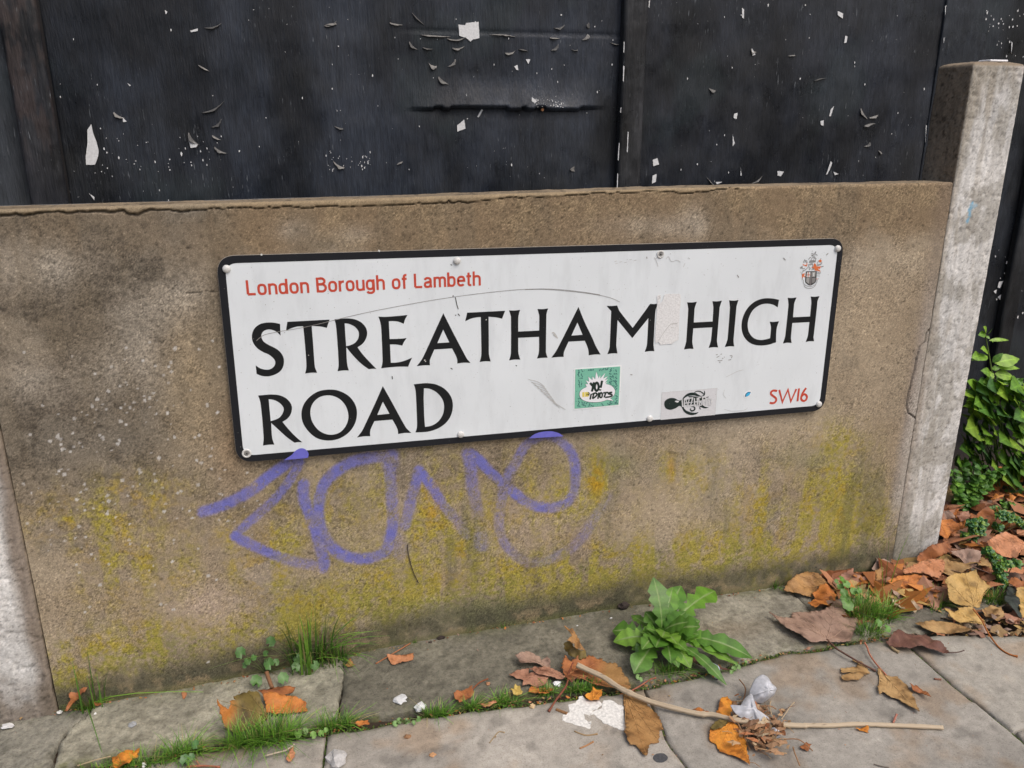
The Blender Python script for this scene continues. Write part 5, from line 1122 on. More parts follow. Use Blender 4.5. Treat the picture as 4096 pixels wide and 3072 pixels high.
leaf('f', [(165, 460), (220, 435), (310, 405), (420, 440), (440, 480), (500, 465), (540, 510), (540, 600), (480, 560), (460, 540), (300, 550), (220, 545)], 'mauve', 'pinkish brown pointed leaf lobe, the upper one left of the stick', .014, n=(.1, -.12, 1), base=(520, 580), tips=TIP((175, 465), (320, 415)), curl=.005)
leaf('f', [(90, 670), (190, 610), (310, 605), (310, 650), (420, 660), (515, 710), (500, 760), (400, 795), (310, 765), (245, 785), (250, 720), (180, 700)], 'pink', 'pinkish leaf lobe with a long point, lowest one left of the stick', .006, base=(510, 715), tips=TIP((100, 668), (250, 780)), curl=.004)
leaf('f', [(310, 600), (380, 575), (470, 565), (560, 600), (640, 640), (700, 700), (640, 718), (540, 690), (400, 655)], 'pink', 'flat pink leaf lobe between two others left of the stick', .012, base=(690, 700), tips=TIP((315, 600), (450, 570)), curl=.003, seed=5)
leaf('f', [(650, 640), (690, 520), (760, 560), (830, 510), (900, 500), (990, 462), (1040, 500), (1085, 480), (1130, 525), (1240, 545), (1300, 600), (1330, 680), (1375, 720), (1395, 810), (1330, 850), (1250, 815), (1190, 850), (1140, 830), (1040, 800), (950, 740), (860, 740), (740, 770), (680, 700)], 'rust', 'large wet rusty leaf under the upper end of the stick, with a long stalk', .006, base=(735, 700), tips=TIP((1390, 800), (1100, 500), (900, 505), (1190, 845)), curl=.010, jag=.0030, stem=[(790, 510, .012), (735, 640, .014), (720, 740, .012), (690, 810, .010), (600, 930, .007), (520, 1055, .003)], two=('ochre', (1300, 640), 260), cup=.01, stem_r=.0018, stem_col=(.22, .07, .04))
leaf('f', [(900, 880), (980, 850), (985, 800), (1040, 830), (1090, 825), (1090, 880), (1060, 930), (1000, 940), (930, 930)], 'bright', 'small bright orange leaf touching the white splash', .008, base=(1000, 930), tips=TIP((990, 805), (1088, 828)), curl=.003)
leaf('f', [(110, 850), (160, 785), (215, 800), (240, 850), (220, 880), (150, 882)], 'lemon', 'small pale yellow fan-shaped leaf in the mossy joint', .010, curl=.004, stem=[(125, 855, .008), (80, 858, .004), (40, 868, .003)], stem_col=(.40, .30, .16))
leaf('f', [(300, 850), (330, 795), (520, 790), (570, 830), (500, 860), (400, 868), (330, 860)], 'orange', 'orange brown leaf edge showing under the pink leaves at the joint', .004, curl=.003, seed=6)
leaf('b', [(815, 1200), (870, 1165), (930, 1155), (940, 1190), (900, 1232), (850, 1252), (820, 1230)], 'rust', 'folded red-brown leaf with a raised stalk on the dark kerb stone', .007, curl=.005, stem=[(930, 1165, .008), (975, 1120, .012), (1030, 1095, .010)], stem_r=.0014, seed=8)
leaf('b', [(390, 950), (470, 945), (560, 935), (560, 970), (500, 990), (420, 1000)], 'salmon', 'torn orange-pink leaf scrap on the dark kerb stone beside a thin stalk', .004, curl=.003, stem=[(540, 870, .004), (440, 930, .006), (320, 1000, .002)], seed=9)
leaf('a', [(1365, 1212), (1400, 1262), (1448, 1288), (1462, 1250), (1452, 1232), (1495, 1232), (1475, 1205), (1530, 1190), (1570, 1172), (1630, 1180), (1655, 1240), (1692, 1330), (1650, 1400), (1500, 1440), (1420, 1400), (1385, 1300)], 'olive', 'half green half orange leaf standing up in the grass at the kerb', .012, n=(.25, -.8, .55), anchor=(1550, 1420), curl=.006, two=('orange', (1385, 1290), 110), base=(1690, 1330), tips=TIP((1370, 1225), (1570, 1180)), seed=10)
leaf('a', [(1660, 1190), (1720, 1180), (1800, 1200), (1870, 1205), (1930, 1240), (1945, 1300), (1850, 1320), (1750, 1330), (1690, 1310)], 'orange', 'bright orange leaf half right of the half green leaf', .014, n=(.0, -.35, .94), curl=.005, base=(1680, 1310), tips=TIP((1940, 1298), (1860, 1210)), seed=11)
leaf('a', [(1630, 1180), (1720, 1150), (1870, 1148), (1850, 1190), (1760, 1205), (1670, 1200)], 'rust', 'narrow curled rust leaf edge behind the bright orange leaf', .02, curl=.004, seed=12, stem=[(1720, 1150, .024), (1700, 1100, .03), (1685, 1055, .035)], stem_r=.004, stem_col=(.24, .12, .06))
leaf('a', [(700, 1590), (780, 1560), (880, 1535), (870, 1590), (820, 1640), (720, 1650)], 'bright', 'small orange leaf at the bottom edge with a pale straw-like stalk', .010, curl=.004, stem=[(700, 1585, .010), (600, 1610, .006), (490, 1645, .003)], stem_col=(.46, .36, .22), seed=13)
leaf('a', [(440, 1190), (480, 1140), (500, 1110), (555, 1105), (555, 1150), (520, 1190), (480, 1235), (430, 1290), (410, 1290), (450, 1230)], 'rust', 'crumpled red-brown leaf leaning on the wall in the left tuft', .02, n=(.1, -.9, .4), anchor=(470, 1240), curl=.008, seed=14)
leaf('a', [(590, 1215), (640, 1210), (650, 1250), (610, 1270), (580, 1245)], 'rust', 'small brown leaf scrap in the left grass tuft', .006, curl=.003, seed=15)
leaf('a', [(1810, 1610), (1830, 1540), (1855, 1525), (1865, 1590), (1840, 1612)], 'salmon', 'small orange triangular leaf scrap at the bottom right of the thick grass', .006, curl=.003, seed=16)
leaf('d', [(150, 1115), (220, 1150), (330, 1140), (345, 1090), (400, 1090), (470, 1100), (560, 1110), (640, 1080), (700, 1010), (740, 1040), (770, 1130), (800, 1160), (870, 1150), (860, 1210), (830, 1280), (820, 1320), (720, 1340), (620, 1350), (520, 1365), (480, 1360), (400, 1310), (300, 1260), (230, 1200)], 'mauve', 'large flat pinkish-grey maple-like leaf on the kerb with a long dark stalk', .010, base=(620, 1325), tips=TIP((160, 1120), (375, 1095), (705, 1020), (865, 1160), (480, 1270)), stem=[(620, 1325, .012), (690, 1395, .010), (760, 1440, .010), (880, 1510, .008), (1015, 1582, .003)], curl=.005, stem_r=.0019, stem_col=(.14, .07, .05))
leaf('d', [(270, 930), (310, 860), (380, 800), (460, 770), (540, 790), (600, 850), (625, 885), (540, 895), (560, 925), (500, 960), (500, 985), (400, 965), (330, 945)], 'ochre', 'crisp golden brown leaf propped against the wall foot, leftmost of the pile', .02, n=(-.1, -.55, .8), base=(620, 880), tips=TIP((275, 930), (380, 800), (470, 775), (495, 975)), curl=.008, seed=18)
leaf('d', [(500, 960), (560, 925), (620, 930), (700, 960), (690, 1020), (600, 1090), (520, 1085), (460, 1040), (540, 1010)], 'orange', 'crumpled brown leaf tucked between the propped leaf and the flat pinkish one', .012, curl=.009, seed=19)
leaf('d', [(660, 870), (740, 790), (830, 755), (840, 790), (900, 830), (1000, 850), (930, 920), (820, 940), (700, 930)], 'pink', 'brownish pink leaf behind the thick grass at the wall foot', .015, curl=.007, n=(0, -.4, .9), seed=20)
leaf('d', [(980, 830), (1010, 770), (1050, 755), (1100, 775), (1170, 780), (1170, 830), (1060, 865), (1000, 870)], 'ochre', 'small brown leaf by the wall foot left of the concrete post', .022, n=(0, -.4, .9), curl=.005, seed=21)
leaf('d', [(1225, 770), (1330, 720), (1450, 690), (1550, 670), (1580, 700), (1560, 780), (1520, 840), (1400, 800), (1310, 790), (1240, 810)], 'salmon', 'long salmon-coloured leaf across the foot of the post', .040, base=(1560, 690), tips=TIP((1230, 790), (1330, 725), (1510, 830)), n=(0, -.3, .95), curl=.005, seed=22)
leaf('d', [(1330, 690), (1430, 580), (1500, 560), (1540, 550), (1570, 520), (1620, 580), (1625, 620), (1500, 670), (1350, 705)], 'rust', 'curled dark rust leaf wrapped round the right side of the post foot', .045, n=(0, -.7, .7), curl=.010, seed=23)
leaf('d', [(1580, 670), (1700, 720), (1800, 768), (1700, 790), (1600, 815), (1530, 790), (1540, 700)], 'tan', 'tan leaf behind the big yellow-tan leaf', .038, curl=.005, n=(0, -.2, 1), seed=24)
leaf('d', [(1560, 850), (1640, 800), (1740, 790), (1810, 770), (1850, 830), (1900, 870), (1940, 910), (1900, 930), (1870, 1000), (1840, 1080), (1760, 1062), (1690, 1050), (1610, 1010), (1600, 960), (1590, 900)], 'yellow', 'biggest yellow-tan leaf, draped over the pile right of the post', .042, n=(-.1, -.55, .8), base=(1800, 1070), tips=TIP((1565, 850), (1740, 790), (1935, 910), (1850, 835)), curl=.005, seed=25)
leaf('d', [(1560, 1085), (1600, 1090), (1640, 1110), (1690, 1085), (1680, 1055), (1790, 1075), (1830, 1120), (1895, 1215), (1790, 1180), (1700, 1200), (1620, 1150)], 'yellow', 'folded yellow-orange leaf lobe with a long orange stalk over the paving', .022, n=(.1, -.35, .9), base=(1880, 1200), tips=TIP((1565, 1087), (1700, 1195)), stem=[(1800, 1080, .035), (1870, 1170, .022), (1910, 1250, .012), (1960, 1330, .006), (2020, 1400, .003), (2090, 1445, .003), (2160, 1465, .003)], curl=.005, stem_r=.0017, stem_col=(.42, .15, .04), seed=26)
leaf('d', [(1100, 860), (1200, 815), (1330, 810), (1420, 830), (1430, 900), (1440, 990), (1330, 960), (1220, 900), (1150, 900)], 'orange', 'warm orange leaf below the post, under the salmon leaf', .026, base=(1110, 865), tips=TIP((1430, 835), (1440, 980), (1300, 950)), n=(0, -.3, .95), curl=.005, seed=27)
leaf('d', [(1610, 615), (1720, 610), (1860, 640), (1850, 710), (1790, 745), (1700, 712), (1620, 670)], 'mauve', 'dull pinkish-brown leaf in the middle of the pile right of the post', .045, curl=.008, n=(0, -.3, .95), seed=28, stem=[(1780, 735, .045), (1900, 780, .04), (1990, 815, .035)])
leaf('d', [(1910, 540), (1980, 490), (2060, 455), (2150, 490), (2212, 540), (2190, 600), (2150, 670), (2060, 660), (1960, 610)], 'salmon', 'large salmon leaf near the right edge beside the small green spurge', .05, n=(0, -.6, .8), base=(2200, 530), tips=TIP((1915, 540), (2060, 460), (2060, 655), (2150, 670)), curl=.005, seed=29)
leaf('d', [(1535, 360), (1620, 360), (1740, 430), (1650, 450), (1600, 500), (1590, 520), (1530, 490)], 'orange', 'orange leaf leaning on the right side of the post', .05, n=(-.1, -.7, .6), curl=.004, base=(1540, 400), tips=TIP((1735, 430), (1590, 515)), seed=30)
leaf('d', [(1820, 320), (1900, 250), (1960, 300), (1955, 420), (1900, 545), (1820, 540), (1800, 420)], 'rust', 'dull reddish brown leaf standing upright behind the spurge', .04, n=(0, -.8, .5), curl=.006, seed=31)
leaf('d', [(1100, 1340), (1190, 1270), (1250, 1290), (1420, 1300), (1560, 1380), (1620, 1440), (1480, 1420), (1300, 1400), (1180, 1380)], 'plum', 'long rolled purplish-brown leaf lying on the paving edge', .012, curl=.009, stem=[(1600, 1435, .012), (1680, 1430, .012), (1730, 1415, .015)], stem_col=(.10, .06, .05), seed=32)
leaf('d', [(1330, 1190), (1450, 1180), (1560, 1190), (1700, 1230), (1800, 1270), (1720, 1280), (1600, 1270), (1480, 1260), (1400, 1230)], 'tan', 'long thin tan leaf edge along the back of the paving slab', .008, curl=.005, seed=33)
leaf('d', [(1490, 1255), (1560, 1262), (1575, 1295), (1510, 1300)], 'salmon', 'little orange leaf scrap under the long tan leaf', .003, curl=.002, seed=34)
leaf('g', [(400, 680), (480, 658), (560, 655), (570, 620), (520, 600), (515, 585), (600, 610), (650, 650), (690, 710), (640, 760), (580, 802), (500, 795), (420, 805), (408, 745), (560, 735), (410, 720)], 'tan', 'small torn tan leaf scrap on the paving left of the stalks', .004, curl=.003, seed=35)
leaf('g', [(760, 680), (800, 690), (850, 740), (960, 760), (1040, 830), (1100, 900), (1140, 980), (1180, 1110), (1120, 1080), (1020, 1020), (960, 980), (900, 970), (820, 910), (780, 940), (765, 870), (790, 790), (770, 730)], 'tan', 'narrow tan leaf flat on the paving with a red stalk', .005, base=(790, 690), tips=TIP((1175, 1100), (780, 930)), stem=[(850, 740, .006), (760, 640, .006), (690, 540, .008), (665, 470, .010), (640, 425, .012)], curl=.004, stem_r=.0016, stem_col=(.46, .17, .10), seed=36)
leaf('g', [(1080, 850), (1140, 835), (1210, 870), (1260, 930), (1295, 985), (1230, 950), (1170, 905), (1110, 910)], 'rust', 'red-brown crescent-shaped leaf scrap right of the narrow tan leaf', .006, curl=.005, seed=37)
leaf('c', [(830, 1440), (840, 1370), (920, 1360), (1000, 1310), (1070, 1360), (1100, 1440), (1120, 1520), (1140, 1635), (1070, 1590), (980, 1555), (910, 1530), (870, 1460)], 'bright', 'bright orange leaf below the stick beside the crumpled white tissue', .006, base=(1000, 1320), tips=TIP((1138, 1625), (835, 1430), (910, 1525)), curl=.004, seed=38)
leaf('c', [(880, 1250), (905, 1180), (920, 1130), (970, 1105), (1010, 1150), (1000, 1230), (980, 1270), (920, 1262)], 'bright', 'orange leaf lobe above the stick touching the white tissue', .008, curl=.004, seed=39)
leaf('c', [(836, 1340), (900, 1290), (990, 1290), (930, 1362), (870, 1362)], 'olive', 'small olive leaf lying over the bright orange leaf', .012, curl=.003, seed=40)
leaf('c', [(700, 1215), (760, 1205), (830, 1235), (760, 1240)], 'orange', 'sliver of orange leaf just above the stick', .004, curl=.003, seed=41)
leaf('g', [(540, 1275), (665, 1250), (682, 1310)], 'bright', 'tiny orange triangular leaf fragment below the right part of the stick', .003, curl=.002, seed=42)
leaf('g', [(0, 1440), (60, 1420), (110, 1440), (70, 1490), (0, 1470)], 'rust', 'small brown leaf fragment near the bottom right of the tissue', .004, curl=.004, seed=43)
leaf('e', [(1560, 1260), (1648, 1240), (1700, 1400), (1660, 1600), (1600, 1560), (1580, 1400)], 'yellow', 'yellowish leaf cut by the right edge of the photo', .02, n=(0, -.3, .95), curl=.004, seed=44)
leaf('e', [(1450, 1250), (1530, 1240), (1570, 1380), (1620, 1590), (1540, 1520), (1440, 1400)], 'slate', 'dark rolled grey-green leaf near the right edge', .02, n=(.3, -.3, .9), curl=.006, seed=45)
leaf('e', [(1270, 130), (1370, 30), (1500, 30), (1648, -20), (1680, 60), (1500, 130), (1420, 110), (1380, 170)], 'orange', 'brown-orange leaf on top of the heap behind the green weed', .05, n=(0, -.4, .9), curl=.008, seed=46)
leaf('e', [(1150, 200), (1300, 165), (1450, 200), (1400, 270), (1250, 250)], 'rust', 'dark brown leaf half under the green weed', .03, curl=.006, seed=47)
leaf('e', [(1350, 170), (1480, 150), (1640, 180), (1640, 250), (1500, 260), (1400, 230)], 'orange', 'warm brown leaf at the upper right of the heap', .02, curl=.007, seed=48)
leaf('e', [(0, 1060), (60, 1030), (180, 1060), (230, 1110), (150, 1170), (60, 1200), (0, 1180)], 'ochre', 'brown leaf at the wall foot behind tall grass blades', .02, n=(0, -.3, .9), curl=.006, seed=49)
leaf('e', [(160, 1260), (250, 1225), (340, 1280), (370, 1350), (300, 1370), (200, 1330)], 'mauve', 'pinkish-grey folded leaf between the two grass clumps', .02, curl=.006, seed=50)
leaf('e', [(180, 1380), (300, 1370), (420, 1400), (500, 1480), (380, 1520), (220, 1480)], 'straw', 'pale crumbled leaf between the two grass clumps', .012, curl=.006, seed=51)
leaf('e', [(1300, 1090), (1420, 1000), (1540, 1000), (1648, 1015), (1648, 1080), (1450, 1085)], 'salmon', 'salmon leaf lying flat behind the foremost spurge', .03, curl=.004, n=(0, -.2, 1), seed=52)
leaf('e', [(1130, 960), (1180, 925), (1280, 985), (1290, 1030), (1140, 1010)], 'tan', 'tan leaf piece left of the foremost spurge', .035, curl=.004, seed=53)
leaf('e', [(745, 410), (800, 398), (850, 420), (868, 470), (830, 492), (755, 485)], 'mauve', 'dull leaf showing beside the post behind the orange one', .05, n=(0, -.7, .6), curl=.005, seed=54)
leaf('e', [(900, 470), (960, 410), (1020, 400), (1050, 460), (1000, 512), (910, 510)], 'pink', 'brownish leaf between the weed stems and the orange leaf', .04, n=(0, -.6, .7), curl=.006, seed=55)
leaf('e', [(860, 470), (870, 420), (900, 372), (920, 380), (895, 450), (880, 490)], 'orange', 'thin upright orange leaf strip beside the weed', .04, n=(0, -.9, .4), curl=.003, seed=56)
leaf('e', [(1040, 790), (1060, 755), (1180, 742), (1250, 785), (1200, 840), (1080, 835)], 'rust', 'deep rust leaf under the salmon one near the right edge', .03, curl=.006, seed=57)
leaf('e', [(1180, 1500), (1260, 1440), (1400, 1475), (1430, 1560), (1300, 1605), (1200, 1560)], 'tan', 'crumpled tan leaf on the paving edge at the far right', .010, curl=.008, seed=58)
leaf('e', [(1400, 1530), (1540, 1520), (1640, 1600), (1600, 1650), (1450, 1620)], 'pink', 'purplish leaf scrap at the far right on the paving edge', .006, curl=.006, seed=59)
leaf('e', [(1430, 1190), (1560, 1150), (1660, 1180), (1650, 1245), (1550, 1245), (1480, 1225)], 'rust', 'brown-red leaf above the dark rolled one near the right edge', .03, curl=.006, seed=60)
leaf('e', [(750, 850), (820, 820), (980, 830), (960, 900), (840, 900)], 'rust', 'shaded brown leaf in the hollow right of the post', .03, curl=.006, seed=61)
leaf('c', [(655, 815), (700, 815), (830, 870), (1000, 935), (860, 905), (700, 860)], 'plum', 'narrow brown-purple leaf under the lower dandelion leaves', .012, curl=.004, seed=62)
leaf('c', [(470, 390), (500, 345), (585, 285), (570, 320), (520, 400)], 'straw', 'pale dry leaf blade behind the dandelion against the wall', .02, n=(0, -.7, .5), curl=.003, seed=63)
leaf('b', [(120, 1005), (160, 975), (195, 1015), (150, 1022)], 'ochre', 'small brown leaf right of the grass at the wall foot, on the pale kerb stone', .005, curl=.003, seed=64)
leaf('a', [(1145, 1180), (1165, 1172), (1180, 1190), (1165, 1225), (1150, 1215)], 'salmon', 'small orange flake on the pale kerb stone close to the wall', .002, curl=.001, seed=65)
leaf('b', [(600, 1110), (690, 1090), (700, 1110), (640, 1130)], 'orange', 'thin orange sliver of leaf in the moss of the joint', .004, curl=.002, seed=66) if False else None
leaf('b', [(180, 1375), (270, 1355), (280, 1380), (230, 1395)], 'orange', 'small orange leaf scrap in the grass of the joint at the bottom left', .008, curl=.002, seed=67)
leaf('b', [(980, 1262), (1080, 1232), (1085, 1250), (1000, 1278)], 'salmon', 'thin orange-pink leaf sliver in the mossy joint', .006, curl=.002, seed=68)

# ------------------------------------------------------------------ leaf litter: crumbs too small to pick apart
def litter():
    rs = random.Random(4); mb = MB()
    cols = [PAL[k][0] for k in ('ochre', 'orange', 'rust', 'pink', 'salmon', 'salmon', 'orange', 'tan', 'mauve', 'yellow')]+[PAL['rust'][1]]*2
    def frag(x, y, z, s):
        nonlocal cols
        k = rs.randint(7, 11) if s > .012 else rs.randint(4, 6); a = rs.uniform(0, 6.28); c = np.array(rs.choice(cols))*rs.uniform(.6, 1.15); nx, ny = rs.uniform(-.5, .5), rs.uniform(-.5, .5)
        V = []
        el = rs.uniform(.35, 1)
        for i in range(k):
            q = 6.283*i/k; rr = s*(rs.uniform(.5, .8) if i % 2 else rs.uniform(.8, 1.15)); u, v = rr*math.cos(q), rr*math.sin(q)*el; xx = u*math.cos(a)-v*math.sin(a); yy = u*math.sin(a)+v*math.cos(a)
            V.append((x+xx, y+yy, z+nx*xx+ny*yy+rs.uniform(-.1, .1)*s))
        V.append((x, y, z+s*rs.uniform(-.1, .35))); F = [(i, (i+1) % k, k) for i in range(k)]; mb.add(V, F, c)
    # the drift in the corner by the post and along the fence
    for _ in range(1250):
        x = rs.uniform(1.02, 3.4); y = rs.uniform(-.17, FY-.02) if x > XPE+.02 else rs.uniform(-.16, -.01)
        if x < XPE+.02 and y > -.012: continue
        yl = interp_line(slabback, x)+.012
        if y < yl: continue
        if x < 1.25 and rs.random() > (x-1.0)/.3: continue
        hgt = .012+.030*min(1, max(0, (x-1.15)/.35))*min(1, max(.15, (y-yl)/.10))
        frag(x, y, gz(x)+rs.uniform(.0, hgt)*.8+.002, rs.choice([.014, .024, .034, .042, .05])*rs.uniform(.7, 1.2))
    cols0 = cols; cols = [PAL[k][0] for k in ('mauve', 'straw', 'tan', 'salmon', 'pink', 'yellow')]
    for _ in range(1500):
        x = rs.uniform(1.28, 3.2); yl = interp_line(slabback, x); y = rs.uniform(yl-.006, yl+.10); frag(x, y, gz(x)+rs.uniform(-.004, .010), rs.choice([.004, .007, .011, .016])*rs.uniform(.7, 1.2))
    cols = cols0
    for _ in range(900):
        x = rs.uniform(-1.2, 2.2); yl = interp_line(slabback, x) if x < 1.9 else -.24; frag(x, yl+rs.uniform(-.004, .016), gz(x)-.006+rs.uniform(0, .008), rs.uniform(.0015, .005))
    for _ in range(160):
        x = rs.uniform(-.6, 1.3); yb_ = interp_line(foot, x); frag(x, rs.uniform(-.012, -.001), gz(x)+.002, rs.uniform(.0012, .004))
    for _ in range(150):
        x = rs.uniform(-.6, 1.9); y = rs.uniform(-.62, 0); frag(x, y, gz(x)+.0025, rs.uniform(.0008, .0022))
    o = mb.build('leaf_litter', MAT['leaf'], None, False); solid(o, .0004, 0); tag(o, kind='stuff')
litter()
# ================================================================== plants
GREENS = [(.12, .26, .030), (.085, .20, .026), (.17, .34, .04), (.07, .16, .025)]
def blade_vf(p, d, h, w_, bend, c, mb, n=6, rs=random):
    """one grass blade: a tapering folded strip that rises and bows over"""
    p = np.asarray(p, float); d = np.array((math.cos(d), math.sin(d), 0)); s = np.array((-d[1], d[0], 0)); V = []; 
    for i in range(n+1):
        t = i/n; q = p+d*(bend*h*t**2.0)+UPV*h*(t-.35*bend*t*t*min(1, bend)); ww = w_*(1-t**1.6)*.5+.00012
        V += [q-s*ww, q+s*ww+UPV*ww*.6]
    F = [(2*i, 2*i+1, 2*i+3, 2*i+2) for i in range(n)]; C = []
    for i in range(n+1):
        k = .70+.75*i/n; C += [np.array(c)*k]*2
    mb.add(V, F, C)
def tuft(r, c, n, h, spread, label, w_=.0016, lay=1.5, seed=0, cols=GREENS, name='grass_tuft', long=0.0, zoff=0.0, elong=(1, 0)):
    rs = random.Random(seed+n+int(c[0])); p0 = on_g(*px(r, [c])[0]); mb = MB()
    for _ in range(n):
        a = rs.uniform(0, 6.28); q = rs.random()**.6*spread; u = rs.uniform(-1, 1)*elong[1]
        x = p0[0]+q*math.cos(a)+u*elong[0]; y = min(-.002, p0[1]+q*math.sin(a)*(.7 if elong[1] == 0 else .3)-u*.16*elong[0]) if p0[0] < XJR else p0[1]+q*math.sin(a)*.7
        hh = h*rs.uniform(.30, 1.15)*(1.0 if rs.random() > long else rs.uniform(1.2, 1.7)); c_ = np.array(rs.choice(cols))*rs.uniform(.8, 1.25)
        if rs.random() < .12: c_ = np.array((.34, .30, .12))*rs.uniform(.7, 1.1)
        dd = a+rs.uniform(-.9, .9)
        if y > -.03 and p0[0] < XJR and math.sin(dd) > 0: dd = -dd
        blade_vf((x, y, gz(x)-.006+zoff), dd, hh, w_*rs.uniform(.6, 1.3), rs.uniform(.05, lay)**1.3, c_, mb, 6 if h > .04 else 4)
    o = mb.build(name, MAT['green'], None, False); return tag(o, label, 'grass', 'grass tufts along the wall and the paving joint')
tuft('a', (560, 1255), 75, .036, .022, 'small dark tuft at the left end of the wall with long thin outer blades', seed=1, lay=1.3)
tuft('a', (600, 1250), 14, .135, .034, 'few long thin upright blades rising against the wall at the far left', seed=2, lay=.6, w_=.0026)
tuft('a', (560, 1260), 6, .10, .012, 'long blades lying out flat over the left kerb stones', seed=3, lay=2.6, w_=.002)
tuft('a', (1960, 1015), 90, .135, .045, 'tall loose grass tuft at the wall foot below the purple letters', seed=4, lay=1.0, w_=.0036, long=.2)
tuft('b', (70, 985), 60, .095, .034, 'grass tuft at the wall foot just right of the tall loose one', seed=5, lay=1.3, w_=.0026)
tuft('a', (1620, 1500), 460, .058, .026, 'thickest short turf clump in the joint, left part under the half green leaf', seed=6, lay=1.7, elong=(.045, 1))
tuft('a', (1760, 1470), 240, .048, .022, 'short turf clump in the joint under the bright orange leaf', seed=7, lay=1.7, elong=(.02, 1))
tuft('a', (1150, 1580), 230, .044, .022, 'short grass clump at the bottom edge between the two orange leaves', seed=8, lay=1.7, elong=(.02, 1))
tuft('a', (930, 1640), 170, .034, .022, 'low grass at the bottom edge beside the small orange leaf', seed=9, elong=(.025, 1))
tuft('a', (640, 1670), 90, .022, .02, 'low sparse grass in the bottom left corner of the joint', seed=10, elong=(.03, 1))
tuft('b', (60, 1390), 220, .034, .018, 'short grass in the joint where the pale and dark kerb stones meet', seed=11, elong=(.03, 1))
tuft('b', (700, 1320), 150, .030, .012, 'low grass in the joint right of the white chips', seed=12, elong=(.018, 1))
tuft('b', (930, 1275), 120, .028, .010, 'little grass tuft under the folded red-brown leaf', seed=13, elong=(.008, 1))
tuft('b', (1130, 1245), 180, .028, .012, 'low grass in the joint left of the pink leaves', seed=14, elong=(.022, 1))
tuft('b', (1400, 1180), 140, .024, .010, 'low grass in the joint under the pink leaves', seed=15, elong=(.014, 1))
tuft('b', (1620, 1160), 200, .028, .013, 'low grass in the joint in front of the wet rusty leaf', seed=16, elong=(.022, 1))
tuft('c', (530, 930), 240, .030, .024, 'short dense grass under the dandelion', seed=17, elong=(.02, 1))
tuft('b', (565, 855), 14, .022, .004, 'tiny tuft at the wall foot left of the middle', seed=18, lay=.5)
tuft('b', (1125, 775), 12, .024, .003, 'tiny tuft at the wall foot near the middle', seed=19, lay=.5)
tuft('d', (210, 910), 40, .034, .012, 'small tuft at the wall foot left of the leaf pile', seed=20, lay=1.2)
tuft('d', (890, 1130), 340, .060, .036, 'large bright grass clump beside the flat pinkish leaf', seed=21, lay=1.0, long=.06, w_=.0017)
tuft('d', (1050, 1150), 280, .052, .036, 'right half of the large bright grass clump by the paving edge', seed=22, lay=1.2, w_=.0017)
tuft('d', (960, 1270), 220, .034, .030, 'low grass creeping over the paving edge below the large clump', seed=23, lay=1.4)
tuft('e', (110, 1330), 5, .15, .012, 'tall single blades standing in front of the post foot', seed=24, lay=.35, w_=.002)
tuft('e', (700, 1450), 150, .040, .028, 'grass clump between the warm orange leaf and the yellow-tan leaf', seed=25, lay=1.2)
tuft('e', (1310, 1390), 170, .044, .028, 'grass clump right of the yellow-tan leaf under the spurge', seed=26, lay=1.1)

# ---- generic leafy bits
def leafblade(base, d, up, L, W, c, mb, teeth=0, seg=7, arch=.25, midc=None, lobes=None, fold=.25, side=None):
    """leaf from base point along direction d, with its upper side facing up"""
    base = np.asarray(base, float); d = np.asarray(d, float); d /= np.linalg.norm(d); s = np.cross(d, up); s /= np.linalg.norm(s)+1e-9; u = np.cross(s, d)
    V = []; C = []; F = []
    prof = lobes if lobes else [math.sin(math.pi*min(1, (t+.04)**.75))**.8 for t in [i/seg for i in range(seg+1)]]
    n = len(prof)
    for i, w_ in enumerate(prof):
        t = i/(n-1); q = base+d*(L*(t-.12*arch*t*t))-u*(-arch*L*t*(1-t)*1.2+arch*L*.55*t*t)
        tw = W*w_*(1+(teeth if i % 2 else -teeth)); V += [q+u*0, q-s*tw*.16+u*fold*tw*.10, q-s*tw+u*fold*tw*.34, q+s*tw*.16+u*fold*tw*.10, q+s*tw+u*fold*tw*.34]
        k = .9+.2*math.sin(i*2.1); m = np.array(midc if midc is not None else np.array(c)*1.35); C += [m, np.array(c)*k, np.array(c)*k*.92, np.array(c)*k*1.04, np.array(c)*k*.95]
    for i in range(n-1):
        a, b = 5*i, 5*i+5
        F += [(a, b, b+1, a+1), (a+1, b+1, b+2, a+2), (a, a+3, b+3, b), (a+3, a+4, b+4, b+3)]
    mb.add(V, F, C)
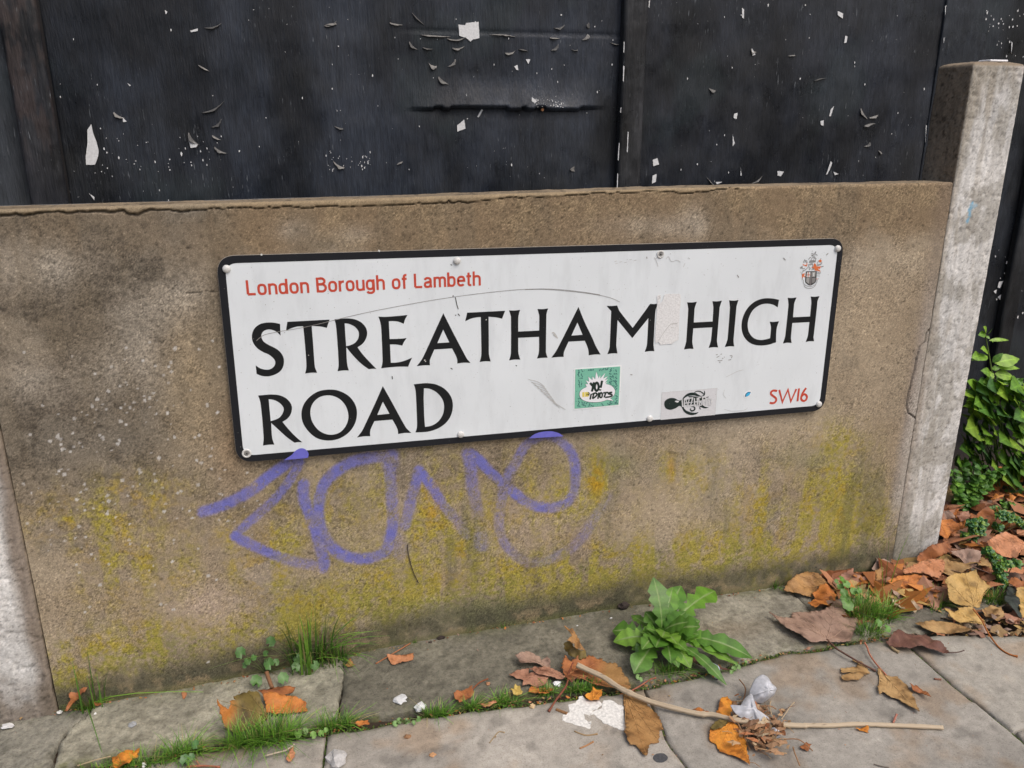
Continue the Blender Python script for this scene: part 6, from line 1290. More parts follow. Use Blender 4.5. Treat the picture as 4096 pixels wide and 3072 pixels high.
# ---- dandelion
DL = [.10, .13, .11, .42, .15, .34, .66, .22, .48, .84, .34, .64, 1.0, .50, .80, 1.0, .80, .5, .04]
DL2 = [.10, .13, .13, .30, .50, .20, .44, .72, .34, .66, .95, .55, .90, 1.0, .80, .95, .70, .4, .05]
def dandelion():
    r0 = (445, 705); B = on_g(*px('c', [r0])[0], .004); root = tag(empty('dandelion', tuple(B)), 'bright green dandelion with toothed leaves growing from the kerb joint', 'weed')
    tips = [((430, 252), .075, .022), ((560, 310), .085, .020), ((640, 312), .075, .026), ((885, 355), .060, .026), ((115, 635), .020, .026), ((130, 720), .016, .024), ((250, 520), .035, .013), ((1095, 850), .014, .026), ((880, 780), .028, .022), ((300, 940), .012, .026), ((440, 730), .055, .020), ((650, 880), .020, .024),
            ((740, 560), .06, .026), ((360, 500), .06, .020), ((250, 770), .010, .018), ((900, 1012), .004, .014), ((700, 600), .065, .028), ((620, 560), .075, .022), ((500, 500), .075, .024), ((290, 820), .006, .020), ((380, 745), .055, .018), ((840, 700), .035, .018), ((590, 870), .022, .02), ((480, 640), .07, .018), ((720, 660), .05, .02), ((580, 700), .06, .02), ((350, 640), .045, .016), ((540, 450), .08, .018), ((660, 760), .04, .016), ((420, 600), .06, .015), ((780, 740), .03, .016), ((350, 880), .012, .016), ((520, 840), .03, .018), ((980, 880), .010, .015), ((230, 690), .02, .015), ((610, 500), .08, .017)]
    rs = random.Random(12)
    for i, (tp, z, W) in enumerate(tips):
        x, y = px('c', [tp])[0]
        T = on_g(x, y, z) if i not in (1, 2, 0, 18) else on_y(x, y, min(-.006, B[1]+.035))
        d = T-B; L = np.linalg.norm(d)*1.10; mb = MB(); c = np.array(rs.choice([(.13, .29, .03), (.09, .22, .026), (.17, .33, .04), (.11, .25, .035)]))*rs.uniform(.85, 1.15)
        up = np.array((0, -.35, 1.)); lobes = rs.choice([DL, DL2, DL2]); dd = d/np.linalg.norm(d)+UPV*.25
        leafblade(B+np.array((rs.uniform(-.006, .006), rs.uniform(-.004, .004), 0)), dd, up, L, W*(1.0 if z > .05 else .92), c, mb, 0, 7, .42, (.24, .34, .12), [l*rs.uniform(.9, 1.1) for l in lobes], .35)
        mesh('leaf', mb.V, mb.F, MAT['green'], root, mb.C, False)
dandelion()
# ---- round-leaved weed by the tall tuft
def roundweed(r, centres, root_px, label, col_=(.085, .19, .045), size=30, hz=.02, cat='weed', grp=None, wall=False):
    B = on_g(*px(r, [root_px])[0], .002); root = tag(empty('round_leaved_weed', tuple(B)), label, cat, grp); rs = random.Random(int(root_px[0]))
    for i, (x, y, s) in enumerate(centres):
        q = px(r, [(x, y)])[0]; P = on_g(*q, hz*rs.uniform(.6, 1.5))
        if P[1] > -.012: P = on_y(*q, -.016)
        R = s*REG[r][2]*.00048; c = np.array(col_)*rs.uniform(.8, 1.25); n = 14; V = [P]; C = [c*1.2]
        nn = np.array((rs.uniform(-.3, .3), -.65+rs.uniform(-.2, .2), .8)); nn /= np.linalg.norm(nn); e1 = np.cross(nn, (1, .2, 0)); e1 /= np.linalg.norm(e1); e2 = np.cross(nn, e1); a0 = rs.uniform(0, 6)
        for ring, rr in ((0, .55), (1, 1.0)):
            for k in range(n):
                a = a0+6.283*k/n; w_ = rr*R*(1+(.10 if k % 2 else -.06)*ring)*(.35 if (k == 0 and ring) else 1)
                V.append(P+e1*w_*math.cos(a)+e2*w_*math.sin(a)*.85+nn*(.12*R*math.sin(3*a)*ring+.06*R)); C.append(c*(1 if k % 3 else .9))
        F = [(0, 1+k, 1+(k+1) % n) for k in range(n)]+[(1+k, 1+n+k, 1+n+(k+1) % n, 1+(k+1) % n) for k in range(n)]
        o = mesh('leaf', V, F, MAT['green'], root, C, True)
        pts = catmull([B, (B+P)/2+UPV*.006, P-nn*.001], 4); V, F = tube_vf(pts, .0006, 5); mesh('stem', V, F, MAT['green'], root, [np.array((.13, .17, .06))]*len(V), True)
roundweed('a', [(1520, 930, 38), (1565, 985, 26), (1712, 860, 36), (1700, 1000, 40), (1620, 1110, 42), (1790, 1092, 40), (1885, 960, 40), (1605, 960, 22), (1680, 935, 22), (1545, 1010, 20), (1870, 1020, 32), (1990, 1010, 32), (1745, 990, 24)], (1680, 1060), 'low weed with rounded toothed leaves left of the tall grass at the wall')
roundweed('a', [(1235, 1510, 26), (1170, 1610, 34), (1210, 1590, 22)], (1200, 1580), 'tiny weed with round pale leaves in the short grass at the bottom edge', (.10, .22, .07), hz=.014)
roundweed('a', [(1885, 1440, 26), (1930, 1425, 20), (2030, 1440, 20), (1980, 1450, 22), (2060, 1420, 16)], (1940, 1460), 'tiny light green seedling right of the thick turf', (.16, .30, .06), hz=.010)
roundweed('b', [(445, 1378, 18), (470, 1360, 18), (520, 1365, 20), (590, 1350, 18), (560, 1372, 14)], (500, 1380), 'row of tiny round seedling leaves in the joint left of the white chips', (.13, .26, .06), hz=.006)
roundweed('c', [(290, 965, 22), (310, 985, 18), (1030, 870, 26), (1020, 905, 22), (1055, 890, 20), (1110, 850, 12), (1000, 930, 16)], (1020, 920), 'tiny bright seedling at the tip of the lowest dandelion leaf', (.17, .33, .07), hz=.010)
roundweed('d', [(740, 840, 36), (780, 880, 40), (730, 900, 36), (840, 940, 40), (770, 1000, 54), (790, 1050, 56), (760, 950, 40), (700, 860, 26), (880, 930, 30), (1110, 1240, 34), (1040, 1195, 34)], (780, 1080), 'round-leaved weed in the left side of the large bright grass clump', (.10, .24, .03), hz=.05)
# ---- tall weed behind the post
def tallweed():
    B = on_g(3930, 1960, 0); B = np.array((B[0], min(B[1], FY-.16), gz(B[0])))
    root = tag(empty('tall_weed', tuple(B)), 'tall bright green leafy weed growing behind the right post against the fence', 'weed'); rs = random.Random(3)
    Y = B[1]
    def W3(x, y, dy=0): return on_y(*px('P', [(x, y)])[0], Y+dy)
    stem = catmull([B, W3(760, 1100), W3(780, 850), W3(745, 640), W3(725, 520), W3(700, 380), W3(690, 300)], 5)
    V, F = tube_vf(stem, [.0030*(1-.6*i/len(stem)) for i in range(len(stem))], 7); mesh('stem', V, F, MAT['green'], root, [np.array((.13, .19, .05))]*len(V), True)
    def lf(x0, y0, x1, y1, W, dy=-.01, c=None):
        a = W3(x0, y0); b = W3(x1, y1, dy); d = b-a; L = np.linalg.norm(d); mb = MB(); c = np.array(c if c is not None else rs.choice([(.22, .42, .04), (.17, .35, .035), (.12, .27, .04), (.27, .47, .045)]))
        leafblade(a, d, np.array((rs.uniform(-.6, .6), -.8, rs.uniform(.4, 1.0))), L, W*L, c, mb, .07, 9, .16, None, [.05, .50, .84, .92, 1.0, .84, .72, .50, .28, .03], .12); mesh('leaf', mb.V, mb.F, MAT['green'], root, mb.C, True)
    for q in [(690, 320, 630, 330, .4), (700, 300, 680, 250, .4), (715, 320, 765, 265, .35), (700, 340, 735, 370, .4), (725, 385, 930, 372, .13), (745, 385, 765, 400, .4), (712, 490, 655, 455, .45), (712, 535, 570, 560, .28), (640, 525, 565, 545, .5), (760, 590, 860, 500, .34), (780, 600, 1030, 545, .36), (790, 640, 1035, 640, .16), (750, 650, 840, 640, .4),
              (740, 700, 660, 665, .38), (760, 680, 710, 760, .45), (780, 700, 985, 735, .30), (800, 760, 960, 770, .34), (790, 800, 670, 770, .42), (800, 790, 880, 850, .40), (830, 870, 960, 840, .42), (620, 850, 530, 760, .42), (640, 860, 510, 880, .32), (640, 900, 520, 950, .34), (700, 920, 640, 990, .42), (760, 930, 650, 1000, .36), (760, 900, 840, 1000, .40), (880, 900, 990, 960, .34),
              (850, 940, 870, 1040, .44), (1040, 760, 960, 800, .36), (1045, 780, 1080, 960, .22), (1000, 770, 1057, 740, .4), (700, 850, 620, 840, .4), (880, 860, 1010, 900, .32), (600, 1010, 490, 1000, .25)]:
        lf(*q[:4], q[4]*.8)
    for _ in range(330):
        x = rs.uniform(440, 1090); y = rs.uniform(780, 1720); 
        if x < 700-(y-780)*.33 : x += 120
        a = rs.uniform(0, 6.28); L = rs.uniform(40, 100); lf(x, y, x+L*math.cos(a), y+L*math.sin(a)*.6, rs.uniform(.30, .46), rs.uniform(-.05, .06), np.array(rs.choice([(.28, .46, .05), (.20, .40, .04), (.15, .32, .035), (.10, .24, .035), (.07, .17, .05)]))*(1.0 if y < 1100 else .8))
    for k in range(7):
        x = rs.uniform(520, 1000); y0 = rs.uniform(900, 1100); pts = catmull([on_g(3890+k*30, 1950+rs.uniform(-30, 30), 0)*np.array((1, 0, 1))+np.array((0, Y+rs.uniform(-.05, .05), 0)), W3(x, 1250), W3(x+rs.uniform(-60, 60), y0)], 5)
        V, F = tube_vf(pts, .0016, 6); mesh('stem', V, F, MAT['green'], root, [np.array((.10, .16, .05))]*len(V), True)
tallweed()
def leafyweed(r, spots, rootpx, label, z=.03, n=10, s=60, cols=((.06, .16, .03), (.09, .22, .03), (.13, .28, .04)), dy=0.0):
    B = on_g(*px(r, [rootpx])[0], .0); root = tag(empty('leafy_weed', tuple(B)), label, 'weed'); rs = random.Random(int(rootpx[1])); sc = REG[r][2]*.00052
    for (x, y) in spots:
        T = on_y(*px(r, [(x, y)])[0], B[1]-.01+rs.uniform(-.02, .02)); pts = catmull([B, (B+T)/2+np.array((rs.uniform(-.01, .01), 0, .01)), T], 5); V, F = tube_vf(pts, .0012, 6); mesh('stem', V, F, MAT['green'], root, [np.array((.10, .17, .05))]*len(V), True)
        for k in range(n):
            t = rs.uniform(.45, 1); P = B+(T-B)*t; a = rs.uniform(0, 6.28); d = np.array((math.cos(a), -abs(math.sin(a))*.6, rs.uniform(-.2, .6))); mb = MB(); L = s*sc*rs.uniform(.6, 1.2)
            leafblade(P, d, np.array((0, -.6, 1)), L, L*rs.uniform(.30, .44), np.array(rs.choice(cols))*rs.uniform(.85, 1.1), mb, .05, 8, .2, None, [.05, .3, .75, .95, 1, .9, .65, .4, .03], .2); mesh('leaf', mb.V, mb.F, MAT['green'], root, mb.C, True)
leafyweed('e', [(880, 60), (960, 110), (1060, 60), (900, 170), (1000, 220), (1120, 150), (1150, 60), (880, 270), (960, 300), (1060, 320), (1200, 20), (860, -60), (960, -90), (1080, -60), (1180, -90), (1290, -40), (1400, -80), (1250, 100)], (1000, 400), 'dark green leafy weed low beside the post, above the leaf pile', s=120, n=20, cols=((.08, .20, .035), (.12, .28, .04), (.17, .34, .045)))
leafyweed('e', [(1460, 160), (1590, 130), (1560, 170)], (1540, 260), 'light green weed with two broad leaves near the right edge', s=100, n=5)
leafyweed('e', [(1480, 290), (1600, 360), (1420, 320)], (1480, 420), 'bright pointed leaves sprouting above the spurge at the right', s=100, n=4, cols=((.16, .32, .04), (.12, .26, .04)))
def spurge(r, heads, rootpx, label, stemcol=(.30, .27, .08)):
    B = on_g(*px(r, [rootpx])[0], .0); root = tag(empty('petty_spurge', tuple(B)), label, 'weed', 'small spurge plants in the leaf pile'); rs = random.Random(int(rootpx[0])); sc = REG[r][2]*.00050
    for (x, y, rad) in heads:
        T = on_y(*px(r, [(x, y)])[0], B[1]-.012); pts = catmull([B, (B+T)/2, T], 4); V, F = tube_vf(pts, .0011, 6); mesh('stem', V, F, MAT['green'], root, [np.array(stemcol)*.7]*len(V), True)
        mb = MB()
        for k in range(int(10+rad*.42)):
            a = rs.uniform(0, 6.28); q = rs.random()**.5*rad*sc; P = T+np.array((q*math.cos(a), rs.uniform(-.012, .008), q*math.sin(a)*.85)); 
            for m in range(3):
                b = a+rs.uniform(0, 6.28); d = np.array((math.cos(b), -.5, .5*math.sin(b)+.2)); L = rs.uniform(.006, .011); c = np.array(rs.choice([(.05, .17, .06), (.07, .20, .06), (.14, .30, .05), (.22, .36, .04)]))
                leafblade(P, d, np.array((0, -.7, .8)), L, L*.42, c, mb, 0, 5, .2)
        tag(mb.build('foliage', MAT['green'], root), kind='stuff')
spurge('e', [(1060, 540, 70), (1150, 530, 70), (1150, 610, 60), (1060, 620, 60), (960, 670, 40), (1080, 690, 30)], (1020, 800), 'blue-green spurge with small yellow-green tips right of the post')
spurge('e', [(1370, 430, 70), (1460, 450, 70), (1540, 490, 60), (1610, 540, 50), (1340, 560, 50)], (1230, 720), 'wide blue-green spurge highest up near the right edge')
leafyweed('e', [(1330, 330), (1420, 250), (1250, 380), (1560, 420)], (1340, 520), 'small green weed between the spurge plants and the tall weed', s=80, n=9, cols=((.10, .24, .04), (.15, .31, .04)))
spurge('e', [(1240, 840, 55), (1290, 900, 55), (1350, 1010, 60), (1440, 980, 50), (1540, 970, 40), (1370, 1100, 55), (1380, 1180, 50)], (1380, 1260), 'foremost green spurge between the yellow-tan leaf and the salmon leaf')
# ---- moss in the paving joints
def moss():
    rs = random.Random(8); mb = MB()
    def cushion(x, y, z, s):
        c = 1.3*np.array(rs.choice([(.06, .11, .02), (.09, .14, .02), (.05, .08, .02), (.12, .17, .03)]))*rs.uniform(.7, 1.2); V = [(x, y, z+s*.8)]; k = 6
        for i in range(k): a = 6.283*i/k+rs.random()*.5; V.append((x+s*math.cos(a)*rs.uniform(.7, 1.2), y+s*math.sin(a)*rs.uniform(.6, 1), z-.001))
        mb.add(V, [(0, 1+i, 1+(i+1) % k) for i in range(k)], [c*1.2]+[c*.8]*k)
    for line, n, spread, xr, sz in ((slabback, 1500, .010, (-.5, 1.05), .0035), (slabback, 260, .003, (.78, 1.2), .0022)):
        for _ in range(n):
            x = rs.uniform(*xr); cushion(x, interp_line(line, x)+rs.uniform(-.001, spread), gz(x)-.008+rs.uniform(0, .007), rs.uniform(.4, 1)*sz)
    for J, NN in ((J3, 260), (J1, 70), (J2, 60)):
        for _ in range(NN):
            i = rs.randrange(len(J)-1); t = rs.random(); x = J[i][0]+(J[i+1][0]-J[i][0])*t; y = J[i][1]+(J[i+1][1]-J[i][1])*t; cushion(x+rs.uniform(-.0012, .0012), y, gz(x)-.004, rs.uniform(.0008, .002))
    for _ in range(420):
        x = rs.uniform(-.5, 1.3); cushion(x, rs.uniform(-.006, .0), gz(x)-.001, rs.uniform(.0006, .0022))
    o = mb.build('moss', MAT['green'], None, False); tag(o, kind='stuff')
moss()

# ================================================================== litter and debris, each a thing of its own
def stick():
    p = []
    for r, x, y, z in [('f', 820, 560, .034), ('f', 960, 625, .028), ('f', 1100, 690, .024), ('f', 1250, 790, .020), ('f', 1400, 868, .017), ('f', 1600, 950, .013), ('f', 1850, 1020, .011), ('f', 2120, 1082, .009), ('c', 860, 1255, .010), ('c', 1010, 1290, .014), ('c', 1200, 1318, .014), ('c', 1380, 1330, .009), ('c', 1560, 1338, .006), ('g', 60, 1238, .005), ('g', 300, 1240, .005), ('g', 560, 1228, .005), ('g', 850, 1236, .005), ('g', 1150, 1248, .005), ('g', 1412, 1262, .005)]:
        p.append(on_g(*px(r, [(x, y)])[0], z))
    P = catmull(p, 8); n = len(P); rad = [(.0050-.0013*i/n)*(1+.05*math.sin(i*.7)+.04*math.sin(i*2.3)+(.22 if i in (31, 32, 58, 59, 96) else 0)) for i in range(n)]; V, F = tube_vf(P, rad, 14)
    V = np.array(V); rs = np.random.RandomState(3); g = rs.uniform(-1, 1, 14); C = []
    for i in range(n):
        for k in range(14):
            j = i*14+k; gg = g[k]; V[j] += (V[j]-P[i])*(.10*gg); t = i/n; base_ = np.array((.36, .29, .20))*(1-.0*t)+np.array((.10, .08, .06))*t
            C.append(base_*(1+.45*gg*(1-.8*t))*(1 if rs.rand() > .06*(1-t) else .45))
    m, nn, b = newmat('dry_stalk'); a = node(nn, 'ShaderNodeAttribute', attribute_name='col'); nn.links.new(a.outputs['Color'], b.inputs['Base Color']); b.inputs['Roughness'].default_value = .75; bump(nn, b, noise(nn, coords(nn), 300, 4), .4, .001)
    o = mesh('dry_stick', V, F, m, None, C, True); tag(o, 'long pale dry plant stalk lying across the paving slabs', 'stick')
stick()
M_TIS = simple('wet_tissue', (.43, .44, .47), .6, .22, 90, bmp=.6); M_SPL = simple('dried_white_paint', (.66, .65, .62), .8, .24, 180, bmp=1.0); M_GUM = simple('old_gum', (.055, .057, .062), .7, .25, 300, bmp=.5)
def crumple(r, pts, h, mat, name, label, cat, n_=(0, -.35, .9), amp=.008, grp=None, seed=0, base_h=.004):
    Q = px(r, pts); cxp = (sum(p[0] for p in Q)/len(Q), max(p[1] for p in Q)); A = on_g(*cxp, base_h); nn = np.array(n_, float); nn /= np.linalg.norm(nn)
    W3 = [onplane(x, y, A, nn) for x, y in Q]; c = sum(W3)/len(W3); V = [c+nn*h]; F = []; rs = random.Random(seed); N = len(W3); rings = 5
    for k in range(1, rings+1):
        t = k/rings
        for i, p in enumerate(W3):
            j = rs.uniform(-1, 1)*amp*(1-t*.5); V.append(c+(p-c)*t+nn*(h*(1-t*t)+j))
    for i in range(N): F.append((0, 1+i, 1+(i+1) % N))
    for k in range(rings-1):
        for i in range(N): a = 1+k*N; F.append((a+i, a+N+i, a+N+(i+1) % N, a+(i+1) % N))
    o = mesh(name, V, F, mat, None, None, True); s_ = o.modifiers.new('sub', 'SUBSURF'); s_.levels = 2; s_.render_levels = 2; solid(o, .0008); return tag(o, label, cat, grp)
def densify(P, n=2):
    out = []
    for a, b in zip(P, P[1:]+P[:1]):
        for k in range(n): out.append((a[0]+(b[0]-a[0])*k/n, a[1]+(b[1]-a[1])*k/n))
    return out
crumple('c', densify([(1230, 945), (1275, 965), (1305, 1020), (1345, 1050), (1320, 1100), (1285, 1130), (1220, 1172), (1165, 1150), (1150, 1110), (1130, 1120), (1145, 1060), (1170, 990)]), .022, M_TIS, 'crumpled_tissue', 'crumpled white tissue standing up at the top of the debris clump', 'tissue', (.1, -.7, .6), .0045, seed=3, base_h=.012)
crumple('c', densify([(985, 1170), (1060, 1205), (1100, 1130), (1150, 1090), (1185, 1180), (1200, 1230), (1290, 1280), (1300, 1330), (1210, 1335), (1180, 1300), (1080, 1285), (1020, 1240)]), .012, M_TIS, 'crumpled_tissue', 'flattened white tissue strip lying over the stick in the debris clump', 'tissue', (0, -.4, .9), .004, seed=4, base_h=.010)
crumple('c', densify([(1310, 1350), (1370, 1370), (1385, 1420), (1340, 1430), (1290, 1400)]), .008, M_TIS, 'tissue_scrap', 'small white tissue scrap low in the debris clump', 'tissue', (0, -.4, .9), .003, seed=5, base_h=.008)
def debris():
    rs = random.Random(6); mb = MB(); cols = [(.33, .19, .10), (.40, .26, .14), (.26, .14, .07), (.42, .32, .20), (.30, .12, .05), (.20, .11, .06)]
    for _ in range(330):
        cx, cy = 1240+rs.gauss(0, 75), 1370+rs.gauss(0, 70)
        if rs.random() < .3: cx, cy = 1150+rs.gauss(0, 60), 1220+rs.gauss(0, 60)
        p = on_g(*px('c', [(cx, cy)])[0], rs.uniform(.002, .020)); s = rs.uniform(.002, .009); k = rs.randint(4, 6); c = np.array(rs.choice(cols))*rs.uniform(.7, 1.3); nx, ny = rs.uniform(-.9, .9), rs.uniform(-.9, .9); V = []
        for i in range(k): a = 6.283*i/k; u, v = s*rs.uniform(.4, 1.2)*math.cos(a), s*rs.uniform(.3, 1.0)*math.sin(a); V.append((p[0]+u, p[1]+v, p[2]+nx*u+ny*v))
        mb.add(V, [tuple(range(k))], c)
    for _ in range(34):
        cx, cy = 1250+rs.gauss(0, 80), 1400+rs.gauss(0, 70); p = on_g(*px('c', [(cx, cy)])[0], rs.uniform(.003, .022)); s = rs.uniform(.010, .018); c = np.array(rs.choice(cols))*rs.uniform(.8, 1.3); k = 9; nx, ny = rs.uniform(-.9, .9), rs.uniform(-.9, .9)
        V = [(p[0], p[1], p[2]+s*.3)]
        for i in range(k): a = 6.283*i/k; q = s*(rs.uniform(.4, .7) if i % 2 else rs.uniform(.8, 1.1)); u, v = q*math.cos(a), q*.6*math.sin(a); V.append((p[0]+u, p[1]+v, p[2]+.5*(nx*u+ny*v)))
        mb.add(V, [(0, 1+i, 1+(i+1) % k) for i in range(k)], c)
    for (a, b) in [((1060, 985), (1090, 1150)), ((980, 1180), (1140, 1520)), ((1020, 1250), (1120, 1440)), ((1380, 1290), (1480, 1160)), ((1300, 1150), (1320, 1300)), ((1400, 1440), (1620, 1530)), ((1470, 1500), (1520, 1640)), ((1200, 1510), (1420, 1548)), ((1160, 1190), (1340, 1210)), ((1040, 1150), (1200, 1210)), ((1180, 1380), (1350, 1450)), ((1370, 1370), (1420, 1300))]:
        pa, pb = on_g(*px('c', [a])[0], rs.uniform(.004, .018)), on_g(*px('c', [b])[0], rs.uniform(.003, .014)); m = (pa+pb)/2+np.array((rs.uniform(-.008, .008), rs.uniform(-.006, .006), .006)); P = catmull([pa, m, pb], 6); V, F = tube_vf(P, rs.uniform(.0008, .0014), 6); mb.add(V, F, np.array(rs.choice(cols[:4]))*1.1)
    for _ in range(60):
        a = (1250+rs.gauss(0, 90), 1360+rs.gauss(0, 80)); q = rs.uniform(0, 6.28); b = (a[0]+90*math.cos(q), a[1]+70*math.sin(q)); pa, pb = on_g(*px('c', [a])[0], rs.uniform(.002, .018)), on_g(*px('c', [b])[0], rs.uniform(.002, .018)); V, F = tube_vf([pa, (pa+pb)/2+np.array((0, 0, .003)), pb], .0006, 5); mb.add(V, F, np.array(rs.choice(cols)))
    o = mb.build('dry_debris', MAT['leaf'], None); tag(o, 'clump of shredded brown stalks and leaf bits tangled round the white tissue', 'debris')
debris()
def sheet(r, pts, name, label, cat, mat, h=.0016, amp=.0016, grp=None, seed=1, kind=None, thick=.0012):
    P = [tuple(on_g(x, y, h)[:2]) for x, y in px(r, pts)]; P = wobble(P, amp, .003, 170, seed); bm = bmesh.new(); f = bm.faces.new([bm.verts.new((p[0], p[1], gz(p[0])+h)) for p in P])
    bmesh.ops.triangulate(bm, faces=bm.faces[:]); me = bpy.data.meshes.new(name); bm.normal_update(); bm.to_mesh(me); bm.free()
    if sum(p.normal.z for p in me.polygons) < 0: me.flip_normals()
    o = link(name, me, mat); solid(o, thick); return tag(o, label, cat, grp)
splash = sheet('f', [(660, 1150), (680, 1095), (740, 1060), (735, 990), (800, 960), (850, 900), (880, 890), (930, 935), (1000, 950), (1060, 945), (1100, 985), (1000, 1050), (945, 1095), (900, 1080), (905, 1140), (965, 1180), (960, 1235), (850, 1215), (740, 1180)], 'paint_splash', 'left half of the cracked white paint splash on the paving slab', 'paint splash', M_SPL, amp=.003)
sheet('f', [(1105, 935), (1180, 930), (1260, 980), (1310, 1000), (1340, 1240), (1310, 1257), (1200, 1220), (1110, 1180), (1060, 1130), (1000, 1085), (940, 1108), (990, 1060), (1080, 1020)], 'paint_splash', 'right half of the cracked white paint splash, next to the ochre leaf', 'paint splash', M_SPL, amp=.0025, seed=4)
sheet('f', [(940, 1170), (975, 1160), (972, 1190), (945, 1190)], 'paint_spot', 'tiny white paint spot between the two halves of the splash', 'paint spot', M_SPL, amp=.0006)
el = lambda cx, cy, a, b, n=18: [(cx+a*math.cos(6.283*i/n), cy+b*math.sin(6.283*i/n)) for i in range(n)]
sheet('f', el(1712, 1550, 78, 52), 'chewing_gum', 'flat dark grey chewing gum spot on the paving below the ochre leaf', 'chewing gum', M_GUM, h=.0014, amp=.0012)
M_STN = simple('pale_stone', (.42, .41, .40), .8, .2, 300, bmp=.7)
def pebble(r, c, sx, sy, sz, mat, name, label, cat, seed=0, flatn=.6, grp=None):
    p = on_g(*px(r, [c])[0], 0); s = REG[r][2]*.0005; rs = random.Random(seed+int(c[0])); bm = bmesh.new(); bmesh.ops.create_icosphere(bm, subdivisions=2, radius=1)
    o1, o2 = rs.uniform(0, 40), rs.uniform(0, 40)
    for v in bm.verts:
        k = .35+1.25*fbm(np.array([v.co.x*1.7+o1+v.co.z*1.3]), np.array([v.co.y*1.7+o2]), 1.6, 3, 951)[0]; k = round(k*5)/5*.5+k*.5
        v.co = Vector((p[0]+v.co.x*sx*s*k, p[1]+v.co.y*sy*s*k, p[2]+(v.co.z*k+.7)*sz*s))
    me = bpy.data.meshes.new(name); bm.to_mesh(me); bm.free(); o = link(name, me, mat, None, False); return tag(o, label, cat, grp)
pebble('a', (2138, 1615), 52, 60, 26, M_STN, 'stone', 'light grey angular stone on the paving at the bottom left of the first slab joint', 'stone')
pebble('b', (475, 1232), 42, 34, 10, simple('white_chip', (.55, .56, .57), .7, .1, 200), 'chip', 'flat whitish chip lying on the dark kerb stone', 'chip')
pebble('b', (603, 1288), 34, 34, 18, simple('white_chip', (.68, .69, .69), .7, .1, 200), 'chip', 'white chip at the grass edge of the joint, right of the flat one', 'chip')
pebble('a', (835, 1395), 22, 16, 14, simple('grey_pebble', (.25, .26, .27), .6, .2, 300), 'pebble', 'small blue-grey pebble on the pale kerb stone', 'pebble')
pebble('f', (608, 775), 44, 34, 26, simple('crumpled_foil', (.68, .69, .70), .5, .2, 260, bmp=1.0), 'crumpled_paper', 'small ball of crumpled white paper under the pink leaves', 'paper', seed=5)
pebble('a', (912, 1650), 12, 14, 16, simple('white_bit', (.75, .75, .73), .7), 'chip', 'tiny white chip at the very bottom edge, right of the small orange leaf', 'chip')
pebble('a', (602, 1319), 9, 8, 6, simple('white_bit', (.75, .75, .73), .7), 'chip', 'tiny white chip in front of the left tuft', 'chip'); pebble('a', (378, 1312), 16, 14, 10, simple('white_bit', (.7, .7, .68), .7), 'chip', 'tiny white chip in the dirt at the end of the left post', 'chip')
pebble('a', (45, 1400), 34, 26, 9, simple('white_bit', (.6, .6, .6), .7), 'chip', 'whitish paint chip at the left edge below the post', 'chip')
M_CLOD = simple('dark_clod', (.035, .024, .020), .85, .4, 250, bmp=1.0)
pebble('c', (180, 440), 52, 34, 32, M_CLOD, 'clod', 'dark brown clod against the wall foot left of the dandelion', 'clod', seed=2); pebble('b', (735, 843), 28, 16, 14, M_CLOD, 'clod', 'small dark clod at the wall foot left of the middle', 'clod', seed=3)
pebble('c', (702, 408), 14, 12, 12, M_CLOD, 'clod', 'tiny black clod right of the dandelion at the wall foot', 'clod', seed=4); pebble('b', (665, 868), 12, 8, 7, M_CLOD, 'clod', 'tiniest dark clod on the kerb stone near the wall foot', 'clod', seed=9)
for i, (r, c, sx, lab) in enumerate([('f', (1185, 62), 16, 'tiny white flake on the dark kerb stone, highest of four'), ('f', (1352, 127), 12, 'tiny white sliver on the dark kerb stone left of the dandelion'), ('f', (825, 143), 10, 'tiny white dot on the kerb stone above the curled leaf'), ('f', (1535, 190), 22, 'small white bit on the stem side of the dandelion')]):
    pebble(r, c, sx, sx*.7, 6 if i < 3 else 22, simple('white_bit', (.7, .71, .72), .7), 'chip', lab, 'chip', seed=20+i)
# cigarette end: filter, ring and ash as parts
ca, cb = on_g(*px('c', [(858, 950)])[0], .006), on_g(*px('c', [(905, 968)])[0], .006); butt = tag(empty('cigarette_end', tuple(ca)), 'stubbed cigarette end with orange filter under the dandelion', 'cigarette')
for nm, t0, t1, cc in (('filter', 0, .4, (.55, .26, .09)), ('paper', .4, .82, (.74, .73, .72)), ('ash', .82, 1.0, (.03, .03, .035))):
    V, F = tube_vf([ca+(cb-ca)*(t0+(t1-t0)*k/3) for k in range(4)], .0044, 12); mesh(nm, V, F, simple('cig_'+nm, cc, .8), butt, smooth=False)
# pale blue wrapper
M_WR = simple('pale_blue_plastic', (.40, .44, .56), .35, .15, 200); wr = []
P0 = [on_g(*px('c', [q])[0], .018) for q in [(755, 850), (800, 858), (830, 880), (870, 892), (905, 905)]]; wid = [.007, .012, .005, .011, .006]; V = []
for p, ww in zip(P0, wid): V += [p+np.array((0, ww*.8, .004)), p+np.array((0, 0, .0045)), p+np.array((0, -ww*.8, .001))]
o = mesh('wrapper', V, [(3*i+j, 3*i+3+j, 3*i+4+j, 3*i+1+j) for i in range(4) for j in range(2)], M_WR, None, smooth=True); solid(o, .0005); tag(o, 'pale blue twisted plastic wrapper on the narrow brown leaf below the dandelion', 'wrapper')
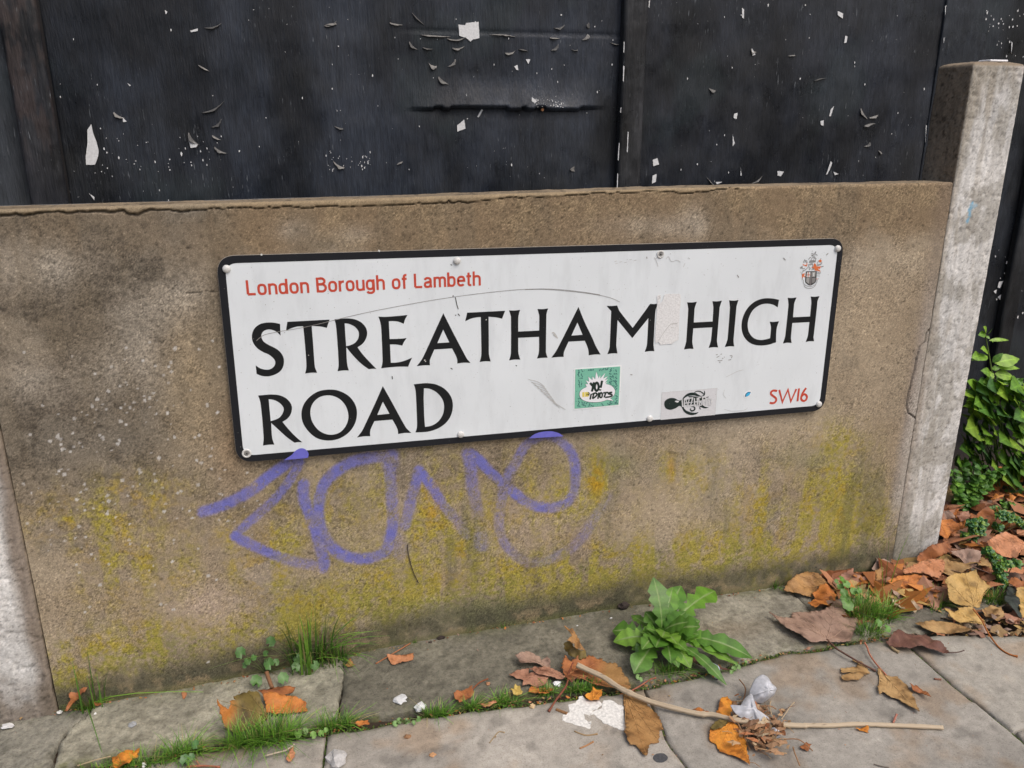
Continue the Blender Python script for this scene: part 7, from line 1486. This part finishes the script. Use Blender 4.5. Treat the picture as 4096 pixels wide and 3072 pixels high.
# loose stalks and twigs
def twig(r, pts, rad, c, label, z=.002, name='leaf_stalk', cat='stalk'):
    P = catmull([on_g(*px(r, [q[:2]])[0], q[2] if len(q) > 2 else z) for q in pts], 5); n = len(P); V, F = tube_vf(P, [rad*(1+.7*max(0, (k/n-.8)/.2)) for k in range(n)], 7)
    o = mesh(name, V, F, MAT['leaf'], None, [np.array(c)]*len(V), True); return tag(o, label, cat)
twig('f', [(1400, 835, .004), (1500, 780, .006), (1600, 715, .008), (1665, 695, .010)], .0014, (.36, .12, .07), 'red leaf stalk pointing towards the dandelion from the rusty leaf')
twig('f', [(795, 1265), (850, 1290), (930, 1310), (1040, 1295)], .0012, (.36, .24, .12), 'thin straw twig on the slab below the white splash', name='twig', cat='twig')
twig('f', [(850, 1450), (920, 1420), (995, 1378)], .0015, (.40, .20, .09), 'short orange-brown twig on the slab left of the ochre leaf tip', name='twig', cat='twig')
twig('f', [(600, 1035), (650, 1055), (715, 1080)], .0028, (.27, .14, .06), 'stubby brown twig at the left end of the white splash', name='twig', cat='twig')
twig('a', [(1675, 1582, .006), (1750, 1562, .008), (1810, 1545, .008), (1860, 1510, .010)], .0014, (.50, .42, .32), 'pale straw lying across the edge of the thick grass', name='straw', cat='straw')
twig('a', [(1180, 1650, .004), (1290, 1645, .004), (1390, 1652, .004)], .0016, (.40, .15, .09), 'reddish stalk along the joint at the bottom edge')
twig('a', [(1240, 1610, .006), (1265, 1650, .003)], .0012, (.42, .20, .11), 'short reddish stalk end in the bottom edge grass')
twig('g', [(890, 450, .003), (925, 485, .004), (975, 515, .003)], .0030, (.40, .30, .17), 'short pale twig piece beside the rolled purplish leaf', name='twig', cat='twig')
twig('g', [(1325, 778), (1395, 785)], .0018, (.25, .11, .07), 'tiny red-brown twig on the slab right of the narrow tan leaf', name='twig', cat='twig')
twig('g', [(920, 1215, .004), (940, 1160, .006), (955, 1130, .008)], .0018, (.42, .17, .12), 'small pinkish stalk just above the right end of the stick')
twig('b', [(1040, 1500), (1075, 1455), (1100, 1430), (1135, 1435)], .0010, (.36, .27, .16), 'fine curved twig on the slab in the bottom middle', name='twig', cat='twig')
twig('g', [(730, 1620), (800, 1640), (880, 1655)], .0010, (.20, .17, .14), 'thin grey twig at the bottom right', name='twig', cat='twig')
twig('d', [(1990, 800, .05), (1880, 740, .055), (1780, 700, .05)], .0013, (.28, .12, .06), 'thin dark stalk crossing the leaves in the middle of the pile', name='leaf_stalk') if False else None
pebble('b', (680, 1580), 20, 16, 8, simple('seed_husk', (.45, .24, .11), .7, .2, 200), 'husk', 'small round tan husk on the slab at the bottom', 'husk', seed=31)
pebble('b', (522, 1468), 20, 14, 12, simple('seed_husk2', (.25, .13, .06), .7, .3, 200), 'husk', 'dark brown curled husk on the slab left of centre', 'husk', seed=32)
pebble('b', (1310, 1275), 20, 16, 10, simple('seed_husk3', (.50, .36, .20), .7, .2, 200), 'husk', 'pale tan husk at the joint under the pink leaves', 'husk', seed=33)
pebble('b', (1030, 1130), 14, 12, 8, simple('seed_husk4', (.36, .18, .09), .7, .2, 200), 'husk', 'tiny tan husk on the dark kerb stone beside the red-brown leaf', 'husk', seed=34)
# hair-thin dark twig stuck to the wall under the purple letters
P = catmull([on_y(x, y, -.003) for x, y in px('G2', [(72, 1180), (75, 1240), (95, 1340), (130, 1450), (175, 1545)])], 5); V, F = tube_vf(P, .0009, 5)
tag(mesh('thin_twig', V, F, M_CLOD), 'thin dark curved twig stuck on the wall under the purple letters', 'twig')
# white scrap on top of the post
p = on_y(3990, 238, .02); me = box_vf(p[0]-.024, p[0]+.020, .012, .045, ptop+.008, ptop+.0125); V, F = me
tag(bevelled('plastic_scrap', V, F, simple('white_plastic', (.80, .80, .82), .4), None, .003), 'white plastic scrap on top of the concrete post', 'scrap')
